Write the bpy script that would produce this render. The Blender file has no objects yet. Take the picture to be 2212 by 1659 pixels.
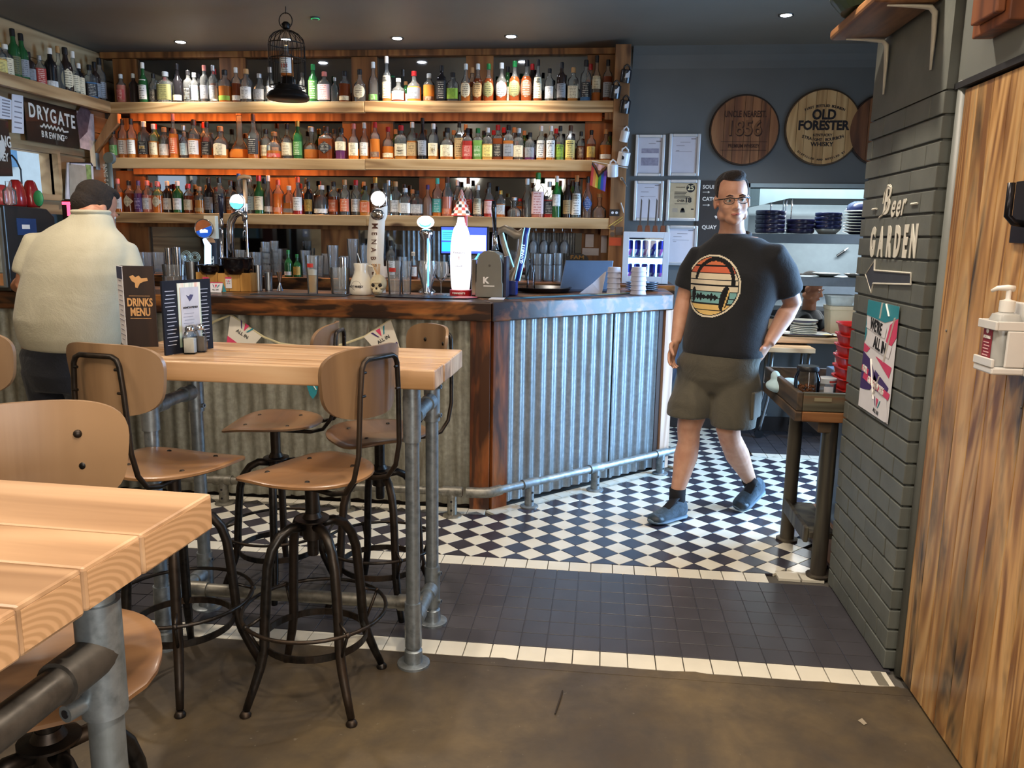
import bpy, math, random
from mathutils import Vector, Matrix
random.seed(7)
SC = bpy.context.scene; COL = SC.collection
PI = math.pi
# ---------------------------------------------------------------- camera, light, exposure
F, PIT, YAW, ROL, EYE = 1739.0, math.radians(10.34), math.radians(6.29), math.radians(.908), 1.45
FW = Vector((-math.sin(YAW)*math.cos(PIT), math.cos(YAW)*math.cos(PIT), -math.sin(PIT)))
_r = Vector((math.cos(YAW), math.sin(YAW), 0)); _u = _r.cross(FW)
RT = _r*math.cos(ROL) + _u*math.sin(ROL); UP = _u*math.cos(ROL) - _r*math.sin(ROL)
EYEP = Vector((0, 0, EYE))
cd = bpy.data.cameras.new('camera'); cam = bpy.data.objects.new('camera', cd); COL.objects.link(cam)
cd.sensor_width = 36; cd.lens = F/2212*36; cd.clip_start = .05; cd.clip_end = 60
cam.matrix_world = Matrix(((RT.x, UP.x, -FW.x, 0), (RT.y, UP.y, -FW.y, 0), (RT.z, UP.z, -FW.z, EYE), (0, 0, 0, 1)))
SC.camera = cam
def A(x, y, X=None, Y=None, Z=None, off=None):
    """the point where the photograph's sight line through pixel x,y meets a plane of the room"""
    d = FW*F + RT*(x-1106) - UP*(y-829.5)
    t = X/d.x if X is not None else Y/d.y if Y is not None else (Z-EYE)/d.z
    p = EYEP + d*t
    return p if off is None else p + Vector(off)
w = bpy.data.worlds.new('world'); SC.world = w; w.use_nodes = True
w.node_tree.nodes['Background'].inputs[0].default_value = (.72, .83, 1, 1)
w.node_tree.nodes['Background'].inputs[1].default_value = .7
SC.view_settings.view_transform = 'Standard'; SC.view_settings.look = 'None'
SC.view_settings.gamma = 1; SC.view_settings.exposure = 1.12
SC.view_settings.use_curve_mapping = False
cy = SC.cycles
cy.use_denoising = True
cy.max_bounces = 9; cy.diffuse_bounces = 3; cy.glossy_bounces = 4; cy.transmission_bounces = 7; cy.transparent_max_bounces = 24
cy.caustics_reflective = False; cy.caustics_refractive = False; cy.sample_clamp_indirect = 4
def lamp(name, kind, loc, energy, color=(1, 1, 1), aim=None, size=.1, sy=None, spot=60, blend=.5, spread=None):
    l = bpy.data.lights.new(name, kind); l.energy = energy; l.color = color
    o = bpy.data.objects.new(name, l); COL.objects.link(o); o.location = loc
    if kind == 'AREA':
        l.size = size
        if sy: l.shape = 'RECTANGLE'; l.size_y = sy
        if spread: l.spread = math.radians(spread)
    elif kind == 'SPOT': l.spot_size = math.radians(spot); l.spot_blend = blend; l.shadow_soft_size = size
    elif kind == 'POINT': l.shadow_soft_size = size
    if aim is not None: o.rotation_euler = (Vector(aim)-Vector(loc)).to_track_quat('-Z', 'Y').to_euler()
    return o
WARM = (1, .86, .70); NEUT = (1, .91, .79); COOL = (.33, .61, 1)
CEIL = 2.82
lamp('garden_daylight', 'AREA', (2.75, 4.65, 1.25), 74, COOL, (0, 4.2, .3), 1.5, 2.2, spread=120)
lamp('room_fill_light', 'AREA', (1.5, -1.5, 1.6), 62, (1, .95, .88), (-2.2, 2.2, 1.2), 2.3, 1.6)  # soft fill added for the room, set outside an invented window
lamp('kitchen_lamp', 'AREA', (1.7, 6.72, 2.7), 45, (.86, .97, 1), (1.7, 7.3, 1.0), 1.4, .3)
lamp('kitchen_fill', 'AREA', (2.2, 7.7, 1.78), 14, (.9, .97, 1), (2.2, 7.7, 0), .8, .3)  # extra lamp added under the hood to brighten the kitchen
lamp('hatch_lamp', 'AREA', (-4.9, 5.2, 2.5), 7, (.85, .92, 1), (-4.7, 5.2, 1.7), .7, .7)
# ---------------------------------------------------------------- helpers
class MB:
    def __init__(s): s.v = []; s.f = []; s.m = []
    def add(s, vs, fs, m=0):
        b = len(s.v); s.v += [tuple(v) for v in vs]; s.f += [tuple(i+b for i in f) for f in fs]; s.m += [m]*len(fs); return s
    def box(s, a, b, m=0):
        x0, x1 = sorted((a[0], b[0])); y0, y1 = sorted((a[1], b[1])); z0, z1 = sorted((a[2], b[2]))
        return s.add([(x0,y0,z0),(x1,y0,z0),(x1,y1,z0),(x0,y1,z0),(x0,y0,z1),(x1,y0,z1),(x1,y1,z1),(x0,y1,z1)],
                     [(3,2,1,0),(4,5,6,7),(0,1,5,4),(1,2,6,5),(2,3,7,6),(3,0,4,7)], m)
    def obox(s, c, ux, uy, uz, m=0):
        c, ux, uy, uz = map(Vector, (c, ux, uy, uz)); b = len(s.v); s.box((-1,-1,-1), (1,1,1), m)
        for i in range(b, len(s.v)):
            x, y, z = s.v[i]; s.v[i] = tuple(c+ux*x+uy*y+uz*z)
        return s
    def tube(s, pts, r, n=10, m=0, caps=True, closed=False, flat=None):
        pts = [Vector(p) for p in pts]; N = len(pts); rs = r if isinstance(r, (list, tuple)) else [r]*N
        ref = None; rings = []
        for i, p in enumerate(pts):
            if closed: t = pts[(i+1) % N]-pts[i-1]
            else: t = pts[min(i+1, N-1)]-pts[max(i-1, 0)]
            if t.length < 1e-9: t = Vector((0, 0, 1))
            t.normalize()
            if ref is None: ref = Vector((0, 0, 1)) if abs(t.z) < .9 else Vector((0, 1, 0))
            a = t.cross(ref)
            if a.length < 1e-6: a = t.cross(Vector((1, .3, .1)))
            a.normalize(); c = a.cross(t).normalized(); ref = c
            fx, fy = flat if flat else (1, 1)
            rings.append([p + a*math.cos(k*2*PI/n)*rs[i]*fx + c*math.sin(k*2*PI/n)*rs[i]*fy for k in range(n)])
        vs = [v for rg in rings for v in rg]; fs = []
        for i in range(N if closed else N-1):
            j = (i+1) % N
            for k in range(n):
                l = (k+1) % n; fs.append((i*n+k, i*n+l, j*n+l, j*n+k))
        if caps and not closed:
            fs.append(tuple(range(n-1, -1, -1))); fs.append(tuple((N-1)*n+k for k in range(n)))
        return s.add(vs, fs, m)
    def lathe(s, prof, c=(0,0,0), n=24, m=0, a0=0, a1=2*PI, ax=(1,0,0), ay=(0,1,0), az=(0,0,1), caps=True, ms=None, sq=None):
        c, ax, ay, az = map(Vector, (c, ax, ay, az)); full = abs(a1-a0-2*PI) < 1e-6; K = n if full else n+1
        vs = []; fs = []; mm = []
        for i, (r, z) in enumerate(prof):
            q = sq[i] if sq else 2
            for k in range(K):
                a = a0+(a1-a0)*k/n; cx, sx = math.cos(a), math.sin(a)
                e = 1 if q == 2 else 1/((abs(cx)**q+abs(sx)**q)**(1/q))
                vs.append(c+ax*(r*e*cx)+ay*(r*e*sx)+az*z)
        for i in range(len(prof)-1):
            for k in range(n):
                l = (k+1) % K; fs.append((i*K+k, i*K+l, (i+1)*K+l, (i+1)*K+k)); mm.append(ms[i] if ms else m)
        if caps and full:
            if prof[0][0] > 1e-6: fs.append(tuple(range(K-1, -1, -1))); mm.append(ms[0] if ms else m)
            if prof[-1][0] > 1e-6: fs.append(tuple((len(prof)-1)*K+k for k in range(K))); mm.append(ms[-1] if ms else m)
        b = len(s.v); s.v += [tuple(v) for v in vs]; s.f += [tuple(i+b for i in f) for f in fs]; s.m += mm; return s
    def cyl(s, a, b, r, n=16, m=0, r2=None): return s.tube([a, b], [r, r if r2 is None else r2], n, m)
    def ell(s, c, r, nu=16, nv=10, m=0, rot=None):
        c = Vector(c); vs = []; fs = []; R = rot or Matrix.Identity(3)
        for i in range(nv+1):
            t = PI*i/nv
            for k in range(nu):
                p = 2*PI*k/nu
                vs.append(c + R @ Vector((r[0]*math.sin(t)*math.cos(p), r[1]*math.sin(t)*math.sin(p), -r[2]*math.cos(t))))
        for i in range(nv):
            for k in range(nu):
                l = (k+1) % nu; fs.append((i*nu+k, i*nu+l, (i+1)*nu+l, (i+1)*nu+k))
        return s.add(vs, fs, m)
    def loft(s, rings, m=0, n=20):
        """rings: (centre, ax, ay) vectors - closed elliptical sections"""
        vs = []; fs = []
        for c, ax, ay in rings:
            c, ax, ay = Vector(c), Vector(ax), Vector(ay)
            vs += [c+ax*math.cos(2*PI*k/n)+ay*math.sin(2*PI*k/n) for k in range(n)]
        for i in range(len(rings)-1):
            for k in range(n):
                l = (k+1) % n; fs.append((i*n+k, i*n+l, (i+1)*n+l, (i+1)*n+k))
        fs.append(tuple(range(n-1, -1, -1))); fs.append(tuple((len(rings)-1)*n+k for k in range(n)))
        return s.add(vs, fs, m)
    def prism(s, poly, o, ux, uy, d, m=0):
        """poly in 2D; o origin, ux/uy axes, d extrusion vector"""
        o, ux, uy, d = map(Vector, (o, ux, uy, d)); n = len(poly)
        vs = [o+ux*x+uy*y for x, y in poly]; vs += [v+d for v in vs]
        fs = [tuple(range(n-1, -1, -1)), tuple(range(n, 2*n))]+[(i, (i+1) % n, (i+1) % n+n, i+n) for i in range(n)]
        if ux.cross(uy).dot(d) < 0: fs = [f[::-1] for f in fs]
        return s.add(vs, fs, m)
    def grid(s, fn, nu, nv, m=0, mf=None):
        vs = [fn(i/nu, j/nv) for j in range(nv+1) for i in range(nu+1)]; b = len(s.v); s.v += [tuple(v) for v in vs]
        for j in range(nv):
            for i in range(nu):
                mi = mf((i+.5)/nu, (j+.5)/nv) if mf else m
                if mi is None: continue
                a = b+j*(nu+1)+i; s.f.append((a, a+1, a+nu+2, a+nu+1)); s.m.append(mi)
        return s
def wm(o): return o.matrix_basis.copy() if o.parent is None else wm(o.parent) @ o.matrix_basis
def tag(o, label=None, cat=None, group=None, kind=None):
    if label: o['label'] = label
    if cat: o['category'] = cat
    if group: o['group'] = group
    if kind: o['kind'] = kind
    return o
def T(name, label, cat, loc=(0,0,0), rz=0, group=None):
    o = bpy.data.objects.new(name, None); COL.objects.link(o); o.empty_display_size = .05
    o.location = loc; o.rotation_euler = (0, 0, rz); return tag(o, label, cat, group)
def B(name, mb, mats, parent=None, smooth=False, local=False, bevel=0, sub=0, label=None, cat=None, group=None, kind=None, mods=(), auto=None):
    if not isinstance(mats, (list, tuple)): mats = [mats]
    vs = mb.v; loc = None
    if parent is not None:
        if not local:
            iv = wm(parent).inverted(); vs = [tuple(iv @ Vector(v)) for v in vs]
    elif not local:
        xs, ys, zs = zip(*vs); loc = Vector(((min(xs)+max(xs))/2, (min(ys)+max(ys))/2, min(zs)))
        vs = [(x-loc.x, y-loc.y, z-loc.z) for x, y, z in vs]
    me = bpy.data.meshes.new(name); me.from_pydata(vs, [], mb.f)
    for m in mats: me.materials.append(m)
    if len(mats) > 1: me.polygons.foreach_set('material_index', mb.m)
    if smooth:
        me.polygons.foreach_set('use_smooth', [True]*len(me.polygons))
        if auto: me.set_sharp_from_angle(angle=math.radians(auto))
    me.validate(); me.update()
    o = bpy.data.objects.new(name, me); COL.objects.link(o); o.parent = parent
    if loc is not None: o.location = loc
    if bevel:
        b = o.modifiers.new('edge', 'BEVEL'); b.width = bevel; b.segments = 2; b.limit_method = 'ANGLE'; b.angle_limit = math.radians(40)
    if sub:
        b = o.modifiers.new('smooth', 'SUBSURF'); b.levels = sub; b.render_levels = sub
    for f in mods: f(o)
    return tag(o, label, cat, group, kind)
def S(name, mb, mats, parent=None, **k):
    o = B(name, mb, mats, parent, **k)
    if parent is None: o['kind'] = 'structure'
    return o
def inst(src, parent, loc=None, name=None):
    c = src.copy(); COL.objects.link(c); c.parent = parent
    if name: c.name = name
    if loc is not None: c.location = loc
    return c
KIDS = {}
def dup(root, loc, rz=None, label=None, swap=None):
    if not KIDS:
        for o in bpy.data.objects: KIDS.setdefault(o.parent, []).append(o)
    def kids(p): return [o for o in bpy.data.objects if o.parent == p]
    r = root.copy(); COL.objects.link(r); r.location = loc
    if rz is not None: r.rotation_euler = (0, 0, rz)
    if label: r['label'] = label
    for ch in kids(root):
        c = ch.copy(); COL.objects.link(c); c.parent = r
        for g in kids(ch):
            d = g.copy(); COL.objects.link(d); d.parent = c
    return r
def txt(s, o, right, up, size, mat, parent=None, name='lettering', align='CENTER', bold=0, ext=.0012, sx=1, shear=0, space=1, **k):
    """flat lettering standing at world point o, running along right"""
    c = bpy.data.curves.new(name, 'FONT'); c.body = s; c.size = size; c.align_x = align; c.align_y = 'CENTER'
    c.offset = bold; c.extrude = ext; c.shear = shear; c.space_character = space; c.resolution_u = 3
    c.materials.append(mat); tmp = bpy.data.objects.new(name, c); me = bpy.data.meshes.new_from_object(tmp)
    bpy.data.objects.remove(tmp); bpy.data.curves.remove(c); ob = bpy.data.objects.new(name, me); COL.objects.link(ob)
    r = Vector(right).normalized(); u = Vector(up).normalized(); n = r.cross(u).normalized(); u = n.cross(r)
    M = Matrix(((r.x*sx, u.x, n.x, o[0]), (r.y*sx, u.y, n.y, o[1]), (r.z*sx, u.z, n.z, o[2]), (0, 0, 0, 1)))
    if parent is not None: ob.parent = parent; M = wm(parent).inverted() @ M
    ob.matrix_basis = M
    return tag(ob, **k)
# ---------------------------------------------------------------- materials
def H(h, g=1):
    h = h.lstrip('#'); c = [int(h[i:i+2], 16)/255 for i in (0, 2, 4)]
    return tuple((x/12.92 if x <= .04045 else ((x+.055)/1.055)**2.4)*g for x in c)+(1,)
def nodes(name):
    m = bpy.data.materials.new(name); m.use_nodes = True; nt = m.node_tree
    return m, nt, nt.nodes['Principled BSDF'], nt.nodes.new, nt.links.new
def ramp(nt, stops, src):
    r = nt.nodes.new('ShaderNodeValToRGB'); e = r.color_ramp.elements
    while len(e) < len(stops): e.new(.5)
    for i, (p, c) in enumerate(stops): e[i].position = p; e[i].color = c if len(c) == 4 else tuple(c)+(1,)
    nt.links.new(src, r.inputs[0]); return r.outputs[0]
def noise(nt, vec, scale, detail=3, dist=0, rough=.55):
    n = nt.nodes.new('ShaderNodeTexNoise'); n.inputs['Scale'].default_value = scale; n.inputs['Detail'].default_value = detail
    n.inputs['Distortion'].default_value = dist; n.inputs['Roughness'].default_value = rough
    if vec is not None: nt.links.new(vec, n.inputs['Vector'])
    return n.outputs['Fac']
def coords(nt, scale=(1,1,1), rnd=True):
    t = nt.nodes.new('ShaderNodeTexCoord'); mp = nt.nodes.new('ShaderNodeMapping'); mp.inputs['Scale'].default_value = scale
    if rnd:
        oi = nt.nodes.new('ShaderNodeObjectInfo'); mu = nt.nodes.new('ShaderNodeMath'); mu.operation = 'MULTIPLY'; mu.inputs[1].default_value = 37
        va = nt.nodes.new('ShaderNodeVectorMath'); va.operation = 'ADD'
        nt.links.new(oi.outputs['Random'], mu.inputs[0]); nt.links.new(mu.outputs[0], va.inputs[1]); nt.links.new(t.outputs['Object'], va.inputs[0])
        nt.links.new(va.outputs[0], mp.inputs['Vector'])
    else: nt.links.new(t.outputs['Object'], mp.inputs['Vector'])
    return mp.outputs[0]
def mixc(nt, fac, a, b, mode='MIX'):
    x = nt.nodes.new('ShaderNodeMix'); x.data_type = 'RGBA'; x.blend_type = mode
    for sock, v in ((x.inputs[0], fac), (x.inputs[6], a), (x.inputs[7], b)):
        if hasattr(v, 'links'): nt.links.new(v, sock)
        else: sock.default_value = v
    return x.outputs[2]
def bump(nt, b, src, st=.2, d=.005):
    n = nt.nodes.new('ShaderNodeBump'); n.inputs['Strength'].default_value = st; n.inputs['Distance'].default_value = d
    nt.links.new(src, n.inputs['Height']); nt.links.new(n.outputs[0], b.inputs['Normal'])
MC = {}
def plain(col, rough=.5, metal=0, var=.12, scale=14, emit=0, coat=0, trans=0, ior=1.45, bmp=0, alpha=1, ecol=None, spec=.5, sheen=0):
    """paint, plastic, cloth, glass, steel: one colour with a little mottling"""
    c = H(col) if isinstance(col, str) else tuple(col)+((1,) if len(col) == 3 else ())
    key = (c, rough, metal, var, scale, emit, coat, trans, ior, bmp, alpha, spec, sheen)
    if key in MC: return MC[key]
    m, nt, b, N, L = nodes('finish'); MC[key] = m
    b.inputs['Roughness'].default_value = rough; b.inputs['Metallic'].default_value = metal
    b.inputs['Coat Weight'].default_value = coat; b.inputs['Transmission Weight'].default_value = trans; b.inputs['IOR'].default_value = ior
    b.inputs['Specular IOR Level'].default_value = spec; b.inputs['Sheen Weight'].default_value = sheen
    b.inputs['Base Color'].default_value = c; b.inputs['Alpha'].default_value = alpha
    if var:
        v = coords(nt); f = noise(nt, v, scale, 3)
        lo = tuple(x*(1-var) for x in c[:3])+(1,); hi = tuple(min(1, x*(1+var)) for x in c[:3])+(1,)
        L(ramp(nt, [(.3, lo), (.7, hi)], f), b.inputs['Base Color'])
        if bmp: bump(nt, b, noise(nt, v, scale*4, 3), bmp, .003)
    if emit:
        b.inputs['Emission Color'].default_value = H(ecol) if ecol else c; b.inputs['Emission Strength'].default_value = emit
    return m
def wood(name, dark, mid, light, ax='X', scale=1, rough=.55, burn=0, knots=0, coat=0, burncol='#1a0d07', bthr=.55, bscale=3, ring=9):
    m, nt, b, N, L = nodes(name); s = [12*scale]*3; s['XYZ'.index(ax)] = .9*scale
    v = coords(nt, s); f1 = noise(nt, v, 1.0, 5, .6)
    s2 = [6*scale]*3; s2['XYZ'.index(ax)] = .55*scale; v2 = coords(nt, s2); f2 = noise(nt, v2, .6, 2, .9)
    mu = N('ShaderNodeMath'); mu.operation = 'MULTIPLY'; mu.inputs[1].default_value = ring*6.28; L(f2, mu.inputs[0])
    si = N('ShaderNodeMath'); si.operation = 'SINE'; L(mu.outputs[0], si.inputs[0])
    ma = N('ShaderNodeMath'); ma.operation = 'MULTIPLY_ADD'; ma.inputs[1].default_value = .13; L(si.outputs[0], ma.inputs[0]); L(f1, ma.inputs[2])
    c = ramp(nt, [(.28, H(dark)), (.5, H(mid)), (.72, H(light))], ma.outputs[0])
    oi = N('ShaderNodeObjectInfo'); mr = N('ShaderNodeMapRange'); mr.inputs[3].default_value = .82; mr.inputs[4].default_value = 1.12
    L(oi.outputs['Random'], mr.inputs[0]); hs = N('ShaderNodeHueSaturation'); L(c, hs.inputs['Color']); L(mr.outputs[0], hs.inputs['Value']); c = hs.outputs[0]
    if knots:
        s3 = [4.2*scale]*3; s3['XYZ'.index(ax)] = 1.7*scale; v3 = coords(nt, s3); vo = N('ShaderNodeTexVoronoi'); vo.inputs['Scale'].default_value = knots
        L(v3, vo.inputs['Vector']); k = ramp(nt, [(.05, (1,1,1)), (.11, (0,0,0))], vo.outputs['Distance'])
        c = mixc(nt, k, c, H(burncol))
    if burn:
        s4 = [1.6*bscale]*3; s4['XYZ'.index(ax)] = .45*bscale; v4 = coords(nt, s4); f4 = noise(nt, v4, 1, 4, .5, .6)
        ad = N('ShaderNodeMath'); ad.operation = 'MULTIPLY_ADD'; ad.inputs[1].default_value = .35; L(ma.outputs[0], ad.inputs[0]); L(f4, ad.inputs[2])
        k = ramp(nt, [(bthr+.12, (0,0,0)), (bthr+.34, (burn,)*3)], ad.outputs[0]); c = mixc(nt, k, c, H(burncol))
    L(c, b.inputs['Base Color']); b.inputs['Roughness'].default_value = rough; b.inputs['Coat Weight'].default_value = coat; b.inputs['Coat Roughness'].default_value = .2
    bump(nt, b, ma.outputs[0], .18, .004)
    return m
def galv(name, a, bcol, stain, rust=0, rough=.42, metal=.75, ax='Z'):
    m, nt, b, N, L = nodes(name); s = [9, 9, 9]; s['XYZ'.index(ax)] = 1.6
    v = coords(nt, s); f = noise(nt, v, 1, 6, .4, .65); v2 = coords(nt, (14, 14, 14)); f2 = noise(nt, v2, 3, 4)
    c = ramp(nt, [(.25, H(bcol)), (.5, H(a)), (.75, H(a, 1.25))], f2); c = mixc(nt, ramp(nt, [(.45, (0,0,0)), (.68, (.85,)*3)], f), c, H(stain))
    if rust:
        s3 = [5, 5, 5]; s3['XYZ'.index(ax)] = 1.1; f3 = noise(nt, coords(nt, s3), 1.3, 5, .8, .7)
        c = mixc(nt, ramp(nt, [(.66, (0,0,0)), (.72, (rust,)*3)], f3), c, H('#6b3a1d'))
    L(c, b.inputs['Base Color']); b.inputs['Metallic'].default_value = metal
    L(ramp(nt, [(.3, (rough-.12,)*3), (.7, (rough+.2,)*3)], f), b.inputs['Roughness']); bump(nt, b, f2, .12, .003)
    return m
WHITE = plain('#e9e6df', .45, var=.04); BLACK = plain('#17171a', .4, var=.2); PAPER = plain('#e4e2e6', .8, var=.04); INK = plain('#1b1a1d', .7, var=.1)
CREAM = plain('#e6dcc2', .6, var=.05); GREYINK = plain('#8d8a90', .8, var=.05)
CHROME = plain('#c9cbd0', .12, 1, .05); STEEL = plain('#9fa3a6', .3, 1, .12); DARKPIPE = galv('dark_pipe', '#57524c', '#413d39', '#4f4840', 0, .4, .7)
DARKIRON = galv('stool_iron', '#33302d', '#1d1b1b', '#4a3a2c', 0, .38, .85)
PIPE = galv('galvanised_pipe', '#8d9498', '#6f7679', '#767a78', 0, .4, .75)
RAIL = galv('rail_pipe', '#928e83', '#6c6a62', '#7b776c', 0, .42, .8, 'X')
TIN = galv('corrugated_tin', '#9a988a', '#87857a', '#675f4e', .9, .5, .4)
TINR = galv('corrugated_tin_cleaner', '#8e9497', '#7b8185', '#66645f', .95, .42, .55)
SHELFWOOD = wood('shelf_timber', '#8f6a42', '#c09a68', '#d3b182', 'X', 1, .6, knots=.9, burncol='#5b3a1e')
POSTWOOD = wood('post_timber', '#7d5531', '#a8784a', '#c09060', 'Z', 1, .6, knots=1.0, burncol='#4b2c14')
BOARDWOOD = wood('back_board_timber', '#5e3d22', '#8a5e36', '#a17444', 'Z', .8, .6, knots=.8, burncol='#3c2412')
TABLEX = wood('table_timber', '#957048', '#b8916a', '#c8a680', 'X', .8, .45, knots=.7, burncol='#6a4526', coat=.15)
SCORCHX = wood('scorched_bar_timber', '#7a4420', '#b06c34', '#cf8c4a', 'X', .9, .35, burn=.97, bthr=.36, bscale=4.6, coat=.05, burncol='#190b06')
SCORCHZ = wood('scorched_post_timber', '#6b3416', '#9a5526', '#b56c34', 'Z', .9, .4, burn=.9, bthr=.44, bscale=3, coat=.15, knots=.9)
DOORWOOD = wood('scorched_door_plank', '#86592f', '#c8985c', '#e0b77e', 'Z', 1.0, .45, burn=.94, bthr=.50, bscale=4.0, knots=.75, coat=.25, burncol='#20130c', ring=14)
PLY = wood('stool_plywood', '#604731', '#7b5e41', '#8e7051', 'Z', .55, .42, coat=.2, ring=5)
PLYS = wood('seat_plywood', '#5a3d27', '#7a5737', '#8e6945', 'X', .55, .36, coat=.3, ring=5)
PALEWOOD = wood('pale_timber', '#a98057', '#cda57a', '#dcb98f', 'X', 1, .55)
CARTWOOD = wood('weathered_cart_timber', '#33291f', '#5c4631', '#7b6046', 'Y', 1, .75, burn=.6, bthr=.5, burncol='#2d2c24')
WALLWOOD = wood('wall_timber', '#7a6244', '#a08660', '#b29a74', 'Y', .6, .7)
def thin(col, fres=.25, body=0, bcol=None, rough=.03):
    """clear or tinted glass: see-through tint with a fresnel shine, and a little body colour"""
    key = ('thin', col, fres, body, bcol, rough)
    if key in MC: return MC[key]
    m, nt, b, N, L = nodes('glass'); MC[key] = m; tr = N('ShaderNodeBsdfTransparent'); tr.inputs[0].default_value = tuple(col)+(1,)
    b.inputs['Base Color'].default_value = tuple(bcol or col)+(1,); b.inputs['Roughness'].default_value = .12
    mx = N('ShaderNodeMixShader'); mx.inputs[0].default_value = body; L(tr.outputs[0], mx.inputs[1]); L(b.outputs[0], mx.inputs[2])
    gl = N('ShaderNodeBsdfGlossy'); gl.inputs['Roughness'].default_value = rough; lw = N('ShaderNodeLayerWeight'); lw.inputs[0].default_value = fres
    m2 = N('ShaderNodeMixShader'); L(lw.outputs['Fresnel'], m2.inputs[0]); L(mx.outputs[0], m2.inputs[1]); L(gl.outputs[0], m2.inputs[2]); L(m2.outputs[0], nt.nodes['Material Output'].inputs[0])
    return m
GLASS = thin((.93, .96, .96))
DGREY_ = plain('#4b4f53', .75, var=.08, scale=3, bmp=.1)
# ---------------------------------------------------------------- setting
XL, XR, YB, YF = -4.0, 2.4, 6.3, -3.0
concrete, nt, b, N, L = nodes('stained_concrete')
v = coords(nt, (1,1,1), False); f1 = noise(nt, v, 1.3, 6, .6, .62); f2 = noise(nt, v, 9, 5, .3, .6); f3 = noise(nt, v, 60, 2)
c = ramp(nt, [(.3, H('#2f2823')), (.5, H('#4b4031')), (.72, H('#69593f'))], f1)
c = mixc(nt, ramp(nt, [(.4, (0,0,0)), (.75, (.5,.5,.5))], f2), c, H('#2a2624')); c = mixc(nt, ramp(nt, [(.72, (0,0,0)), (.76, (.35,)*3)], f3), c, H('#8a8272'))
L(c, b.inputs['Base Color']); L(ramp(nt, [(.3, (.34,)*3), (.7, (.56,)*3)], f2), b.inputs['Roughness']); bump(nt, b, f2, .1, .004)
ceilm, nt, b, N, L = nodes('ceiling_paint')
v = coords(nt, (1,1,1), False); L(ramp(nt, [(.3, H('#6a6862')), (.7, H('#7a7770'))], noise(nt, v, .8, 4)), b.inputs['Base Color']); b.inputs['Roughness'].default_value = .55
bump(nt, b, noise(nt, v, 2.5, 3), .08, .01)
brickm, nt, b, N, L = nodes('painted_brick')
v = coords(nt, (1,1,1)); L(ramp(nt, [(.3, H('#585b55')), (.7, H('#686b64'))], noise(nt, v, 7, 4)), b.inputs['Base Color']); b.inputs['Roughness'].default_value = .55
bump(nt, b, noise(nt, v, 22, 5), .3, .004)
wallm = plain('#63686a', .6, var=.08, scale=2, bmp=.06); greypaint = plain('#6c6f6a', .5, var=.06, scale=4); creamwall = plain('#8b8378', .8, var=.06, scale=2)
tilew = plain('#d9d3c2', .22, var=.07, scale=6); tileb = plain('#35323b', .26, var=.2, scale=6); tilek = plain('#403e42', .32, var=.15, scale=5); grout = plain('#56524c', .85, var=.15)
floor = S('floor', MB().box((XL-.2, YF-.2, -.12), (XR+.2, 8.6, -.012)), grout)
S('concrete', MB().box((XL-.2, YF-.2, -.05), (XR+.2, 2.572, .002)), concrete, floor)
S('concrete_crumb', MB().prism([(-.6+i*.06, -.004+.012*math.sin(i*1.7)*math.sin(i*.31)**2) for i in range(28)]+[(1.05, -.05), (-.6, -.05)], (0, 2.574, -.002), (1,0,0), (0,1,0), (0,0,.005)), concrete, floor)
PT = .096; TG = .0017
def flat_tile(nm, cx, cy, hx, hy, m, rot=0, src={}):
    k = (round(hx, 4), round(hy, 4), m.name, rot)
    if k not in src:
        r = math.radians(rot); a = (math.cos(r)*hx, math.sin(r)*hx, 0); bb = (-math.sin(r)*hy, math.cos(r)*hy, 0)
        mb = MB(); C_ = [Vector(a)*i+Vector(bb)*j for i, j in ((-1,-1),(1,-1),(1,1),(-1,1))]
        q = [Vector((p.x*.985, p.y*.985, .0022)) for p in C_]; p0 = [Vector((p.x, p.y, -.010)) for p in C_]; p1 = [Vector((p.x, p.y, .0012)) for p in C_]
        mb.add(p0+p1+q, [(0,1,5,4),(1,2,6,5),(2,3,7,6),(3,0,4,7),(4,5,9,8),(5,6,10,9),(6,7,11,10),(7,4,8,11),(8,9,10,11)])
        src[k] = B(nm, mb, m, floor, local=True); o = src[k]
    else: o = inst(src[k], floor, name=nm)
    o.location = Vector((cx, cy, 0))-floor.location; return o
hw = PT/2-TG
# cream rows edging the dark band, and the dark band itself
x = .9+PT*1.5; xs = []
n = 0
while x > -2.3: xs.append(x); x -= PT
for i, x in enumerate(xs):
    if x+hw < 1.03: flat_tile('border_tile', x, 2.624, hw, hw+.0015, tilew)
flat_tile('border_tile', .985, 2.624, .026, hw, tilew)
dk = MB(); cnt = 0
for r in range(7):
    for x in xs:
        if x+hw > 1.02: continue
        yy = 2.675+PT*1.03*(r+.5)
        if x > -1.75 and cnt < 300: flat_tile('dark_tile', x+(.03 if r % 2 else 0)*0, yy, hw, hw+.0014, tilek); cnt += 1
        else: dk.box((x-hw, yy-hw, -.01), (x+hw, yy+hw, .002))
dk.box((-2.35, 2.68, -.011), (1.03, 3.365, -.0012))
S('dark_tiling', dk, tilek, floor, kind='stuff')
for x in xs:
    xx = x-.045
    if xx+hw < .83: flat_tile('border_tile', xx, 3.415, hw, hw, tilew)
flat_tile('border_tile', .855, 3.462, hw, hw*.9, tilew); flat_tile('border_tile', .955, 3.462, hw, hw*.9, tilew)
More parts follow.
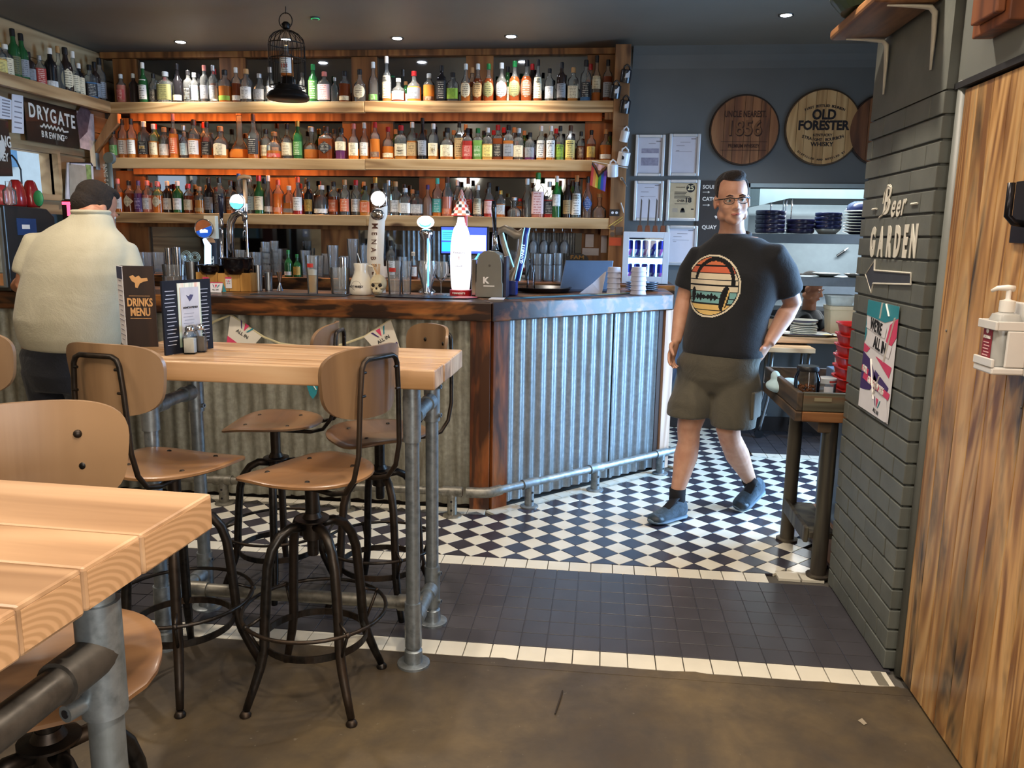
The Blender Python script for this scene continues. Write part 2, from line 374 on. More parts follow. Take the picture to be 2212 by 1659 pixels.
# diagonal chequers
P2 = PT*math.sqrt(2)/2; X0, Y0 = .389, 3.533; cells = []
def bar_front(x): return 4.13 if x < -.57 else 4.13+(x+.57)
for i in range(-40, 20):
    for j in range(-1, 42):
        if (i+j) % 2: continue
        x, y = X0+i*P2, Y0+j*P2
        if y > 6.26 or x < -2.5 or x > 2.3: continue
        lim = bar_front(x)
        if y > lim-.11 and x < .46 and not (x > .40 and y > 5.1): continue
        if x > 1.06 and (y > 5.48 or y < 3.95): continue
        cells.append((y+.25*abs(x), x, y, i % 2 == 0, j == -1 or False))
cells.sort(); wst, bst = MB(), MB(); nw = nb = 0
def half(mb, x, y, z=.002): mb.add([(x-P2+.003, y+P2-.0+.0, z), (x+P2-.003, y+P2, z), (x, y+.004+0, z)][::-1], [(0,1,2)])
for _, x, y, wh, edge in cells:
    if y < Y0-.01:
        continue
    if wh and nw < 300: flat_tile('white_tile', x, y, hw, hw, tilew, 45); nw += 1
    elif not wh and nb < 300: flat_tile('black_tile', x, y, hw, hw, tileb, 45); nb += 1
    else: (wst if wh else bst).prism([(-P2+.002, 0), (0, -P2+.002), (P2-.002, 0), (0, P2-.002)], (x, y, -.008), (1,0,0), (0,1,0), (0,0,.0102))
tri = MB()
for i in range(-40, 10):
    if i % 2 == 0: continue
    x = X0+i*P2
    if x < -2.4 or x > .8: continue
    tri.prism([(-P2+.004, 0), (P2-.004, 0), (0, P2-.004)], (x, Y0-P2+.002, -.008), (1,0,0), (0,1,0), (0,0,.0102))
S('black_half_tile', tri, tileb, floor, kind='stuff')
S('white_tiling', wst, tilew, floor, kind='stuff'); S('black_tiling', bst, tileb, floor, kind='stuff')
# tiles along the foot of the bar and the back edge, beyond which it is dark again
for i in range(21): flat_tile('border_tile', -2.55+PT*i, 4.07, hw, hw, tilew)
for i in range(14):
    d = .02+PT*i; flat_tile('border_tile', -.53+d*.7071, 4.085+d*.7071, hw, hw, tilew, 45)
for i in range(13): flat_tile('border_tile', 1.11+PT*i, 5.52, hw, hw, tilew)
dk = MB()
for i in range(13):
    for j in range(8): dk.box((1.11+PT*i-hw, 5.52+PT*(j+.55), -.01), (1.11+PT*i+hw, 5.52+PT*(j+1.5), .002))
for i in range(13):
    for j in range(5): dk.box((1.11+PT*i-hw, 3.45+PT*(j+.05), -.01), (1.11+PT*i+hw, 3.45+PT*(j+1), .002))
S('dark_tiling', dk, tilek, floor, kind='stuff')
S('ceiling', MB().box((XL-.2, YF-.2, CEIL), (XR+.2, YB+.12, CEIL+.1)), ceilm)
# far wall: bar part, kitchen part with the serving hatch
wback = S('wall_back', MB().box((XL-.2, YB, 0), (.14, YB+.12, CEIL)), wallm)
PX0, PX1, PZ0, PZ1 = 1.06, 2.32, .75, 1.84
S('wall_kitchen', MB().box((.14, YB, 0), (PX0, YB+.12, CEIL)).box((PX0, YB, 0), (XR+.2, YB+.12, PZ0-.045)).box((PX0, YB, PZ1), (XR+.2, YB+.12, CEIL)).box((PX1, YB, PZ0-.045), (XR+.2, YB+.12, PZ1)), wallm)
S('trim_coving', MB().prism([(0,0), (.10,0), (.07,-.02), (.03,-.05), (.012,-.09), (0,-.14)], (.16, YB-.001, CEIL), (0,-1,0), (0,0,1), (2.2,0,0)), wallm)
S('trim_hatch', MB().box((PX0-.035, YB-.012, PZ0), (PX0, YB+.13, PZ1+.03)).box((PX0-.035, YB-.012, PZ1), (PX1, YB+.13, PZ1+.03)), plain('#9fb3bb', .4, var=.05))
S('trim_pass', MB().box((PX0-.05, YB-.14, PZ0-.045), (PX1+.02, YB+.30, PZ0)), PALEWOOD, bevel=.004)
S('trim_skirting', MB().box((.2, YB-.02, 0), (XR, YB, .11)), plain('#2c2522', .5))
# kitchen shell
kw = plain('#8b979d', .35, var=.05)
S('wall_kitchen_far', MB().box((.2, 8.4, 0), (3.6, 8.5, CEIL)), kw)
S('wall_kitchen_side', MB().box((.2, YB+.12, 0), (.3, 8.4, CEIL)), kw); S('wall_kitchen_end', MB().box((3.5, YB+.12, 0), (3.6, 8.4, CEIL)), kw)
S('ceiling_kitchen', MB().box((.2, YB+.12, CEIL), (3.6, 8.5, CEIL+.1)), plain('#c4ccd0', .6))
# left wall with the little window through to the next room
HY0, HY1, HZ0, HZ1 = 4.86, 5.62, 1.70, 1.99
def planked(name, x0, x1, spans):
    t = S(name, MB().box((x0-.1, YF, 0), (x0, HY0, CEIL)).box((x0-.1, HY1, 0), (x0, YB, CEIL)).box((x0-.1, HY0, 0), (x0, HY1, HZ0)).box((x0-.1, HY0, HZ1), (x0, HY1, CEIL)), WALLWOOD)
    for z0, z1, y0, y1 in spans: S('plank', MB().box((x0, y0, z0+.002), (x1, y1, z1-.002)), WALLWOOD, t, bevel=.003)
    return t
planked('wall_left', XL, XL+.022, [(z, z+.19, 3.0, YB) for z in (2.43, 2.62)]+[(2.0, 2.2, 3.0, YB), (2.2, 2.33, 3.0, YB)]+[(z, z+.22, 3.0, HY0-.02) for z in (1.12, 1.34, 1.56, 1.78)]+[(1.12, 1.40, HY0, YB), (1.40, 1.68, HY0, YB), (1.70, 1.99, HY1+.01, YB)])
S('window_1', MB().box((XL-.02, HY0-.03, HZ0-.04), (XL+.045, HY1+.03, HZ0)).box((XL-.02, HY0-.03, HZ1), (XL+.045, HY1+.03, HZ1+.03)).box((XL-.02, HY1, HZ0), (XL+.045, HY1+.03, HZ1)).box((XL-.02, HY0-.03, HZ0), (XL+.045, HY0, HZ1)), WALLWOOD)
S('wall_next_room', MB().box((XL-1.6, 4.0, 1.0), (XL-1.5, 8.2, CEIL)), plain('#cfe0e4', .7, var=.05)); S('trim_next_room_cove', MB().box((XL-1.49, 4.1, 2.02), (XL-1.47, 7.2, 2.5)), plain('#5f93bd', .6)); S('trim_next_room', MB().box((XL-1.49, 4.1, 1.70), (XL-1.46, 6.3, 2.0)), plain('#b29873', .7))
S('wall_front', MB().box((XL-.2, YF-.1, 0), (XR+.2, YF, CEIL)), creamwall)
# near wall on the other side: charred door, brick pier, then the bay with the garden door
PXF = 1.01
pier = S('wall_pier', MB().box((PXF+.012, 2.70, 0), (XR+.2, 3.392, 1.92)).box((PXF+.003, 2.69, 1.913), (XR+.2, 3.40, CEIL)), brickm)
cs = .0735; src = {}
for c in range(26):
    z = .004+cs*c; y = 2.69 if c % 2 == 0 else 2.69-.11
    while y < 3.40:
        a, e = max(2.69, y), min(3.40, y+.214)
        if e-a > .02:
            k = round(e-a, 3)
            if k not in src: src[k] = B('brick', MB().box((0, 0, 0), (.06, e-a-.0015, cs-.0075)), brickm, pier, local=True, bevel=.003); o = src[k]
            else: o = inst(src[k], pier, name='brick')
            o.location = Vector((PXF+random.uniform(-.001, .0012), a+.0015, z))-pier.location
        y += .217
S('wall_door_side', MB().box((1.10, -.3, 0), (XR+.2, 2.69, CEIL)).box((1.10, -3, 0), (1.25, -.3, .75)).box((1.10, -3, 2.45), (1.25, -.3, CEIL)).box((1.10, -3, .75), (1.25, -2.7, 2.45)), plain('#3e413d', .7))  # opening left in this wall for the added fill window
S('window_added', MB().box((1.08, -2.74, .71), (1.26, -.3, .75)).box((1.08, -2.74, 2.45), (1.26, -.3, 2.49)).box((1.15, -1.52, .75), (1.19, -1.48, 2.45)), WHITE)  # unseen window, added so the fill light can come in
door = S('door_1', MB().box((1.065, .4, .01), (1.10, 2.635, 1.905)), plain('#2a1c12', .8))
yy = 2.634
while yy > .45:
    wd = random.choice((.083, .09, .095, .1)); S('plank', MB().box((1.045, yy-wd+.0016, .012), (1.068, yy-.0004, 1.900)), DOORWOOD, door, bevel=.0018); yy -= wd
S('trim_door_post', MB().tube([(1.062, 2.662, .0), (1.062, 2.662, 1.93)], .026, 12), greypaint, smooth=True)
S('trim_door_head', MB().box((1.040, .4, 1.925), (1.10, 2.685, 2.20)).box((1.040, .4, 2.203), (1.10, 2.685, CEIL)), greypaint, bevel=.002)
S('trim_door_lip', MB().box((1.034, .4, 1.908), (1.10, 2.688, 1.926)), plain('#26272a', .5))
S('trim_pier_base', MB().box((1.075, 3.40, 0), (1.09, 3.98, .17)), plain('#b08a72', .5, var=.08))
S('wall_stub', MB().box((1.09, 3.40, 0), (1.22, 4.0, .86)), plain('#5c6d85', .4, var=.2, scale=3), bevel=.004)
GY0, GY1, GZ = 3.95, 5.35, 2.3
S('wall_garden', MB().box((XR, 3.40, 0), (XR+.12, GY0, CEIL)).box((XR, GY1, 0), (XR+.12, YB, CEIL)).box((XR, GY0, GZ), (XR+.12, GY1, CEIL)), wallm)
S('door_2', MB().box((XR-.02, GY0-.05, 0), (XR+.13, GY0, GZ+.05)).box((XR-.02, GY1, 0), (XR+.13, GY1+.05, GZ+.05)).box((XR-.02, GY0, GZ), (XR+.13, GY1, GZ+.05)), plain('#d5d9db', .4))
# ---------------------------------------------------------------- downlights and pendants
BULB = plain('#fff0d8', .3, var=0, emit=14, ecol='#ffd9a0'); LED = plain('#ffffff', .3, var=0, emit=45, ecol='#f4f2ff')
spots = [(390, 90), (618, 85), (858, 82), (1104, 78), (1698, 32)]
names = ['recessed downlight over the hatch end of the bottle shelves', 'recessed downlight behind the hanging birdcage', 'recessed downlight over the middle of the bottle shelves', 'recessed downlight over the shelf end with the padlock-like mugs', 'recessed downlight in the ceiling before the barrel ends']
for (px, py), lb in zip(spots, names):
    p = A(px, py, Z=CEIL)
    t = T('downlight', lb, 'light', p, 0, 'recessed ceiling downlights')
    B('rim', MB().lathe([(.034, -.004), (.046, -.006), (.046, 0), (.034, 0)], p, 20, caps=False), STEEL, t, True)
    B('lens', MB().lathe([(.0, -.003), (.034, -.004)], p, 16, caps=False), LED, t, True)
    lamp('downlight_beam', 'SPOT', p+Vector((0, -.02, -.03)), 40 if px < 1500 else 40, NEUT, p+Vector((0, -.02, -2)), .03, spot=105, blend=.9)
# added downlights out of view, filling in light over tables, walkway and door
for i, (x, y) in enumerate([(-2.4, 3.2), (-.7, 3.1), (-2.0, 1.3), (-.5, 1.2), (.5, 2.9), (.4, .6), (-1.2, -.6), (.35, 1.7)]):
    p = Vector((x, y, CEIL)); t = T('downlight', 'added recessed downlight, out of view, filling the room with light', 'light', p, 0, 'added unseen fill downlights')
    B('rim', MB().lathe([(.034, -.004), (.046, -.006), (.046, 0), (.034, 0)], p, 20, caps=False), STEEL, t, True)
    B('lens', MB().lathe([(.0, -.003), (.034, -.004)], p, 16, caps=False), LED, t, True)
    lamp('downlight_beam', 'SPOT', p+Vector((0, 0, -.03)), (46, 40, 13, 13, 44, 105, 30, 30)[i], WARM, p+Vector((0, 0, -2)), .04, spot=125, blend=1)
ORDB = 'first second third fourth fifth sixth seventh eighth'.split()
for i, (x, y, z) in enumerate([(-2.05, 1.1, 2.42), (-1.93, 1.15, 2.38), (-1.82, 1.05, 2.41), (-1.05, .9, 2.42), (-.92, 1.0, 2.46), (-.80, .9, 2.36), (-.68, 1.05, 2.28), (-.58, .95, 2.44)]):
    t = T('pendant_bulb', f'{ORDB[i]} bare pendant bulb from the hatch wall, hanging over the drinking tables', 'light', (x, y, z), 0, 'pendant bulbs over the tables')
    B('bulb', MB().lathe([(0, -.055), (.02, -.05), (.03, -.03), (.028, -.01), (.014, .03), (.013, .05)], (x, y, z), 14), BULB, t, True)
    B('cap', MB().lathe([(.015, .045), (.015, .09), (.006, .1)], (x, y, z), 12), plain('#8a6a3a', .3, 1), t, True); B('cord', MB().tube([(x, y, z+.09), (x, y, CEIL)], .003, 6), BLACK, t)
lamp('pendant_glow', 'POINT', (-1.93, 1.1, 2.30), 15, WARM, size=.15); lamp('pendant_glow', 'POINT', (-.8, .95, 2.22), 15, WARM, size=.2)
p = A(681, 38, Z=CEIL)
t = T('detector', 'small round ceiling detector with a lit green ring', 'detector', p); B('base', MB().lathe([(.03, 0), (.03, -.008), (.015, -.014), (0, -.014)], p, 18), plain('#4c5356', .5), t, True); B('ring', MB().lathe([(.02, -.009), (.026, -.010), (.026, -.004)], p, 18, caps=False), plain('#20e070', .4, var=0, emit=3), t)
# ---------------------------------------------------------------- the bar
BX, BYF = -.57, 4.13          # front line and corner of the bar body
D45 = Vector((.7071, .7071, 0)); N45 = Vector((.7071, -.7071, 0))
bar = T('bar_counter', 'corrugated tin bar with a scorched timber top and corner posts', 'bar', (-2.0, 4.4, 0))
ZB = 1.02; ZT = 1.12
def top_plank(poly, nm='top_board', m=SCORCHX): return B(nm, MB().prism(poly, (0, 0, ZB), (1,0,0), (0,1,0), (0,0,ZT-ZB)), m, bar, bevel=.008)
cX, cY = -.56, 4.08
top_plank([(-3.97, cY), (cX, cY), (cX-.115, cY+.275), (-3.97, cY+.275)])
top_plank([(-3.97, cY+.279), (cX-.117, cY+.279), (cX-.25, cY+.60), (-3.97, cY+.60)])
top_plank([(cX+.003, cY), (.44, cY+1.0), (.432, cY+1.40), (cX-.112, cY+.276)])
top_plank([(cX-.114, cY+.283), (.432, cY+1.405), (.425, cY+1.56), (.02, cY+1.56), (cX-.247, cY+.60)])
def corr(p0, d, n, L, z0, z1, mat, nm, amp=.009, pitch=.076, ph=0):
    K = int(L/pitch*8); mb = MB(); p0 = Vector(p0)
    mb.grid(lambda u, v: p0+d*(u*L)+n*(amp*math.sin(u*L/pitch*2*PI+ph))+Vector((0, 0, z0+(z1-z0)*v)), K, 1)
    return B(nm, mb, mat, bar, smooth=True)
corr((-3.97, BYF+.012, 0), Vector((1,0,0)), Vector((0,-1,0)), 1.22, .015, ZB, TIN, 'corrugated_sheet'); corr((-2.79, BYF+.010, 0), Vector((1,0,0)), Vector((0,-1,0)), 1.1, .012, ZB, TIN, 'corrugated_sheet', ph=1)
corr((-1.72, BYF+.012, 0), Vector((1,0,0)), Vector((0,-1,0)), 1.05, .016, ZB, TIN, 'corrugated_sheet', ph=2)
q = Vector((BX, BYF, 0))+D45*.105; corr(q+Vector((0,0,0)), D45, N45, .83, .02, ZB, TINR, 'corrugated_sheet'); corr(q+D45*.80+N45*.004, D45, N45, .42, .015, ZB, TINR, 'corrugated_sheet', ph=.5)
B('carcass', MB().prism([(-3.97, BYF+.03), (BX-.03, BYF+.03), (.33, BYF+.03+.9), (.02, BYF+1.2), (-.8, BYF+.4), (-3.97, BYF+.4)], (0,0,.0), (1,0,0), (0,1,0), (0,0,ZB-.002)), plain('#2b1c12', .8), bar)
B('corner_post', MB().box((BX-.105, BYF-.022, .0), (BX+.0, BYF+.03, ZB)), SCORCHZ, bar, bevel=.003)
B('corner_post', MB().obox(Vector((BX, BYF, ZB/2))+D45*.056+N45*.0-N45*.004, D45*.052, N45*.022, Vector((0,0,ZB/2))), SCORCHZ, bar, bevel=.003)
e = Vector((BX, BYF, 0))+D45*1.335
B('end_post', MB().obox(e+D45*.045+Vector((0,0,ZB/2)), D45*.045, N45*.03, Vector((0,0,ZB/2))), wood('pink_post_timber', '#a2775c', '#c49a7e', '#d6b197', 'Z', 1, .6, knots=.8, burncol='#6a4a3a'), bar, bevel=.003)
B('end_strip', MB().obox(e-D45*.025+Vector((0,0,ZB/2)), D45*.018, N45*.015, Vector((0,0,ZB/2))), plain('#3a2418', .7), bar)
# foot rail
rail = T('foot_rail', 'galvanised scaffold-tube foot rail on short posts along the bar', 'foot rail', (-.72, 3.97, 0))
RZ = .135; ry = 3.975; rc = Vector((-.57, ry+.01, RZ)); rend = rc+D45*1.62
bend = [rc+Vector((-.10, 0, 0)), rc+Vector((-.03, .002, 0)), rc+D45*.03+Vector((0,-.003,0)), rc+D45*.10]
B('rail_tube', MB().tube([(-3.9, ry+.01, RZ), rc+Vector((-.12,0,0))], .0215, 14), RAIL, rail, smooth=True, auto=50)
B('rail_tube', MB().tube([rc+D45*.10, rend], .0215, 14), PIPE, rail, smooth=True, auto=50)
B('rail_elbow', MB().tube(bend, .028, 14), RAIL, rail, smooth=True, auto=60)
for i, p in enumerate([Vector((-3.3, ry+.01, 0)), Vector((-2.0, ry+.01, 0)), Vector((-1.32, ry+.01, 0)), Vector((-.745, ry+.01, 0)), rc+D45*.30, rc+D45*.80, rc+D45*1.37]):
    p = Vector((p.x, p.y, 0)); d = Vector((1,0,0)) if i < 4 else D45; m = RAIL if i < 4 else PIPE
    f = B('rail_foot', MB().lathe([(.05, .002), (.05, .008), (.043, .012), (.026, .014), (.026, .06), (.0245, .06), (.0245, .066), (.026, .066), (.026, RZ)], p, 18), m, rail, smooth=True, auto=40)
    B('tee', MB().tube([p+d*-.05+Vector((0,0,RZ)), p+d*.05+Vector((0,0,RZ))], .0275, 14), m, f, smooth=True, auto=50)
    nn = Vector((d.y, -d.x, 0))
    for zz in (.04, .088): B('grub_screw', MB().cyl(p+nn*.024+Vector((0,0,zz)), p+nn*.0285+Vector((0,0,zz)), .006, 10), BLACK, f)
# ---------------------------------------------------------------- bottle shelves
YS = 5.99; ZS = (2.41, 2.003, 1.595); TH = .078; SX0, SX1 = -3.78, .03
p = T('timber_post', 'rough timber post hung with mugs at the end of the bottle shelves', 'post', (.084, 6.13, 1.137)); POST = p
B('beam', MB().box((.03, YS-.005, 1.137), (.138, YB-.003, 2.785)), POSTWOOD, p, bevel=.003)
S('trim_shelf_head', MB().box((-3.97, YB-.06, 2.775), (.03, YB-.003, CEIL-.001)), BOARDWOOD, bevel=.002)
for z, nm in zip(ZS, ('uppermost', 'middle', 'lowest')):
    t = T('bottle_shelf', nm + ' timber bottle shelf behind the bar', 'shelf', (-1.8, YS+.1, z-TH), 0, 'timber bottle shelves')
    B('front_timber', MB().box((-1.78, YS, z-TH), (.03, YS+.045, z)), SHELFWOOD, t, bevel=.003)
    B('front_timber', MB().box((SX0, YS, z-TH-.002), (-1.782, YS+.045, z-.002)), SHELFWOOD, t, bevel=.003)
    B('shelf_board', MB().box((SX0, YS+.047, z-.04), (.03, YB-.045, z-.001)), BOARDWOOD, t, bevel=.002)
    B('cleat', MB().box((-3.74, YB-.08, z-TH-.03), (-.05, YB-.045, z-.041)), BOARDWOOD, t)
    B('end_bracket', MB().box((-.03, YS+.05, z-TH-.045), (.03, YS+.22, z-.041)), POSTWOOD, t, bevel=.002)
mirror = plain('#8f9496', .04, 1, 0)
S('mirror_panel', MB().box((-3.97, YB-.012, 1.14), (.028, YB-.002, 2.774)), mirror, wback)
TINB = TINR
rows = [(1.14, 1.515, [(245, 325), (695, 775), (1256, 1322)], 540), (1.595, 1.925, [(255, 316), (584, 641), (906, 962), (1258, 1322)], 420), (2.003, 2.33, [(246, 301), (741, 802), (803, 850), (1263, 1322)], 300), (2.41, 2.775, [(246, 296), (476, 531), (760, 815), (1007, 1066), (1268, 1328)], 160)]
for z0, z1, sp, py in rows:
    for a, b_ in sp:
        xa, xb = A(a, py, Y=YB-.03).x, A(b_, py, Y=YB-.03).x
        S('upright_board', MB().box((xa, YB-.04, z0+.001), (xb, YB-.013, z1-.001)), BOARDWOOD, wback, bevel=.002)
# orange strips under the two upper shelves
STRIP = plain('#ff7a30', .4, var=0, emit=1.5, ecol='#ff5a14')
for z, wt in ((ZS[0], 1), (ZS[1], 1)):
    t = T('light_strip', 'thin orange light strip under the %s bottle shelf' % ('uppermost' if z > 2.2 else 'middle'), 'light', (-2.6, YB-.1, z-.05))
    B('diffuser', MB().box((-3.7, YS+.050, z-.050), (-2.2, YS+.060, z-.042)), STRIP, t); B('dim_diffuser', MB().box((-2.199, YS+.050, z-.050), (-.04, YS+.060, z-.042)), plain('#c8642e', .4, var=0, emit=.35, ecol='#ff5a14'), t)
    for x0, x1, e in ((-3.7, -2.2, 2.8), (-2.2, -.05, .7)):
        lamp('strip_glow', 'AREA', ((x0+x1)/2, YS+.075, z-.056), e, (1, .30, .06), ((x0+x1)/2, YS+.22, z-.4), x1-x0, .02)
bb = T('back_counter', 'back counter with a scorched timber edge under the bottle shelves', 'counter', (-1.7, 6.0, 0))
B('top_board', MB().box((-3.97, 5.70, 1.04), (.50, YB-.005, 1.135)), SCORCHX, bb, bevel=.004)
B('carcass', MB().box((-3.97, 5.76, 0), (.46, YB-.005, 1.039)), plain('#211812', .8), bb)
B('tin_panel', MB().grid(lambda u, v: Vector((A(868, 540, Y=YB-.03).x+u*.36, YB-.03-.008*math.sin(u*.36/.04*2*PI), 1.135+.38*v)), 72, 1), TINB, bb, smooth=True)
B('tin_panel', MB().grid(lambda u, v: Vector((A(1135, 540, Y=YB-.03).x+u*.38, YB-.03-.008*math.sin(u*.38/.04*2*PI), 1.135+.38*v)), 76, 1), TINB, bb, smooth=True)
# ---------------------------------------------------------------- bottles
PROF = {
 'std': [(0,.44,2),(.012,.5,2),(.60,.5,2),(.68,.44,2),(.74,.25,2),(.78,.19,2),(.985,.17,2),(1,.17,2)],
 'tall': [(0,.46,2),(.012,.5,2),(.50,.5,2),(.60,.40,2),(.68,.22,2),(.74,.18,2),(.985,.17,2),(1,.17,2)],
 'wine': [(0,.46,2),(.012,.5,2),(.58,.5,2),(.66,.42,2),(.73,.24,2),(.80,.19,2),(.985,.18,2),(1,.18,2)],
 'square': [(0,.44,5),(.012,.5,6),(.62,.5,6),(.69,.44,4),(.75,.24,2.5),(.80,.19,2),(.985,.18,2),(1,.18,2)],
 'squat': [(0,.44,2),(.015,.5,2),(.45,.5,2),(.58,.42,2),(.66,.22,2),(.72,.16,2),(.985,.15,2),(1,.15,2)],
 'flask': [(0,.40,3),(.015,.46,3),(.35,.5,3),(.55,.44,3),(.66,.24,2),(.74,.17,2),(.985,.16,2),(1,.16,2)],
 'pot': [(0,.42,2),(.03,.5,2),(.12,.5,2),(.22,.40,2),(.32,.26,2),(.40,.16,2),(.50,.13,2),(.985,.11,2),(1,.11,2)],
 'decanter': [(0,.40,2),(.04,.5,2),(.30,.5,2),(.42,.38,2),(.52,.16,2),(.70,.12,2),(.80,.17,2),(.985,.17,2),(1,.17,2)],
}
PB = {}
def bottle_mesh(kind, lvl):
    k = (kind, lvl)
    if k not in PB:
        pr = PROF[kind]; out = []
        for (z0, r0, q0), (z1, r1, q1) in zip(pr, pr[1:]):
            out.append((z0, r0, q0))
            if z0 < lvl < z1-.01:
                f = (lvl-z0)/(z1-z0); out.append((lvl, r0+(r1-r0)*f, q0+(q1-q0)*f))
        out.append(pr[-1]); ms = [0 if out[i][0] < lvl-.001 else 1 for i in range(len(out)-1)]
        mb = MB().lathe([(r, z) for z, r, q in out], n=20, ms=ms, sq=[q for z, r, q in out])
        me = bpy.data.meshes.new('glass_body'); me.from_pydata(mb.v, [], mb.f); me.polygons.foreach_set('material_index', mb.m); me.polygons.foreach_set('use_smooth', [True]*len(me.polygons))
        me.set_sharp_from_angle(angle=math.radians(50))
        for _ in range(2): me.materials.append(None)
        # cap
        zc = .86 if kind not in ('pot',) else .90; rn = [r for z, r, q in pr][-1]*1.22
        mc = MB().lathe([(rn, zc), (rn, .995), (rn*.9, 1.012)], n=14); mk = bpy.data.meshes.new('cap'); mk.from_pydata(mc.v, [], mc.f); mk.materials.append(None)
        PB[k] = (me, mk)
    return PB[k]
def prof_at(kind, z):
    pr = PROF[kind]
    for (z0, r0, q0), (z1, r1, q1) in zip(pr, pr[1:]):
        if z0 <= z <= z1: f = (z-z0)/(z1-z0+1e-9); return r0+(r1-r0)*f, q0+(q1-q0)*f
    return pr[-1][1:]
PLB = {}
LZ = {'mid': (.10, .46), 'long': (.08, .58), 'low': (.06, .20), 'oval': (.10, .54), 'diamond': (.16, .54), 'high': (.28, .56), 'neck': (.66, .86), 'arch': (.10, .42)}
def label_mesh(kind, sh):
    k = (kind, sh)
    if k not in PLB:
        z0, z1 = LZ[sh]; arc = math.radians(62); mb = MB()
        if kind in ('pot', 'decanter') and sh != 'neck': z0, z1 = .06, .16
        def fn(u, v):
            a = (u-.5)*2*arc
            if sh == 'oval': a *= math.sqrt(max(0, 1-(2*v-1)**2))
            elif sh == 'diamond': a *= 1-abs(2*v-1)
            z = z0+(z1-z0)*v
            if sh == 'arch': z += .05*(1-(2*u-1)**2)*v
            r, q = prof_at(kind, z); t = a-PI/2; cx, sx = math.cos(t), math.sin(t)
            e = 1 if q == 2 else 1/((abs(cx)**q+abs(sx)**q)**(1/q))
            return Vector((r*e*cx*1.02, r*e*sx*1.02, z))
        mb.grid(fn, 10, 8 if sh in ('oval', 'diamond') else 3)
        me = bpy.data.meshes.new('label'); me.from_pydata(mb.v, [], mb.f); me.polygons.foreach_set('use_smooth', [True]*len(me.polygons)); me.materials.append(None); me.validate(); PLB[k] = me
    return PLB[k]
LIQ = {'clear': (.93,.96,.95), 'amber': (.86,.36,.07), 'orange': (1,.32,.05), 'whisky': (.72,.24,.05), 'brown': (.30,.07,.02), 'dark': (.035,.022,.018), 'black': (.012,.011,.013), 'green': (.05,.22,.07), 'pink': (.9,.36,.26), 'red': (.65,.06,.05), 'purple': (.22,.06,.20), 'blue': (.16,.35,.62), 'teal': (.10,.5,.45), 'lime': (.25,.5,.12), 'gold': (.9,.55,.15)}
LG = {k: thin(v, .22, .06 if k == 'clear' else .45 if k not in ('black', 'dark') else .8, v) for k, v in LIQ.items()}
LCOL = {'white': ('#e8e6e0', '#55524f'), 'cream': ('#e3d6b4', '#5a4630'), 'tan': ('#b79a6c', '#3c2818'), 'black': ('#1c1b1d', '#c9c2b2'), 'green': ('#4f8a3e', '#e0e6c8'), 'lime': ('#8fb63c', '#3c5020'), 'olive': ('#6a6a44', '#2c2c20'), 'red': ('#b03a30', '#ecd9c8'), 'pink': ('#e6c3c0', '#b3524f'), 'blue': ('#2c4d8c', '#cfd8e6'), 'grey': ('#8f9296', '#33353a'), 'gold': ('#c7a24a', '#2c2416'), 'yellow': ('#e2cf7a', '#4a3a1c'), 'brown': ('#6a4630', '#d9c4a2'), 'sky': ('#bcd4dc', '#4a6a78'), 'purple': ('#4e2f63', '#d5c2dd'), 'teal': ('#4fb0a0', '#f0f0e8'), 'orange': ('#d0683c', '#f0e0c8')}
def label_mat(c):
    if ('lab', c) in MC: return MC['lab', c]
    bs, pr = LCOL[c]; m, nt, b, N, L = nodes('printed_label'); MC['lab', c] = m
    t = N('ShaderNodeTexCoord'); sp = N('ShaderNodeSeparateXYZ'); L(t.outputs['Generated'], sp.inputs[0])
    mp = N('ShaderNodeMapping'); mp.inputs['Scale'].default_value = (7, 1, 11); L(coords(nt, (1,1,1)), mp.inputs[0])
    nz = noise(nt, mp.outputs[0], 1.1, 2); ln = N('ShaderNodeTexWave'); ln.bands_direction = 'Z'; ln.inputs['Scale'].default_value = 2.6; ln.inputs['Distortion'].default_value = 0; L(t.outputs['Generated'], ln.inputs[0])
    mu = N('ShaderNodeMath'); mu.operation = 'MULTIPLY'; L(nz, mu.inputs[0]); L(ln.outputs['Fac'], mu.inputs[1])
    ce = ramp(nt, [(.14, (0,0,0)), (.22, (1,1,1)), (.78, (1,1,1)), (.86, (0,0,0))], sp.outputs['X'])
    m2 = N('ShaderNodeMath'); m2.operation = 'MULTIPLY'; L(mu.outputs[0], m2.inputs[0]); L(ce, m2.inputs[1])
    L(mixc(nt, ramp(nt, [(.36, (0,0,0)), (.42, (.8,)*3)], m2.outputs[0]), H(bs), H(pr)), b.inputs['Base Color']); b.inputs['Roughness'].default_value = .55
    return m
CAPC = {'black': '#161517', 'white': '#e6e3da', 'red': '#b51f22', 'cork': '#b58a58', 'silver': '#b9bcc0', 'gold': '#b8924a', 'green': '#1d7a3c', 'blue': '#2f5fa8', 'pink': '#d07a6e', 'orange': '#d4582e', 'teal': '#48b8a4', 'brown': '#4a2c1a', 'lime': '#a8c04a', 'purple': '#4a2a60', 'clear': '#cfd6d6'}
CAPM = {k: plain(v, .35, .8 if k in ('silver', 'gold') else 0, .05) for k, v in CAPC.items()}
ORD = 'first second third fourth fifth sixth seventh eighth ninth tenth eleventh twelfth 13th 14th 15th 16th 17th 18th 19th 20th 21st 22nd 23rd 24th 25th 26th 27th 28th 29th 30th 31st 32nd 33rd 34th 35th 36th 37th 38th 39th 40th 41st 42nd 43rd 44th 45th 46th 47th 48th 49th 50th'.split()
SHW = {'std': 'round', 'tall': 'slender', 'wine': 'wine-shaped', 'square': 'square', 'squat': 'squat', 'flask': 'flat-sided', 'pot': 'long-necked pot-still', 'decanter': 'decanter-shaped'}
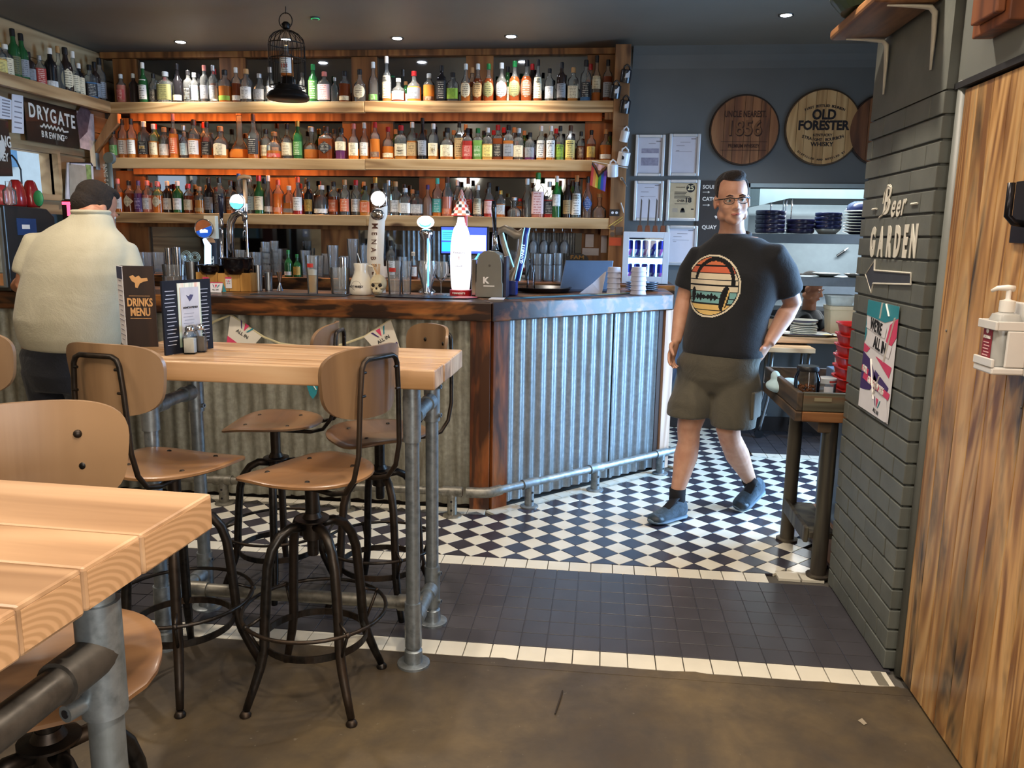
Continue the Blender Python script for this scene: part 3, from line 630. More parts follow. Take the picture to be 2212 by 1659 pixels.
def bottle(loc, w_, h_, kind, liq, lab, cap, where, group, lvl=.55, sh='mid', rz=0):
    t = T('bottle', '', 'bottle', loc, rz, group); t.scale = (w_, w_, h_)
    gm, cm = bottle_mesh(kind, lvl); o = bpy.data.objects.new('glass_body', gm); COL.objects.link(o); o.parent = t
    for i, m in enumerate((LG[liq], LG['clear'] if liq not in ('black', 'green', 'dark') else LG[liq])): o.material_slots[i].link = 'OBJECT'; o.material_slots[i].material = m
    if cap:
        o = bpy.data.objects.new('cap', cm); COL.objects.link(o); o.parent = t; o.material_slots[0].link = 'OBJECT'; o.material_slots[0].material = CAPM[cap]
    if lab:
        o = bpy.data.objects.new('label', label_mesh(kind, sh)); COL.objects.link(o); o.parent = t; o.material_slots[0].link = 'OBJECT'; o.material_slots[0].material = label_mat(lab)
    ln = {'clear': 'clear glass', 'dark': 'near-black'}.get(liq, liq)
    t['label'] = f"{SHW[kind]} {ln} bottle" + (f", {lab} {'oval ' if sh=='oval' else 'diamond ' if sh=='diamond' else ''}label" if lab else ", no label") + f", {where}"
    return t
# (pixel x, pixel top y, pixel width, kind, liquid, label colour, cap, label shape, fill)
SH1 = [(264,161,19,'std','pink','red','clear','mid',.62),(291,160,19,'std','dark',None,'clear','mid',.6),(312,136,19,'tall','green','white','white','long',.5),(334,160,19,'std','clear','black','black','mid',.5),(360,156,29,'square','clear','olive','clear','long',.4),(386,139,21,'tall','black','cream','black','low',.5),(409,153,21,'std','clear','black','black','mid',.4),(422,158,20,'std','clear','sky','white','long',.4),(444,142,19,'std','clear','grey','pink','mid',.5),(463,142,19,'std','clear','grey','silver','mid',.5),(488,152,27,'std','whisky','lime','black','low',.5),(512,147,20,'std','brown','white','white','low',.55),(534,150,26,'std','clear','white','cork','mid',.3),(562,160,26,'flask','clear','grey','silver','mid',.4),(585,146,18,'tall','clear','white','white','mid',.4),
 (655,158,18,'std','clear','grey','black','mid',.4),(678,140,21,'wine','green','green','green','long',.6),(702,156,25,'square','clear','pink','pink','long',.3),(724,168,16,'std','clear',None,'silver','mid',.4),(745,155,24,'std','brown','cream','black','low',.6),(778,151,25,'flask','clear','cream','black','oval',.3),(807,135,21,'tall','clear','green','clear','low',.3),(836,123,20,'tall','whisky','cream','white','long',.2),(861,170,29,'squat','brown','white','white','mid',.4),(895,155,31,'squat','amber','grey','red','mid',.5),(927,160,25,'std','amber','brown','clear','low',.6),(954,143,20,'square','black','black','black','long',.6),(978,158,24,'square','clear','lime','black','mid',.3),(1006,139,21,'flask','whisky','cream','clear','oval',.5),(1032,139,23,'flask','brown','tan','clear','oval',.62),(1055,139,23,'flask','brown','olive','green','oval',.62),(1083,137,25,'flask','brown','grey','clear','oval',.5),(1111,133,25,'flask','brown','olive','green','oval',.62),(1137,131,26,'flask','brown','brown','black','oval',.62),(1161,130,19,'tall','brown','cream','black','long',.2),(1186,149,20,'std','clear','white','black','mid',.3),(1212,136,21,'std','dark','grey','black','mid',.5),(1237,147,23,'square','amber','cream','cork','mid',.4),(1264,131,24,'std','blue','black','black','mid',.3),(1287,121,20,'tall','whisky','cream','black','high',.2),(1311,130,21,'std','brown','grey','black','mid',.6)]
SH2 = [(249,281,19,'std','clear','green','black','mid',.4),(269,258,20,'std','amber','white','black','mid',.5),(288,257,20,'std','amber','white','black','mid',.5),(315,263,22,'square','whisky','black','white','mid',.45),(335,269,20,'std','amber','cream','white','mid',.5),(358,276,23,'std','amber','white','cork','mid',.3),(378,246,19,'tall','orange','orange','pink','mid',.55),(400,272,19,'tall','clear','sky','silver','mid',.5),(422,259,25,'std','orange','white','brown','mid',.5),(450,264,25,'squat','whisky','black','black','mid',.3),(479,274,31,'squat','amber','cream','cork','arch',.3),(520,239,46,'pot','orange',None,'brown','mid',.20),(550,247,25,'flask','whisky','black','brown','mid',.4),(576,280,23,'std','amber','cream','black','mid',.45),(594,286,34,'squat','whisky','red','cork','low',.3),(622,268,25,'squat','clear','cream','black','mid',.3),(645,262,21,'wine','green','green','gold','mid',.6),(674,275,33,'decanter','whisky',None,'silver','mid',.30),(706,274,29,'square','brown','black','brown','diamond',.62),(738,277,26,'std','purple','cream','black','high',.4),(765,268,22,'tall','orange','cream','pink','mid',.3),(788,266,21,'tall','amber','white','clear','mid',.35),
 (811,265,21,'std','orange','brown','red','low',.55),(839,275,25,'squat','orange','cream','red','low',.4),(867,272,25,'square','amber','cream','red','mid',.4),(891,265,21,'square','whisky','tan','white','mid',.5),(913,256,20,'tall','black','grey','black','mid',.6),(936,268,23,'std','amber','cream','cream' if 0 else 'white','mid',.3),(966,277,30,'squat','whisky','cream','black','mid',.4),(992,264,19,'square','amber','tan','black','long',.5),(1010,278,20,'square','red','red','black','mid',.6),(1032,278,22,'square','lime','green','green','mid',.62),(1053,277,21,'square','gold','yellow','white','mid',.5),(1075,271,22,'square','brown','black','red','mid',.62),(1098,271,22,'square','whisky','grey','black','mid',.55),(1120,278,21,'square','clear','cream','clear','mid',.4),(1144,287,22,'std','purple','grey','black','mid',.4),(1168,273,20,'std','amber','white','white','long',.4),(1189,273,20,'std','amber','white','white','long',.4),(1209,273,20,'std','lime','lime','black','mid',.4),(1231,272,22,'std','gold','yellow','brown','long',.4),(1254,285,19,'std','brown','brown','black','mid',.5),(1276,282,20,'std','brown','gold','black','mid',.55),(1307,280,27,'squat','whisky','white','cork','low',.5)]
SH3 = [(259,387,20,'std','orange','white','pink','mid',.6),(283,391,23,'std','brown','cream','black','diamond',.6),(303,391,20,'std','purple','purple','purple','mid',.6),(322,391,22,'std','pink','white','pink','mid',.55),(344,393,23,'std','orange','cream','pink','diamond',.55),(365,392,20,'std','dark','white','white','mid',.6),(387,392,21,'std','green','white','white','mid',.6),(410,398,21,'std','brown','cream','red','mid',.6),(434,404,21,'std','amber','tan','cork','low',.5),(454,385,21,'wine','black','grey','black','mid',.6),(477,384,24,'std','clear','black','black','high',.3),(501,391,21,'std','whisky','brown','brown','mid',.5),(519,376,20,'tall','blue','sky','blue','mid',.5),(542,381,20,'std','clear','sky','silver','mid',.4),(562,380,22,'wine','green','cream','red','mid',.6),(582,380,20,'tall','clear','white','clear','low',.5),(603,389,23,'std','orange','orange','orange','low',.6),(626,402,22,'square','amber','grey','white','low',.4),(645,383,22,'tall','red','white','orange','mid',.25),(668,393,19,'std','black','gold','black','mid',.6),(696,401,33,'squat','clear','white','white','low',.3),(722,393,23,'std','brown','orange','black','mid',.55),(746,389,22,'std','clear','orange','cork','mid',.4),(770,390,22,'std','clear','white','red','mid',.4),(790,402,21,'square','amber','orange','black','mid',.5),(812,384,23,'std','whisky','brown','gold','mid',.5),
 (840,390,18,'tall','clear',None,'silver','mid',.4),(855,393,22,'square','clear','white','cork','mid',.3),(876,407,23,'square','clear','white','clear','mid',.3),(901,412,25,'square','clear','white','black','mid',.3),(924,400,22,'squat','clear',None,'purple','mid',.3),(945,386,20,'square','orange','teal','teal','mid',.45),(966,383,23,'wine','pink','orange','brown','low',.5),(988,390,18,'std','clear','grey','clear','mid',.3),(1011,386,21,'std','clear','red','brown','mid',.4),(1032,401,21,'tall','clear','cream','white','long',.4),(1056,395,22,'tall','red','pink','black','mid',.5),(1081,412,19,'square','orange','white','gold','mid',.5),(1111,427,31,'decanter','clear',None,'silver','mid',.25),(1138,387,21,'tall','clear',None,'clear','mid',.3),(1161,374,26,'square','pink','pink','green','long',.5),(1186,393,23,'square','red','black','clear','mid',.5),(1201,381,20,'wine','green','white','white','high',.6),(1225,387,21,'wine','dark','tan','brown','mid',.6),(1244,380,22,'tall','clear','white','cork','long',.5),(1268,382,21,'flask','clear','blue','black','diamond',.3),(1294,419,31,'decanter','clear',None,'cork','mid',.3)]
BOT = {}
for nm, data, zs, py, grp in (('uppermost', SH1, ZS[0], 219, 'bottles on the uppermost shelf'), ('middle', SH2, ZS[1], 345, 'bottles on the middle shelf'), ('lowest', SH3, ZS[2], 466, 'bottles on the lowest shelf')):
    n = len(data)
    for i, (px, pt, pw, kind, liq, lab, cap, sh, lvl) in enumerate(data):
        yb = YS+.062+(.004, .018, .0, .012)[i % 4]
        p = A(px, py, Y=yb); top = A(px, pt, Y=yb); wd = (A(px+pw/2, pt, Y=yb)-A(px-pw/2, pt, Y=yb)).x
        yb += max(0, wd/2-.04)+(.12 if nm == 'lowest' and px in (988, 1011) else 0)
        p = A(px, py, Y=yb); top = A(px, pt, Y=yb)
        k = n-i; where = (f"{ORD[k-1]} from mug post, {nm} shelf" if k <= n//2 else f"{ORD[i]} from hatch wall, {nm} shelf")
        BOT[nm, i] = bottle((p.x, yb, zs), wd, top.z-zs, kind, liq, lab, cap, where, grp, lvl, sh)
        BOT[nm, i]['pb'] = (p.x, yb, zs, wd, top.z-zs)
        # the odd bottle stands behind another
        if nm == 'middle' and px in (1032, 1053, 1075, 1098, 1120, 992) or nm == 'uppermost' and px in (861, 1083, 409) or i % 5 == 3 and px not in (967, 990, 988, 1011, 520, 594):
            bottle((p.x+.03, yb+.105, zs), .07, (top.z-zs)*.98, ('square', 'wine', 'std')[i % 3], ('brown', 'dark', 'whisky', 'green')[i % 4], ('black', 'cream', 'white')[i % 3], ('black', 'red', 'cork')[(i//2) % 3], 'in the second row behind the '+where.split(' shelf')[0].replace(',', ''), grp+', second row', .6)
def blabel(key, s, size, zf, col, bold=.0, sx=1):
    x, y, z, wd, h = BOT[key]['pb']; txt(s, (x, y-wd*.535-.001, z+h*zf), (1,0,0), (0,0,1), size, plain(col, .6, var=0), BOT[key], bold=bold, sx=sx, ext=.0004)
for o in list(BOT.values()): pass
idx = {('middle', d[0]): i for i, d in enumerate(SH2)}; idx.update({('uppermost', d[0]): i for i, d in enumerate(SH1)}); idx.update({('lowest', d[0]): i for i, d in enumerate(SH3)})
for px, s, sz, zf, c in ((315, 'RYE', .026, .28, '#d9b46a'), (867, "Maker's", .013, .33, '#3a2a1c'), (867, 'Mark', .013, .24, '#3a2a1c'), (936, '1884', .02, .28, '#7a6230'), (1168, 'JIM BEAM', .012, .48, '#22262e'), (1189, 'JIM BEAM', .012, .48, '#22262e'), (1209, 'JIM BEAM', .012, .41, '#22262e'), (1231, 'JIM BEAM', .012, .48, '#22262e')):
    blabel(('middle', idx['middle', px]), s, sz, zf, c, .0003)
# ---------------------------------------------------------------- stools
def make_stool(label, loc, rz, h=.74):
    t = T('bar_stool', label, 'stool', loc, rz, 'plywood and iron swivel bar stools')
    sm = MB(); out = []
    w2, f2, r2 = .19, .185, .19
    for k in range(40):
        a = 2*PI*k/40; ca, sa = math.cos(a), math.sin(a); q = 3.6 if sa > 0 else 2.3
        e = 1/((abs(ca)**q+abs(sa)**q)**(1/q)); out.append((w2*e*ca*(1-.10*max(0, -sa)), (f2 if sa > 0 else r2)*e*sa))
    def zz(x, y, s): d = .020*max(0, (y-.05)/.13)**2; dish = -.012*max(0, 1-((x/.13)**2+((y+.03)/.13)**2)); return h-d*s+dish+.006*(x/.19)**2
    n = len(out); vs = []; fs = []
    for side in (0, 1):
        off = 0 if side == 0 else -.013
        for s in (0, .5, .85, .975, 1.0):
            zo = off-(.003 if s == 1.0 and side == 0 else 0)+(.003 if s == 1.0 and side == 1 else 0)
            vs += [(x*s, y*s, zz(x*s, y*s, 1)+zo) for x, y in out]
    R = 5
    for side in (0, 1):
        b0 = side*R*n
        for r in range(R-1):
            for k in range(n):
                l = (k+1) % n; f = (b0+r*n+k, b0+(r+1)*n+k, b0+(r+1)*n+l, b0+r*n+l); fs.append(f if side == 0 else f[::-1])
    for k in range(n): l = (k+1) % n; fs.append(((R-1)*n+k, (2*R-1)*n+k, (2*R-1)*n+l, (R-1)*n+l))
    sm.add(vs, fs); seat = B('seat', sm, PLYS, t, smooth=True, local=True, auto=35)
    for x, y in ((-.09, .09), (.09, .09), (-.10, -.08), (.10, -.08)):
        z = zz(x, y, 1); B('bolt', MB().lathe([(0, z+.0035), (.006, z+.003), (.0085, z-.001)], (x, y, 0), 10, caps=False), DARKIRON, seat, local=True, smooth=True)
    # backrest: bent ply on an inverted U of tube
    bw, bh, zc = .178, .102, h+.300; NX, NY = 26, 12
    def bp(u, v, d):
        a = 2*u-1; c = 2*v-1; n_ = 3.6; k = max(abs(a), abs(c))
        k = k/((abs(a)**n_+abs(c)**n_)**(1/n_)) if k > 1e-6 else 1
        a *= k; c *= k; x = bw*a*(1-.075*(1-c)); z = bh*c
        return Vector((x, -.262+.055*(a*a)+d-.035*z, zc+z))
    m = MB()
    for d in (0, .012): m.grid(lambda u, v: bp(u, v, d), NX, NY)
    W = NX+1; off = W*(NY+1); m.f = [f if i < NX*NY else f[::-1] for i, f in enumerate(m.f)]
    edge = [i for i in range(W)]+[W*j+NX for j in range(1, NY+1)]+[W*NY+i for i in range(NX-1, -1, -1)]+[W*j for j in range(NY-1, 0, -1)]
    for a, b_ in zip(edge, edge[1:]+edge[:1]): m.f.append((b_, a, a+off, b_+off)); m.m.append(0)
    back = B('backrest', m, PLY, t, smooth=True, local=True, auto=40)
    yb = lambda z: -.272-.035*(z-zc)
    pts = []
    for s in (-1, 1):
        q = [(s*.07, .06, h-.022), (s*.088, -.06, h-.022), (s*.094, -.17, h-.024), (s*.095, -.22, h-.012), (s*.095, -.252, h+.03), (s*.092, -.268, h+.10), (s*.085, yb(zc), zc-.03), (s*.078, yb(zc+.05), zc+.045), (s*.070, yb(zc+.06), zc+.062), (s*.055, yb(zc+.06), zc+.070)]
        pts += q if s == -1 else q[::-1]
    B('back_tube', MB().tube(pts, .0078, 10), DARKIRON, t, smooth=True, local=True)
    for s in (-1, 1):
        for dz in (-.03, .035):
            x = s*(.0855 if dz < 0 else .080)
            B('rivet', MB().ell((x*.98, -.262+.055*(x/bw)**2+.0125, zc+dz), (.0085, .005, .0085), 10, 6), DARKIRON, back, local=True, smooth=True)
            B('clip_screw', MB().cyl((x, yb(zc)-.004, zc+dz), (x-s*.016, yb(zc)-.004, zc+dz), .0042, 8), DARKIRON, back, local=True)
    B('swivel_plate', MB().box((-.085, -.085, h-.024), (.085, .085, h-.014)), DARKIRON, t, local=True, bevel=.002)
    zh = h-.165
    B('spindle', MB().lathe([(.0165, h-.275), (.0175, h-.270), (.0175, zh), (.020, zh), (.020, h-.02)], n=16), DARKIRON, t, smooth=True, local=True, auto=50)
    B('hub', MB().lathe([(.030, zh-.055), (.031, zh-.005), (.043, zh), (.052, zh+.004), (.052, zh+.009), (.03, zh+.012), (.022, zh+.028)], n=18), DARKIRON, t, smooth=True, local=True, auto=45)
    r = .0125
    for k in range(4):
        a = PI/4+k*PI/2; d = Vector((math.cos(a), math.sin(a), 0)); Z = Vector((0, 0, 1))
        prof = [(.03, zh-.012), (.07, zh-.010), (.105, zh-.028), (.132, zh-.065), (.147, zh-.115), (.154, zh-.18), (.162, .30), (.168, .20), (.182, .145), (.205, .085), (.232, .02)]
        leg = B('leg', MB().tube([d*x+Z*z for x, z in prof], [.0155]*8+[.0150, .0135, .0115], 10), DARKIRON, t, smooth=True, local=True)
        B('foot_cap', MB().lathe([(.0, .0005), (.017, .0005), (.018, .006), (.012, .016), (.006, .019)], d*.235, 12), DARKIRON, leg, smooth=True, local=True, auto=50)
        B('brace', MB().tube([d*.160+Z*.31, d*.222+Z*.285], .005, 8).tube([d*.222+Z*.285, d*.176+Z*.19], .005, 8), DARKIRON, leg, local=True, smooth=True)
        B('knuckle', MB().ell(d*.222+Z*.285, (.0095, .0095, .0095), 10, 6), DARKIRON, leg, local=True, smooth=True)
    cir = lambda R, z, n=40: [(R*math.cos(2*PI*k/n), R*math.sin(2*PI*k/n), z) for k in range(n)]
    B('foot_ring', MB().tube(cir(.222, .285), .0062, 8, closed=True), DARKIRON, t, smooth=True, local=True)
    B('lower_ring', MB().lathe([(.158, .185), (.163, .185), (.163, .207), (.158, .207), (.158, .185)], n=40, caps=False), DARKIRON, t, local=True)
    return t
ST = make_stool('warm brown plywood stool at the corner of the middle table, its back to the walkway', (-.868, 2.293, .002), math.radians(67))
BASE = ('leg', 'foot_ring', 'lower_ring', 'hub')
def turn(t, rz, base):
    for o in bpy.data.objects:
        if o.parent == t and o.name.split('.')[0] in BASE: o.rotation_euler.z = math.radians(base)-rz
turn(ST, math.radians(67), 0)
def stool(label, x, y, rz, z=0, base=0): t = dup(ST, (x, y, .002+z), math.radians(rz), label); turn(t, math.radians(rz), base); return t
# ---------------------------------------------------------------- tables
TZ = 1.04
def post_leg(t, x, y, z1, r=.0235):
    return B('leg', MB().lathe([(.056, .002), (.056, .010), (.05, .013), (.032, .014), (.030, .055), (r, .06), (r, z1)], (x, y, 0), 20), PIPE, t, smooth=True, auto=45)
def fitting(leg, p, d, L=.055, r=.029, screw=None):
    p, d = Vector(p), Vector(d); B('fitting', MB().tube([p-d*L, p+d*L], r, 16), PIPE, leg, smooth=True, auto=50)
    if screw is not None:
        s = Vector(screw)
        for k in (-.7, .7):
            q = p+d*L*k; B('grub_screw', MB().cyl(q+s*r*.9, q+s*(r+.007), .0085, 10), PIPE, leg); B('socket', MB().cyl(q+s*(r+.0065), q+s*(r+.0078), .0045, 8), BLACK, leg)
def boards(t, x0, x1, ys, z, th, m, wob=.0):
    for a, b_ in zip(ys, ys[1:]):
        B('board', MB().box((x0+random.uniform(-wob, wob), a+.0007, z-th+random.uniform(0, .003)), (x1+random.uniform(-wob, wob), b_-.0007, z+random.uniform(-.001, .001))), m, t, bevel=.005)
tab = T('high_table', 'high timber table on scaffold-tube legs, menus standing at its far end', 'table', (-1.05, 2.655, 0))
boards(tab, -1.66, -.505, (2.42, 2.56, 2.668, 2.892), TZ, .066, TABLEX, .004)
for x in (-.6, -1.5):
    for y in (2.497, 2.806):
        l = post_leg(tab, x, y, TZ-.067)
        fr = y < 2.6; s = (1, 0, 0)
        fitting(l, (x, y, .865), (0,0,1), .075, .0295, (1,-.2,0) if not fr else None)
        fitting(l, (x, y, .15), (0,0,1), .08, .0295, (1,-.3,0) if not fr else None)
        B('top_collar', MB().lathe([(.0285, TZ-.07), (.0285, TZ-.115), (.0285, TZ-.1155)], (x, y, 0), 16), PIPE, l, smooth=True, auto=40)
    B('cross_tube', MB().cyl((x, 2.497, .868), (x, 2.806, .868), .0225), PIPE, tab, smooth=True, auto=50)
    B('cross_tube', MB().cyl((x, 2.497, .15), (x, 2.806, .15), .0225), PIPE, tab, smooth=True, auto=50)
    for y in (2.56, 2.745):
        for z in (.868, .15): B('collar', MB().cyl((x, y-.028, z), (x, y+.028, z), .0285), PIPE, tab, smooth=True, auto=50)
B('long_tube', MB().cyl((-1.5, 2.65, .15), (-.6, 2.65, .15), .0235), RAIL, tab, smooth=True, auto=50)
B('tee', MB().cyl((-1.5, 2.65, .15), (-1.41, 2.65, .15), .029), RAIL, tab, smooth=True, auto=50); B('tee', MB().cyl((-.69, 2.65, .15), (-.60, 2.65, .15), .029), RAIL, tab, smooth=True, auto=50)
# the near table, turned a touch
fg = T('high_table', 'thick pale timber high table cut off by the picture edge, a stool tucked behind it', 'table', (-.61, 1.178, 0), math.radians(-2.4))
def loc(name, mb, m, par, **k): return B(name, mb, m, par, local=True, **k)
FGW = wood('pale_table_timber', '#896849', '#a58260', '#b49371', 'X', .75, .45, knots=.9, burncol='#77512f', coat=.12)
ENDG, nt, b_s, N, L = nodes('end_grain')
v = coords(nt, (1,1,1)); mp = N('ShaderNodeMapping'); mp.inputs['Location'].default_value = (0, .1, .06); L(N('ShaderNodeTexCoord').outputs['Generated'], mp.inputs[0]); wv = N('ShaderNodeTexWave'); wv.wave_type = 'RINGS'; wv.rings_direction = 'X'; wv.inputs['Scale'].default_value = 2.2; wv.inputs['Distortion'].default_value = 1.2; wv.inputs['Detail'].default_value = 3
L(mp.outputs[0], wv.inputs[0]); L(ramp(nt, [(.2, H('#a07a54')), (.8, H('#b38b64'))], wv.outputs['Fac']), b_s.inputs['Base Color']); b_s.inputs['Roughness'].default_value = .6
ys = (-.002, -.190, -.308, -.417, -.56, -.72)
for a, b_ in zip(ys, ys[1:]):
    x1 = random.uniform(-.004, .002); bo = loc('board', MB().box((-1.5, b_+.0006, TZ-.062+random.uniform(0, .003)), (x1, a-.0006, TZ+random.uniform(-.0008, .0008))), FGW, fg, bevel=.005)
    loc('end_grain', MB().box((x1-.001, b_+.006, TZ-.056), (x1+.0006, a-.006, TZ-.006)), ENDG, bo)
for x, y in ((-.05, -.225), (-.05, -.60), (-1.4, -.225), (-1.4, -.60)):
    l = loc('leg', MB().lathe([(.056, .002), (.056, .010), (.03, .014), (.030, .055), (.0235, .06), (.0235, TZ-.063)], (x, y, 0), 22), PIPE, fg, smooth=True, auto=45)
    loc('fitting', MB().cyl((x, y, .79), (x, y, .955), .030, 20), PIPE, l, smooth=True, auto=50)
    s = 1 if y > -.4 else -1
    loc('grub_screw', MB().cyl((x-.012, y-.02, .815), (x-.02, y-.052, .815), .012, 12), PIPE, l, smooth=True, auto=50); loc('socket', MB().cyl((x-.0199, y-.0516, .815), (x-.0203, y-.0532, .815), .006, 10), BLACK, l)
    loc('collar', MB().cyl((x, y, .88), (x, y-.085*s, .88), .0295, 20), DARKPIPE, l, smooth=True, auto=50)
for x in (-.05, -1.4): loc('cross_tube', MB().cyl((x, -.225, .88), (x, -.60, .88), .0235, 20), DARKPIPE, fg, smooth=True, auto=50)
stool('dark walnut-brown plywood stool beside the middle table, in front of the drinks menu', -1.325, 2.315, -11, 0, -21)
stool('plywood stool between the middle table and the bar, its seat under the hanging pennants', -1.31, 3.075, 96, -.04, -29)
stool('plywood stool behind the scaffold-tube legs at the end of the middle table', -.845, 2.975, 129, -.04, -10)
stool('plywood stool tucked behind the near pale table, riveted backrest facing out', -.945, 1.19, 214, -.02, 10)
stool('plywood stool at the picture edge, only a corner of its backrest in view', -1.965, 2.50, -3)
# ---------------------------------------------------------------- on the middle table
p = A(296, 744, Z=TZ); d1 = Vector((.97, .24, 0)); d2 = Vector((-.66, .75, 0)); Z = Vector((0, 0, 1)); p.z = TZ+.002
def board2(name, o, d, w, h_, m, par, th=.006, lean=0):
    n = Vector((d.y, -d.x, 0)); u = (Z+n*-lean).normalized()
    return B(name, MB().obox(o+d*w/2+u*h_/2, d*w/2, n*th/2, u*h_/2), m, par), n, u
t = T('drinks_menu', 'brown folded drinks menu standing on the middle table beside the shakers', 'menu', p)
c0 = A(276, 742, Y=2.70); c0.z = TZ+.001; W1 = (A(341, 700, Y=2.72)-A(276, 700, Y=2.70)).length; MH = .285
pm = wood('menu_print', '#20140f', '#2d1d16', '#382419', 'Z', 1, .5)
_, n1, u = board2('front_panel', c0, d1, W1, MH, pm, t); board2('side_panel', c0+d2*.001, -(-d2), .105, MH, PAPER, t); board2('back_panel', c0+d2*.105, Vector((.75, .1, 0)).normalized(), .13, MH, pm, t)
f = c0+n1*.0045; GOLDINK = plain('#d3a068', .5)
for s, zf, sz in (('DRINKS', .555, .040), ('MENU', .435, .040)): txt(s, f+d1*W1/2+Z*MH*zf, d1, Z, sz, GOLDINK, t, bold=.0012, sx=.62)
for zf in (.64, .36): B('printed_rule', MB().obox(f+d1*W1/2+Z*MH*zf, d1*W1*.34, n1*.0004, Z*.0007), GOLDINK, t)
B('printed_emblem', MB().prism([(-.03,.028),(-.018,.034),(-.01,.026),(.002,.032),(.010,.022),(.030,.024),(.032,.014),(.016,.010),(.004,.004),(-.004,-.012),(-.012,-.010),(-.012,.006),(-.022,.012)], f+d1*W1/2+Z*MH*.78, d1, Z, n1*.0006), GOLDINK, t)
n2 = Vector((-.75, -.66, 0)).normalized(); sd = c0+d2*.052-Vector((d2.y, -d2.x, 0))*0
sn = Vector((d2.y, -d2.x, 0)); sn = sn if sn.dot(-A(260, 650, Y=2.8)) > 0 else -sn
B('printed_header', MB().obox(sd+sn*.0035+Z*MH*.92, d2*.051, sn*.0006, Z*MH*.075), plain('#27365a', .5), t)
for i in range(13): B('printed_rule', MB().obox(sd+sn*.0035+Z*MH*(.82-i*.062), d2*(.022+.012*(i % 3)), sn*.0004, Z*.0016), plain('#8a8896', .7), t)
t = T('food_menu', 'dark navy food menu with a clipped-on grey card, upright on the middle table', 'menu', (-1.3, 2.7, TZ))
c0 = A(357, 768, Z=TZ+.001); dd = (A(459, 752, Z=TZ)-A(357, 768, Z=TZ)); dd.z = 0; W2 = dd.length; dd.normalize(); MH = .248; nn = Vector((dd.y, -dd.x, 0))
NAVY = plain('#1b1d26', .8, spec=.2); board2('panel', c0, dd, W2, MH, NAVY, t, .008)
f = c0+nn*.005
for k, x in enumerate((.16, .86)):
    for i in range(15): B('printed_line', MB().obox(f+dd*W2*x+Z*MH*(.86-i*.052)+dd*random.uniform(-.008, 0), dd*W2*random.uniform(.05, .11), nn*.0003, Z*.0012), plain('#a9abb8', .7), t)
B('colour_print', MB().obox(f+dd*W2*.53+Z*MH*.52, dd*W2*.24, nn*.0006, Z*MH*.44), wood('fruit_print', '#c8704c', '#d9d2b8', '#4f7a66', 'Z', 2, .5, ring=3), t)
card = B('clip_card', MB().obox(f+nn*.002+dd*W2*.53+Z*MH*.50, dd*W2*.19, nn*.0006, Z*MH*.40), plain('#b6b2b6', .6), t)
B('printed_emblem', MB().prism([(-.016,.008),(-.004,.004),(.002,.010),(.016,.008),(.008,-.006),(-.002,-.014),(-.008,-.004)], f+nn*.0027+dd*W2*.53+Z*MH*.76, dd, Z, nn*.0005), plain('#3b3050', .6), t)
txt('LUNCH MENU', f+nn*.003+dd*W2*.53+Z*MH*.62, dd, Z, .010, INK, t)
for i in range(6): B('printed_line', MB().obox(f+nn*.003+dd*W2*(.50-.02*(i % 2))+Z*MH*(.54-i*.045), dd*W2*.10, nn*.0003, Z*.001), GREYINK, t)
for px, py, nm, fill in ((412, 763, 'salt', '#e4ddd0'), (434, 759, 'pepper', '#7a6c60')):
    q = A(px, py, Z=TZ+.001); q.z = TZ+.001
    t = T('shaker', 'square glass %s shaker with a chrome top, before the navy menu' % nm, 'shaker', q, math.radians(12), 'shakers on the middle table')
    loc('glass', MB().lathe([(.019, .0), (.022, .004), (.022, .055), (.018, .068), (.0135, .078)], n=16, sq=[6,6,6,4,2]), thin((.85,.88,.88)), t, smooth=True, auto=40)
    loc('contents', MB().lathe([(.0185, .004), (.0185, .052), (0, .054)], n=16, sq=[6,6,6]), plain(fill, .9), t); loc('lid', MB().lathe([(.0145, .076), (.0155, .079), (.0155, .088), (.011, .096), (0, .098)], n=16), CHROME, t, smooth=True)
# twig and crumbs on the concrete
tag(B('twig', MB().tube([A(1215, 1492, Z=.006), A(1208, 1515, Z=.007), A(1199, 1542, Z=.006)], [.0025, .003, .0022], 6), plain('#2a221c', .8)), 'short dark twig lying on the bare concrete', 'twig')
tag(B('paper_scrap', MB().add([A(1853, 1556, Z=.004), A(1862, 1551, Z=.008), A(1873, 1563, Z=.005), A(1866, 1566, Z=.004)], [(0,1,2,3)]), plain('#8e8370', .8)), 'tiny pale scrap on the concrete near the door', 'scrap')
# ---------------------------------------------------------------- things on the bar
ZC = ZT+.0015; ZK = 1.1365; VX, VZ = Vector((1,0,0)), Vector((0,0,1))
def sp(px, py, w_, top, Zp=None, Y=None):
    p = A(px, py, Z=Zp) if Y is None else A(px, py, Y=Y)
    return p, (A(px+w_/2, py, Y=p.y)-A(px-w_/2, py, Y=p.y)).x, A(px, top, Y=p.y).z-p.z
def LT(name, label, cat, px, py, w_, top, parts, Zp=ZC, Y=None, group=None, zfix=None):
    """a turned thing: parts = (part name, [(radius, height) in units of half width / height], material, options)"""
    p, W_, h_ = sp(px, py, w_, top, Zp, Y)
    if zfix is not None: p.z = zfix
    t = T(name, label, cat, p, 0, group)
    for nm, prof, m, *o in parts: loc(nm, MB().lathe([(r*W_/2, z*h_) for r, z in prof], n=20, sq=o[0] if o else None), m, t, smooth=True, auto=40)
    return t, p, W_, h_
PINT = [(.70,0),(.74,.02),(.84,.5),(.96,.78),(1,1),(.95,1),(.90,.78),(.78,.5),(.68,.05),(0,.05)]
TUMB = [(.86,0),(.92,.03),(1,1),(.93,1),(.85,.08),(0,.07)]
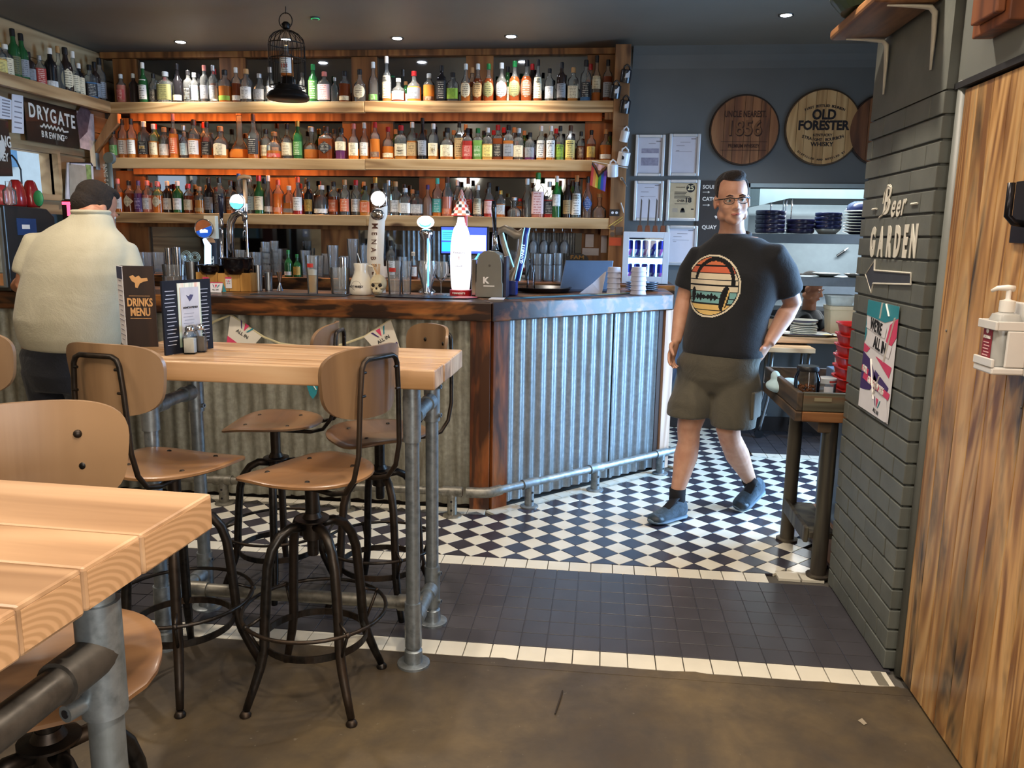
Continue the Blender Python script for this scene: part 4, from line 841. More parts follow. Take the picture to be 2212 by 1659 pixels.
WINE = [(.72,0),(.70,.015),(.15,.04),(.09,.10),(.09,.36),(.2,.42),(.75,.52),(1,.68),(.97,.85),(.84,1),(.80,1),(.92,.85),(.95,.68),(.7,.54),(.15,.45),(0,.44)]
TULIP = [(.62,0),(.60,.03),(.30,.07),(.38,.12),(.50,.30),(.70,.52),(.97,.78),(.95,.9),(.88,1),(.83,1),(.9,.9),(.92,.78),(.64,.52),(.44,.3),(.3,.15),(0,.14)]
CG = thin((.95,.97,.98), .22, .09, (.92,.95,.97)); BEERM = thin((.9,.55,.08), .15, .8, (.85,.45,.05)); FOAM = plain('#f2ead6', .8, var=.03)
LT('tumbler', 'ridged water tumbler, lower of two stacked beside the steel tins', 'glass', 377, 625, 46, 596, [('glass_body', TUMB, CG)])
LT('tumbler', 'upper tumbler of the pair beside the steel tins, bar tools standing in it', 'glass', 377, 597, 47, 571, [('glass_body', TUMB, CG)], Y=4.463)
for px, top, lb in ((367, 536, 'slim steel mixing tin standing in the tumbler'), (385, 534, 'short steel mixing tin leaning in the tumbler')):
    LT('mixing_tin', lb, 'shaker tin', px, 596, 15, top, [('tin', [(.8,0),(1,1),(.95,1),(.75,.05),(0,.04)], CHROME)], Y=4.463)
LT('mixing_tin', 'tall steel shaker tin behind the water tumblers', 'shaker tin', 397, 616, 22, 552, [('tin', [(.8,0),(1,1),(.95,1),(.75,.05),(0,.04)], STEEL)])
t, p, W_, h_ = LT('mixing_tin', 'wide steel shaker tin holding two cocktail strainers', 'shaker tin', 417, 626, 28, 565, [('tin', [(.75,0),(1,1),(.95,1),(.7,.05),(0,.04)], STEEL)])
for px, py, tilt, lb in ((402, 553, .5, 'coil-rimmed cocktail strainer tipped out of the steel tin'), (421, 556, -.3, 'coil-rimmed cocktail strainer upright in the steel tin')):
    c = A(px, py, Y=p.y); s = T('strainer', lb, 'strainer', c, 0)
    ux = Vector((math.cos(tilt), 0, math.sin(tilt))); uz = Vector((0, 0, 1)).cross(Vector((0, 0, 1))); uy = Vector((-math.sin(tilt), .2, math.cos(tilt))).normalized()
    for R in (.030, .022, .014): B('coil', MB().tube([c+ux*R*math.cos(a*PI/12)+uy*R*math.sin(a*PI/12) for a in range(24)], .0022, 6, closed=True), plain('#a9cdd8', .25, .6), s, smooth=True)
    B('handle', MB().tube([c-uy*.03, c-uy*.075], .004, 8), STEEL, s)
# timber caddy with printed cards and black liners
p0, p1 = A(421, 628, Z=ZC), A(546, 630, Z=ZC); y0 = (p0.y+p1.y)/2; hh = A(480, 589, Y=y0).z-ZC
t = T('napkin_caddy', 'small honey-coloured timber caddy with cards tucked in its front', 'caddy', ((p0.x+p1.x)/2, y0+.05, ZC))
hw_ = wood('caddy_timber', '#8f6428', '#b58440', '#c89a55', 'Z', 1.2, .55)
n5 = 5; w5 = (p1.x-p0.x)/n5
for i in range(n5): B('front_slat', MB().box((p0.x+w5*i+.001, y0, ZC), (p0.x+w5*(i+1)-.001, y0+.012, ZC+hh*(1 if i != 2 else .97))), hw_, t, bevel=.0015)
B('back', MB().box((p0.x, y0+.10, ZC), (p1.x, y0+.112, ZC+hh)), hw_, t); B('side', MB().box((p0.x, y0+.013, ZC), (p0.x+.012, y0+.099, ZC+hh)), hw_, t); B('side', MB().box((p1.x-.012, y0+.013, ZC), (p1.x, y0+.099, ZC+hh)), hw_, t)
PINK = plain('#d8456a', .5, var=.05); TEAL = plain('#2f8c9a', .5, var=.05); PURP = plain('#432a66', .5, var=.05)
def allin(o, r, u, w_, par, text=True):
    """the three-triangle emblem with its two words"""
    r = Vector(r).normalized(); u = Vector(u).normalized(); n = r.cross(u); o = Vector(o)
    for k, (poly, m) in enumerate((([(-.42,.30),(-.30,.26),(-.12,-.10),(-.20,-.06)], PURP), ([(-.13,.28),(.13,.28),(0,-.12)], PINK), ([(.42,.30),(.30,.26),(.12,-.10),(.20,-.06)], TEAL))):
        B('printed_emblem', MB().prism([(x*w_, y*w_) for x, y in poly], o+n*.0008, r, u, n*.0004), m, par)
    if text: txt('ALL IN', o+n*.001-u*w_*.30, r, u, w_*.24, INK, par, bold=w_*.004, ext=.0003)
for px in (445, 494):
    c = A(px, 609, Y=y0-.002); card = tag(B('event_card', MB().box((c.x-.018, y0-.0045, c.z-.035), (c.x+.018, y0-.0025, c.z+.028)), PAPER), 'small pink-edged event card tucked before the caddy, ' + ('nearer the steel tins' if px < 470 else 'nearer the black bowl'), 'card', 'event cards on the caddy')
    B('printed_band', MB().box((c.x-.018, y0-.005, c.z+.018), (c.x+.018, y0-.0045, c.z+.028)), PINK, card); allin((c.x, y0-.0046, c.z), (1,0,0), (0,0,1), .03, card)
c = A(467, 631, Z=ZC); c.z = ZC
t = T('event_card', 'white folded event card standing in front of the timber caddy', 'card', c)
B('face', MB().obox(c+VZ*.026, Vector((.036,0,0)), Vector((0,.0008,0)), Vector((0,.012,.026))), PAPER, t); allin(c+Vector((0,-.002,.028)), (1,0,0), (0,.4,1), .052, t)
B('side', MB().prism([(0,0), (.022,.002), (.006,.052)], c+Vector((.036,0,.001)), (1,0.2,0), (0,0,1), (0,.001,0)), TEAL, t); B('printed_band', MB().obox(c+Vector((0,.0105,.0525)), Vector((.036,0,0)), Vector((0,.002,0)), Vector((0,0,.002))), PINK, t)
LINER = plain('#0d0c10', .22, var=.3, coat=.4)
for px, py, w_, top, lb in ((459, 592, 56, 573, 'low black lined tub set in the caddy behind the event cards'), (512, 592, 62, 558, 'deep black plastic-lined bowl set in the caddy')):
    p, W_, h_ = sp(px, py, w_, top, Y=y0+.048); t = T('black_bowl', lb, 'bowl', p)
    loc('bowl', MB().lathe([(W_*.40, 0), (W_*.46, h_*.5), (W_*.5, h_*.94), (W_*.53, h_), (W_*.47, h_*.98), (W_*.40, h_*.2), (0, h_*.15)], n=22), LINER, t, smooth=True)
    loc('liner_rim', MB().tube([(W_*.52*math.cos(a*PI/16), W_*.52*math.sin(a*PI/16), h_+.003*math.sin(a*2.3)) for a in range(32)], .004, 6, closed=True), LINER, t, smooth=True)
LT('mixing_tin', 'brushed steel tin, taller of two beside the jigger', 'shaker tin', 559, 628, 18, 573, [('tin', [(.85,0),(1,1),(.94,1),(.8,.05),(0,.04)], STEEL)])
LT('mixing_tin', 'brushed steel tin, shorter of two beside the jigger', 'shaker tin', 581, 627, 17, 589, [('tin', [(.9,0),(1,1),(.94,1),(.82,.05),(0,.04)], STEEL)])
LT('jigger', 'hourglass steel jigger measure on the bar', 'jigger', 605, 628, 15, 587, [('cone', [(.85,0),(.25,.38),(.22,.46),(1,1),(.93,1),(.2,.5),(0,.48)], CHROME)])
t, p, W_, h_ = LT('pint_glass', 'half-drunk lager glass with a foam head on the bar mat', 'glass', 676, 636, 28, 552, [('glass_body', PINT, CG), ('lager', [(.66,.06),(.76,.5),(.74,.50),(0,.5)], BEERM), ('foam', [(.76,.505),(.84,.64),(0,.66)], FOAM)])
loc('printed_mark', MB().lathe([(W_*.475, h_*.70), (W_*.487, h_*.80)], n=8, a0=-PI/2-.5, a1=-PI/2+.5, caps=False), plain('#b8322c', .4), t)
LT('pint_glass', 'empty pint glass beside the white jug', 'glass', 735, 635, 40, 578, [('glass_body', TUMB, CG)])
LT('mixing_tin', 'chrome tin standing inside the pint glass beside the white jug', 'shaker tin', 741, 628, 20, 561, [('tin', [(.85,0),(1,1),(.94,1),(.8,.05),(0,.04)], CHROME)], zfix=ZC+.012)
POT = plain('#e3dccb', .3, var=.04, coat=.4)
t, p, W_, h_ = LT('water_jug', 'white stoneware whisky water jug with a black printed badge', 'jug', 781, 636, 50, 569, [('jug_body', [(.86,0),(.98,.06),(1,.2),(.86,.45),(.60,.68),(.55,.80),(.62,.98),(.60,1),(.52,.98),(.5,.8),(0,.75)], POT)])
loc('handle', MB().tube([(W_*.32, .0, h_*.93), (W_*.52, 0, h_*.90), (W_*.60, 0, h_*.72), (W_*.52, 0, h_*.52), (W_*.44, 0, h_*.42)], .006, 8), POT, t, smooth=True)
txt('HOT WHISKY', p+Vector((-.01, -W_*.505, h_*.27)), (1,0,0), (0,0,1), .016, INK, t, bold=.0004, sx=.8); B('printed_ring', MB().tube([p+Vector((-.01+.026*math.cos(a*PI/12), -W_*.5+.004*abs(math.sin(a*PI/12)), h_*.30+.026*math.sin(a*PI/12))) for a in range(24)], .0008, 5, closed=True), INK, t)
tag(B('teaspoon', MB().tube([p+Vector((.01, 0, h_*.8)), p+Vector((-.02, 0, h_*1.32))], [.003, .004], 8), STEEL), 'steel utensil handle leaning out of the white jug', 'utensil')
# skull mug with wooden stirrers
p, W_, h_ = sp(818, 637, 36, 593, ZC); t = T('skull_mug', 'bone-coloured skull-shaped ceramic mug full of wooden stirrers', 'mug', p)
sk = plain('#cdbf9c', .4, var=.1, coat=.3); mb = MB().ell((0,0,h_*.56), (W_*.5, W_*.46, h_*.45), 20, 14).ell((0,-W_*.18,h_*.22), (W_*.32, W_*.32, h_*.22), 14, 8).ell((W_*.26,-W_*.34,h_*.38), (W_*.13, W_*.1, h_*.09), 8, 6).ell((-W_*.26,-W_*.34,h_*.38), (W_*.13, W_*.1, h_*.09), 8, 6).ell((0,-W_*.44,h_*.62), (W_*.34, W_*.06, h_*.05), 10, 6)
def remesh(v, it=3):
    def f(o):
        m = o.modifiers.new('skin', 'REMESH'); m.mode = 'VOXEL'; m.voxel_size = v; m.use_smooth_shade = True
        s = o.modifiers.new('relax', 'SMOOTH'); s.iterations = it; s.factor = .5
    return f
loc('skull', mb, sk, t, smooth=True, mods=[remesh(.0022, 2)])
dk_ = plain('#1c1712', .7)
for s in (-1, 1): loc('eye_socket', MB().ell((s*W_*.2, -W_*.40, h_*.50), (W_*.12, W_*.07, h_*.10), 12, 8), dk_, t, smooth=True)
loc('nose_hole', MB().ell((0, -W_*.47, h_*.34), (W_*.06, W_*.04, h_*.06), 8, 6), dk_, t); loc('mouth', MB().box((-W_*.16, -W_*.52, h_*.13), (W_*.16, -W_*.46, h_*.15)), dk_, t)
for i in range(12):
    a = i*.55; B('drink_stirrer', MB().tube([p+Vector((.004*math.cos(a), .004*math.sin(a), h_*.9)), p+Vector((.022*math.cos(a)-.012, .012*math.sin(a), h_*1.52))], .0022, 5), plain('#d9b486', .6)); o = bpy.data.objects[-1] if 0 else COL.objects[-1]
    tag(o, 'thin pale wooden stirrer standing in the skull mug', 'stirrer', 'wooden stirrers in the skull mug')
tag(B('till_receipt', MB().grid(lambda u, v: A(822+17*u, 575+24*v, Y=4.50)+Vector((0, .003*math.sin(u*5), 0)), 4, 4), PAPER), 'white slip standing behind the stirrers', 'receipt')
for px, w_, top, lb, red in ((853, 34, 563, 'clear pint glass with a red printed mark, next to the skull mug', 1), (878, 25, 564, 'clear pint glass standing behind the red-marked one', 0)):
    t, p, W_, h_ = LT('pint_glass', lb, 'glass', px, 637-2*(1-red), w_, top, [('glass_body', PINT, CG)])
    if red: loc('printed_mark', MB().lathe([(W_*.470, h_*.68), (W_*.487, h_*.80)], n=8, a0=-PI/2-.55, a1=-PI/2+.4, caps=False), plain('#b8322c', .4), t)
LT('beer_glass', 'curvy stemmed beer glass on the oval bar tray', 'glass', 923, 640, 45, 563, [('glass_body', TULIP, CG)]); LT('wine_glass', 'stemmed wine glass on the oval bar tray', 'glass', 953, 638, 32, 565, [('glass_body', WINE, CG)])
c = A(915, 643, Z=ZC); t = T('drip_tray', 'flat dark bar tray with a red end under the glasses', 'tray', (c.x, c.y+.04, ZC-.0012))
loc('tray', MB().lathe([(.27, 0), (.28, .004), (.275, .006), (.0, .0052)], n=28, ay=(0,.34,0), sq=[3,3,3,2]), plain('#23222c', .35), t)
loc('red_end', MB().prism([(.17,-.085),(.24,-.075),(.285,-.01),(.285,.04),(.23,.08),(.17,.085)], (0,0,.0058), (1,0,0), (0,1,0), (0,0,.0016)), plain('#b3202c', .4), t)
MAT = plain('#1d3f4f', .7); mk = tag(B('bar_runner', MB().prism([(0,0),(1.06,1.06),(1.0,1.14),(-.06,.08)], (-.50, 4.30, ZC-.001), (.72,0,0), (0,.72,0), (0,0,.004)), MAT), 'dark teal rubber bar runner along the angled bar', 'bar runner')
B('printed_strip', MB().prism([(.12,.145),(.60,.625),(.57,.66),(.09,.18)], (-.50, 4.30, ZC+.0031), (.72,0,0), (0,.72,0), (0,0,.0006)), plain('#4f8fa6', .6), mk); B('printed_strip', MB().prism([(.66,.685),(.9,.925),(.87,.96),(.63,.72)], (-.50, 4.30, ZC+.0031), (.72,0,0), (0,.72,0), (0,0,.0006)), plain('#a9a878', .6), mk)
tag(B('bar_runner', MB().box((A(560, 633, Z=ZC).x, 4.20, ZC-.001), (A(745, 640, Z=ZC).x, 4.36, ZC+.003)), plain('#27272b', .7)), 'black rubber bar mat under the half-drunk lager', 'bar runner')
tag(B('white_card', MB().box(A(1055, 647, Z=ZC)+Vector((0,0,0)), A(1091, 645, Z=ZC)+Vector((0,.03,.003))), PAPER), 'white card lying before the grey beer font', 'card')
# ---------------------------------------------------------------- beer fonts
YT = 4.56
def disc(c, r, th, m, par, nm, n=28, rz=0, ry=None): return B(nm, MB().lathe([(0,0),(r*.94,0),(r,th*.15),(r,th*.85),(r*.94,th),(0,th)], c, n, ax=(1,0,0), ay=(0,0,ry or 1), az=(0,1,0), caps=False), m, par, smooth=True, auto=40)
GLOWW = plain('#ffffff', .3, var=0, emit=2.2, ecol='#f4f8ff'); GLOWB = plain('#7fc6ff', .3, var=0, emit=2.0, ecol='#4fa8ff'); GLOWC = plain('#8fe6ff', .3, var=0, emit=1.5, ecol='#38c8ff'); STRP = plain('#bfeaff', .3, var=0, emit=.55, ecol='#8fd8ff')
def rim(c, r, par, m=CHROME, k=.003): return B('badge_rim', MB().tube([c+Vector((r*math.cos(a*PI/16), 0, r*math.sin(a*PI/16))) for a in range(32)], k, 8, closed=True), m, par, smooth=True)
u_ = lambda px, py, Y=YT: A(px, py, Y=Y)
def rr(w_, x, Y=YT): return (u_(x+w_/2, 500, Y)-u_(x-w_/2, 500, Y)).x
# A: amber and blue badge on a glowing glass column
c = u_(440, 494); t = T('beer_font', 'beer font with a round amber and blue badge on a glowing blue-white column', 'beer font', (c.x, YT, ZC))
R = rr(38, 440)/2; disc(c, R, .02, plain('#b9b2a8', .3), t, 'badge')
B('badge_print', MB().prism([(math.cos(a)*R*.93, math.sin(a)*R*.93) for a in [math.radians(x) for x in range(25, 206, 12)]], c-Vector((0,.001,0)), (1,0,0), (0,0,1), (0,-.001,0)), plain('#b87048', .4, var=.2), t)
B('badge_print', MB().prism([(math.cos(a)*R*.93, math.sin(a)*R*.93) for a in [math.radians(x) for x in range(200, 386, 12)]], c-Vector((0,.001,0)), (1,0,0), (0,0,1), (0,-.0012,0)), plain('#1f52b8', .4, var=.05, emit=.35), t)
B('lit_wordmark', MB().prism([(-.022,.004),(-.010,.008),(-.004,.004),(.006,.009),(.024,.004),(.024,-.010),(-.022,-.012)], c+Vector((0,-.0025,-.012)), (1,0,0), (0,0,1), (0,-.0008,0)), GLOWW, t); rim(c, R, t)
B('column', MB().tube([u_(441, 516), u_(449, 530), u_(449, 572), Vector((u_(449, 572).x, YT, ZC))], [.010, .019, .019, .021], 16), plain('#cfe6ff', .15, var=0, emit=1.5, ecol='#a8ccff'), t, smooth=True)
B('base', MB().lathe([(.045, ZC), (.045, ZC+.012), (.025, ZC+.02)], (u_(449, 572).x, YT, 0), 18), CHROME, t, smooth=True, auto=40)
# leaning cream and black display column
x0, x1 = u_(442, 520, 4.63).x, u_(467, 520, 4.63).x; zt, zm = u_(455, 466, 4.63).z, u_(455, 516, 4.63).z
t = T('advert_column', 'tall square advert column, cream above and black with white upright letters below', 'advert', ((x0+x1)/2, 4.65, ZC))
B('upper', MB().box((x0, 4.63, zm), (x1, 4.67, zt)), CREAM, t, bevel=.003); B('lower', MB().box((x0, 4.63, ZC), (x1, 4.67, zm-.0005)), plain('#1a1a20', .4), t, bevel=.003)
B('printed_dome', MB().lathe([(0,0),((x1-x0)*.42,0),((x1-x0)*.42,.001)], ((x0+x1)/2, 4.6288, zm-.022), 14, a0=0, a1=PI, ax=(1,0,0), ay=(0,0,1), az=(0,1,0), caps=False), plain('#c08a58', .5), t)
txt('ERLEE', ((x0+x1)/2, 4.629, ZC+(zm-ZC)*.45), (0,0,1), (-1,0,0), .052, CREAM, t, bold=.001, sx=.85)
# B: chrome swan neck
t = T('beer_font', 'chrome swan-neck beer font with a navy lever and a glowing cyan badge', 'beer font', (u_(497, 560).x, YT, ZC))
b0 = Vector((u_(497, 560).x, YT, ZC)); B('neck', MB().tube([b0, u_(497, 500), u_(499, 480), u_(506, 466), u_(517, 460), u_(527, 463)], [.026, .0215, .0215, .021, .018, .015], 18), CHROME, t, smooth=True)
B('tap_head', MB().tube([u_(529, 456), u_(529, 470), u_(527, 478)], [.014, .016, .010], 14), CHROME, t, smooth=True); B('spout', MB().cyl(u_(528, 476), u_(528, 500), .006), CHROME, t, smooth=True); B('nozzle', MB().cyl(u_(528, 500), u_(528, 520), .0085), thin((.8,.85,.88)), t, smooth=True)
c = u_(513, 436)-Vector((0,.01,0)); R = rr(31, 513)/2; disc(c, R, .02, GLOWW, t, 'badge'); rim(c, R, t)
B('badge_print', MB().prism([(math.cos(a)*R*.95, math.sin(a)*R*.95) for a in [math.radians(x) for x in range(186, 356, 10)]], c-Vector((0,.001,0)), (1,0,0), (0,0,1), (0,-.001,0)), GLOWC, t); B('badge_stem', MB().cyl(u_(516, 450), u_(522, 462), .006), CHROME, t)
B('lever', MB().tube([u_(477, 423), u_(477, 430), u_(478, 470)], [.016, .018, .010], 14), plain('#23283c', .25, coat=.5), t, smooth=True); B('lever_collar', MB().tube([u_(478, 470), u_(478, 478), u_(478, 486), u_(478, 496)], [.009, .013, .013, .009], 14), CHROME, t, smooth=True)
B('lever_arm', MB().tube([u_(478, 496), u_(480, 560), Vector((u_(480, 560).x, YT, ZC))], .010, 12), CHROME, t, smooth=True)
t = T('tap_mallet', 'pale wooden mushroom-topped tap lever rising behind the cyan badge', 'tap lever', u_(530, 427, 4.60)); 
B('stem', MB().tube([u_(531, 440, 4.60), u_(530, 415, 4.60), u_(528, 388, 4.60)], [.0125, .0125, .010], 12), PALEWOOD, t, smooth=True); B('cap', MB().tube([u_(513, 388, 4.60), u_(516, 383, 4.60), u_(528, 381, 4.60), u_(540, 383, 4.60), u_(543, 389, 4.60)], [.005, .010, .012, .010, .005], 10), PALEWOOD, t, smooth=True)
B('socket', MB().cyl(u_(531, 438, 4.60), u_(531, 462, 4.60), .011), CHROME, t); B('post', MB().cyl(u_(531, 462, 4.60), Vector((u_(531, 462, 4.60).x, 4.60, ZC)), .007), CHROME, t)
# C: bowed white column with lettering running down
t = T('beer_font', 'bowed white beer column with brown lettering running down it and a round lit top badge', 'beer font', (u_(813, 570).x, YT, ZC))
zb, ztp = ZC, u_(818, 452).z
def bow(u, v, d=0):
    z = zb+(ztp-zb)*v; x = u_(795+4*abs(v-.4)*2, 570).x; wv = .098*(1-.10*(2*v-1)**2)+(.012 if v > .9 else 0)
    a = (u-.5)*2; return Vector((x+.006*(v-.5)**2*4+wv*(u), YT-.03*(1-a*a)-.025*math.sin(v*PI)+d, z+(.02*a if v > .98 else 0)))
mb = MB().grid(lambda u, v: bow(u, v), 10, 14); k = len(mb.v); mb.grid(lambda u, v: bow(1-u, v, .022 if 0 < u < 1 else .0), 10, 14)
B('shield', mb, plain('#ece7dc', .3, coat=.4, var=.03), t, smooth=True)
B('chrome_cup', MB().ell(u_(819, 464)+Vector((0,-.035,0)), (.039, .016, .033), 18, 12), CHROME, t, smooth=True)
ctr = bow(.48, .50, -.004); lw = plain('#5a3324', .5)
for s, v in (('M', .80), ('E', .71), ('N', .615), ('A', .52), ('B', .42), ('R', .33), ('E', .24), ('A', .15)):
    q = bow(.47, v, -.002); txt(s, q, (0,.06*(v-.5)*-1,-1), (1,0,0), .044 if s not in 'M' else .052, lw, t, bold=.0003, sx=.85)
txt('&', bow(.60, .515, -.003), (0,0,-1), (1,0,0), .02, lw, t) if 0 else None
c = u_(817, 429); R = rr(32, 817)/2; disc(c, R, .02, GLOWW, t, 'badge'); rim(c, R, t); B('badge_stem', MB().cyl(u_(818, 444), u_(819, 458), .007), CHROME, t)
B('lever', MB().tube([u_(832, 396, 4.58), u_(832, 462, 4.58)], [.014, .012], 12), CHROME, t, smooth=True)
# D: chrome column with an oval lit badge
t = T('beer_font', 'slim chrome beer column with an oval white and cyan lit badge', 'beer font', (u_(921, 590).x, YT+.1, ZC)); Y4 = YT+.1
cx_ = u_(922, 560, Y4).x; B('column', MB().lathe([(.05, ZC), (.05, ZC+.01), (.026, ZC+.03), (.0265, u_(922, 516, Y4).z-.01), (.040, u_(922, 508, Y4).z), (.043, u_(922, 503, Y4).z), (.036, u_(922, 496, Y4).z), (.012, u_(922, 493, Y4).z)], (cx_, Y4, 0), 22), CHROME, t, smooth=True, auto=60)
c = u_(921, 480, Y4)-Vector((0,.02,0)); B('badge', MB().ell(c, (rr(37, 921, Y4)/2, .016, rr(26, 921, Y4)/2), 22, 12), GLOWW, t, smooth=True)
B('badge_print', MB().tube([c+Vector((-.036,-.012,-.004)), c+Vector((-.024,-.012,-.019)), c+Vector((0,-.012,-.025)), c+Vector((.024,-.012,-.019)), c+Vector((.036,-.012,-.004))], [.003,.006,.007,.006,.003], 8), GLOWC, t, smooth=True); B('light_edge', MB().box((cx_+.010, Y4-.030, ZC+.04), (cx_+.018, Y4-.022, u_(922, 515, Y4).z)), GLOWB, t)
# E: glowing white bottle-shaped font
Y5 = 4.50; c = u_(995, 626, Y5); ws = lambda px: (u_(997+px/2, 560, Y5)-u_(997-px/2, 560, Y5)).x/2; zz_ = lambda py: u_(997, py, Y5).z
t = T('beer_font', 'glowing white bottle-shaped lager font on a red foot', 'beer font', (c.x, Y5, ZC))
B('lit_bottle', MB().lathe([(ws(37), zz_(626)), (ws(40), zz_(618)), (ws(44), zz_(590)), (ws(45), zz_(560)), (ws(43), zz_(530)), (ws(37), zz_(506)), (ws(29), zz_(492)), (ws(20), zz_(486)), (ws(20), zz_(483)), (ws(17), zz_(481)), (ws(14), zz_(470)), (ws(13), zz_(469))], (c.x, Y5, 0), 28), plain('#ffffff', .3, var=0, emit=.62, ecol='#fbf6ff'), t, smooth=True)
RED = plain('#b81e28', .35, coat=.3); B('foot', MB().lathe([(ws(47), ZC), (ws(47), zz_(626)), (ws(38), zz_(625))], (c.x, Y5, 0), 28), RED, t, smooth=True, auto=40); B('neck_post', MB().cyl((c.x+.018, Y5+.05, ZC+.06), (c.x+.018, Y5+.05, zz_(466)), .011), RED, t)
fr = lambda py, px: Vector((c.x, Y5-ws(px)-.001, zz_(py)))
txt("TENNENT'S", fr(546, 45), (1,0,0), (0,0,1), .013, plain('#9aa4b4', .5), t, bold=.0003); txt('T', fr(558, 45.5), (1,0,0), (0,0,1), .024, plain('#a04a58', .5), t); txt('LAGER', fr(574, 45), (1,0,0), (0,0,1), .014, plain('#9aa4b4', .5), t, bold=.0003)
txt("TENNENT'S", Vector((c.x, Y5-ws(47)-.001, (ZC+zz_(626))/2)), (1,0,0), (0,0,1), .014, WHITE, t, bold=.0005)
# chequered cone on the shelf behind
cc = A(998, 467, Y=YS+.10); cc.z = ZS[2]; hq = A(998, 410, Y=YS+.1).z-ZS[2]; wq = (A(1021, 460, Y=YS+.1)-A(975, 460, Y=YS+.1)).x/2
t = T('party_cone', 'red-rimmed paper cone chequered in white, red and black among the lowest bottles', 'cone', (cc.x, cc.y-.03, cc.z)); cm = [plain('#e9e0d4', .7), plain('#c4453c', .7), plain('#2c2a2c', .7), plain('#d98a68', .7)]
mb = MB(); NR, NC = 9, 14
for i in range(NR):
    for k in range(NC):
        a0, a1 = 2*PI*k/NC, 2*PI*(k+1)/NC; r0, r1 = wq*(1-i/NR*.92), wq*(1-(i+1)/NR*.92)
        mb.add([(r0*math.cos(a0), r0*math.sin(a0), hq*i/NR), (r0*math.cos(a1), r0*math.sin(a1), hq*i/NR), (r1*math.cos(a1), r1*math.sin(a1), hq*(i+1)/NR), (r1*math.cos(a0), r1*math.sin(a0), hq*(i+1)/NR)], [(0,1,2,3)], random.choice((1,2,3)) if (i+k) % 2 else 0)
loc('cone', mb, cm, t); loc('rim', MB().tube([(wq*math.cos(a*PI/14), wq*math.sin(a*PI/14), .004) for a in range(28)], .004, 6, closed=True), RED, t)
# F: grey enamel font with the black lever
Y6 = 4.40; x0, x1 = u_(1027, 600, Y6).x, u_(1086, 600, Y6).x; zt = u_(1055, 541, Y6).z; GE = plain('#77756c', .25, coat=.6, var=.03)
t = T('beer_font', 'squat grey enamel beer font with a white letter K and tall black lever', 'beer font', ((x0+x1)/2, Y6+.06, ZC)); w_ = x1-x0
prf = [(-w_/2, 0), (w_/2, 0), (w_/2, .30*(zt-ZC)), (w_*.47, .32*(zt-ZC)), (w_*.46, .70*(zt-ZC)), (w_*.38, .90*(zt-ZC)), (w_*.2, .985*(zt-ZC)), (0, zt-ZC), (-w_*.2, .985*(zt-ZC)), (-w_*.38, .90*(zt-ZC)), (-w_*.46, .70*(zt-ZC)), (-w_*.47, .32*(zt-ZC)), (-w_/2, .30*(zt-ZC))]
B('housing', MB().prism(prf, ((x0+x1)/2, Y6, ZC), (1,0,0), (0,0,1), (0,.15,0)), GE, t, bevel=.008); B('dark_side', MB().box((x1+.001, Y6+.02, ZC), (x1+.018, Y6+.16, zt-.03)), plain('#2b2836', .3), t, bevel=.004)
for k in (0, 1): B('lit_edge', MB().tube([(x0-.010-.012*k, Y6+.05+.03*k, ZC+.05), (x0-.010-.012*k, Y6+.05+.03*k, zt-.06), (x0+.008, Y6+.06+.03*k, zt-.02)], .004, 8), GLOWC, t, smooth=True)
B('chrome_side', MB().box((x0-.026, Y6+.03, ZC), (x0-.001, Y6+.13, zt-.05)), CHROME, t, bevel=.004)
txt('K', (x0+w_*.38, Y6-.0015, ZC+(zt-ZC)*.36), (1,0,0), (0,0,1), .048, WHITE, t, bold=.002); B('printed_line', MB().box((x0+w_*.30, Y6-.0015, ZC+(zt-ZC)*.235), (x0+w_*.70, Y6, ZC+(zt-ZC)*.255)), WHITE, t)
B('keyhole', MB().cyl((x0+w_*.52, Y6-.004, ZC+(zt-ZC)*.68), (x0+w_*.52, Y6+.01, ZC+(zt-ZC)*.68), .006), CHROME, t)
B('lever', MB().tube([u_(1067, 434, Y6+.08), u_(1067, 450, Y6+.08), u_(1069, 502, Y6+.08)], [.012, .015, .009], 14), plain('#15151a', .2, coat=.6), t, smooth=True); B('lever_base', MB().tube([u_(1069, 502, Y6+.08), u_(1069, 516, Y6+.08), u_(1070, 540, Y6+.08)], [.012, .015, .02], 14), CHROME, t, smooth=True)
# G: harp
Y7 = 4.66; h_ = lambda px, py: u_(px, py, Y7); BR = plain('#8a7c68', .35, .15, .1, coat=.4); BL = plain('#14246e', .3, var=.05, emit=.12)
t = T('beer_font', 'harp-shaped bronze beer font with a lit blue and white lettered pillar', 'beer font', (h_(1105, 610).x, Y7, ZC))
B('harp_neck', MB().tube([h_(1078, 508), h_(1081, 498), h_(1090, 494), h_(1103, 500), h_(1113, 507), h_(1124, 507), h_(1131, 496)], [.010, .020, .022, .024, .026, .026, .014], 14), BR, t, smooth=True)
B('sound_box', MB().tube([h_(1082, 500), h_(1088, 525), h_(1098, 560), h_(1108, 585)], [.014, .018, .019, .016], 12), BR, t, smooth=True)
B('pillar', MB().tube([h_(1131, 500), h_(1128, 530), h_(1122, 558), h_(1113, 582), h_(1106, 598), h_(1104, 612), Vector((h_(1104, 612).x, Y7, ZC))], [.022, .021, .022, .026, .032, .034, .034], 14), BR, t, smooth=True)
face = [h_(1139, 492), h_(1135, 511), h_(1133, 530), h_(1130, 552), h_(1123, 580), h_(1117, 606)]
def band(nm, off, r, m): return B(nm, MB().tube([p+Vector((off, -.022, 0)) for p in face], r, 8), m, t, smooth=True)
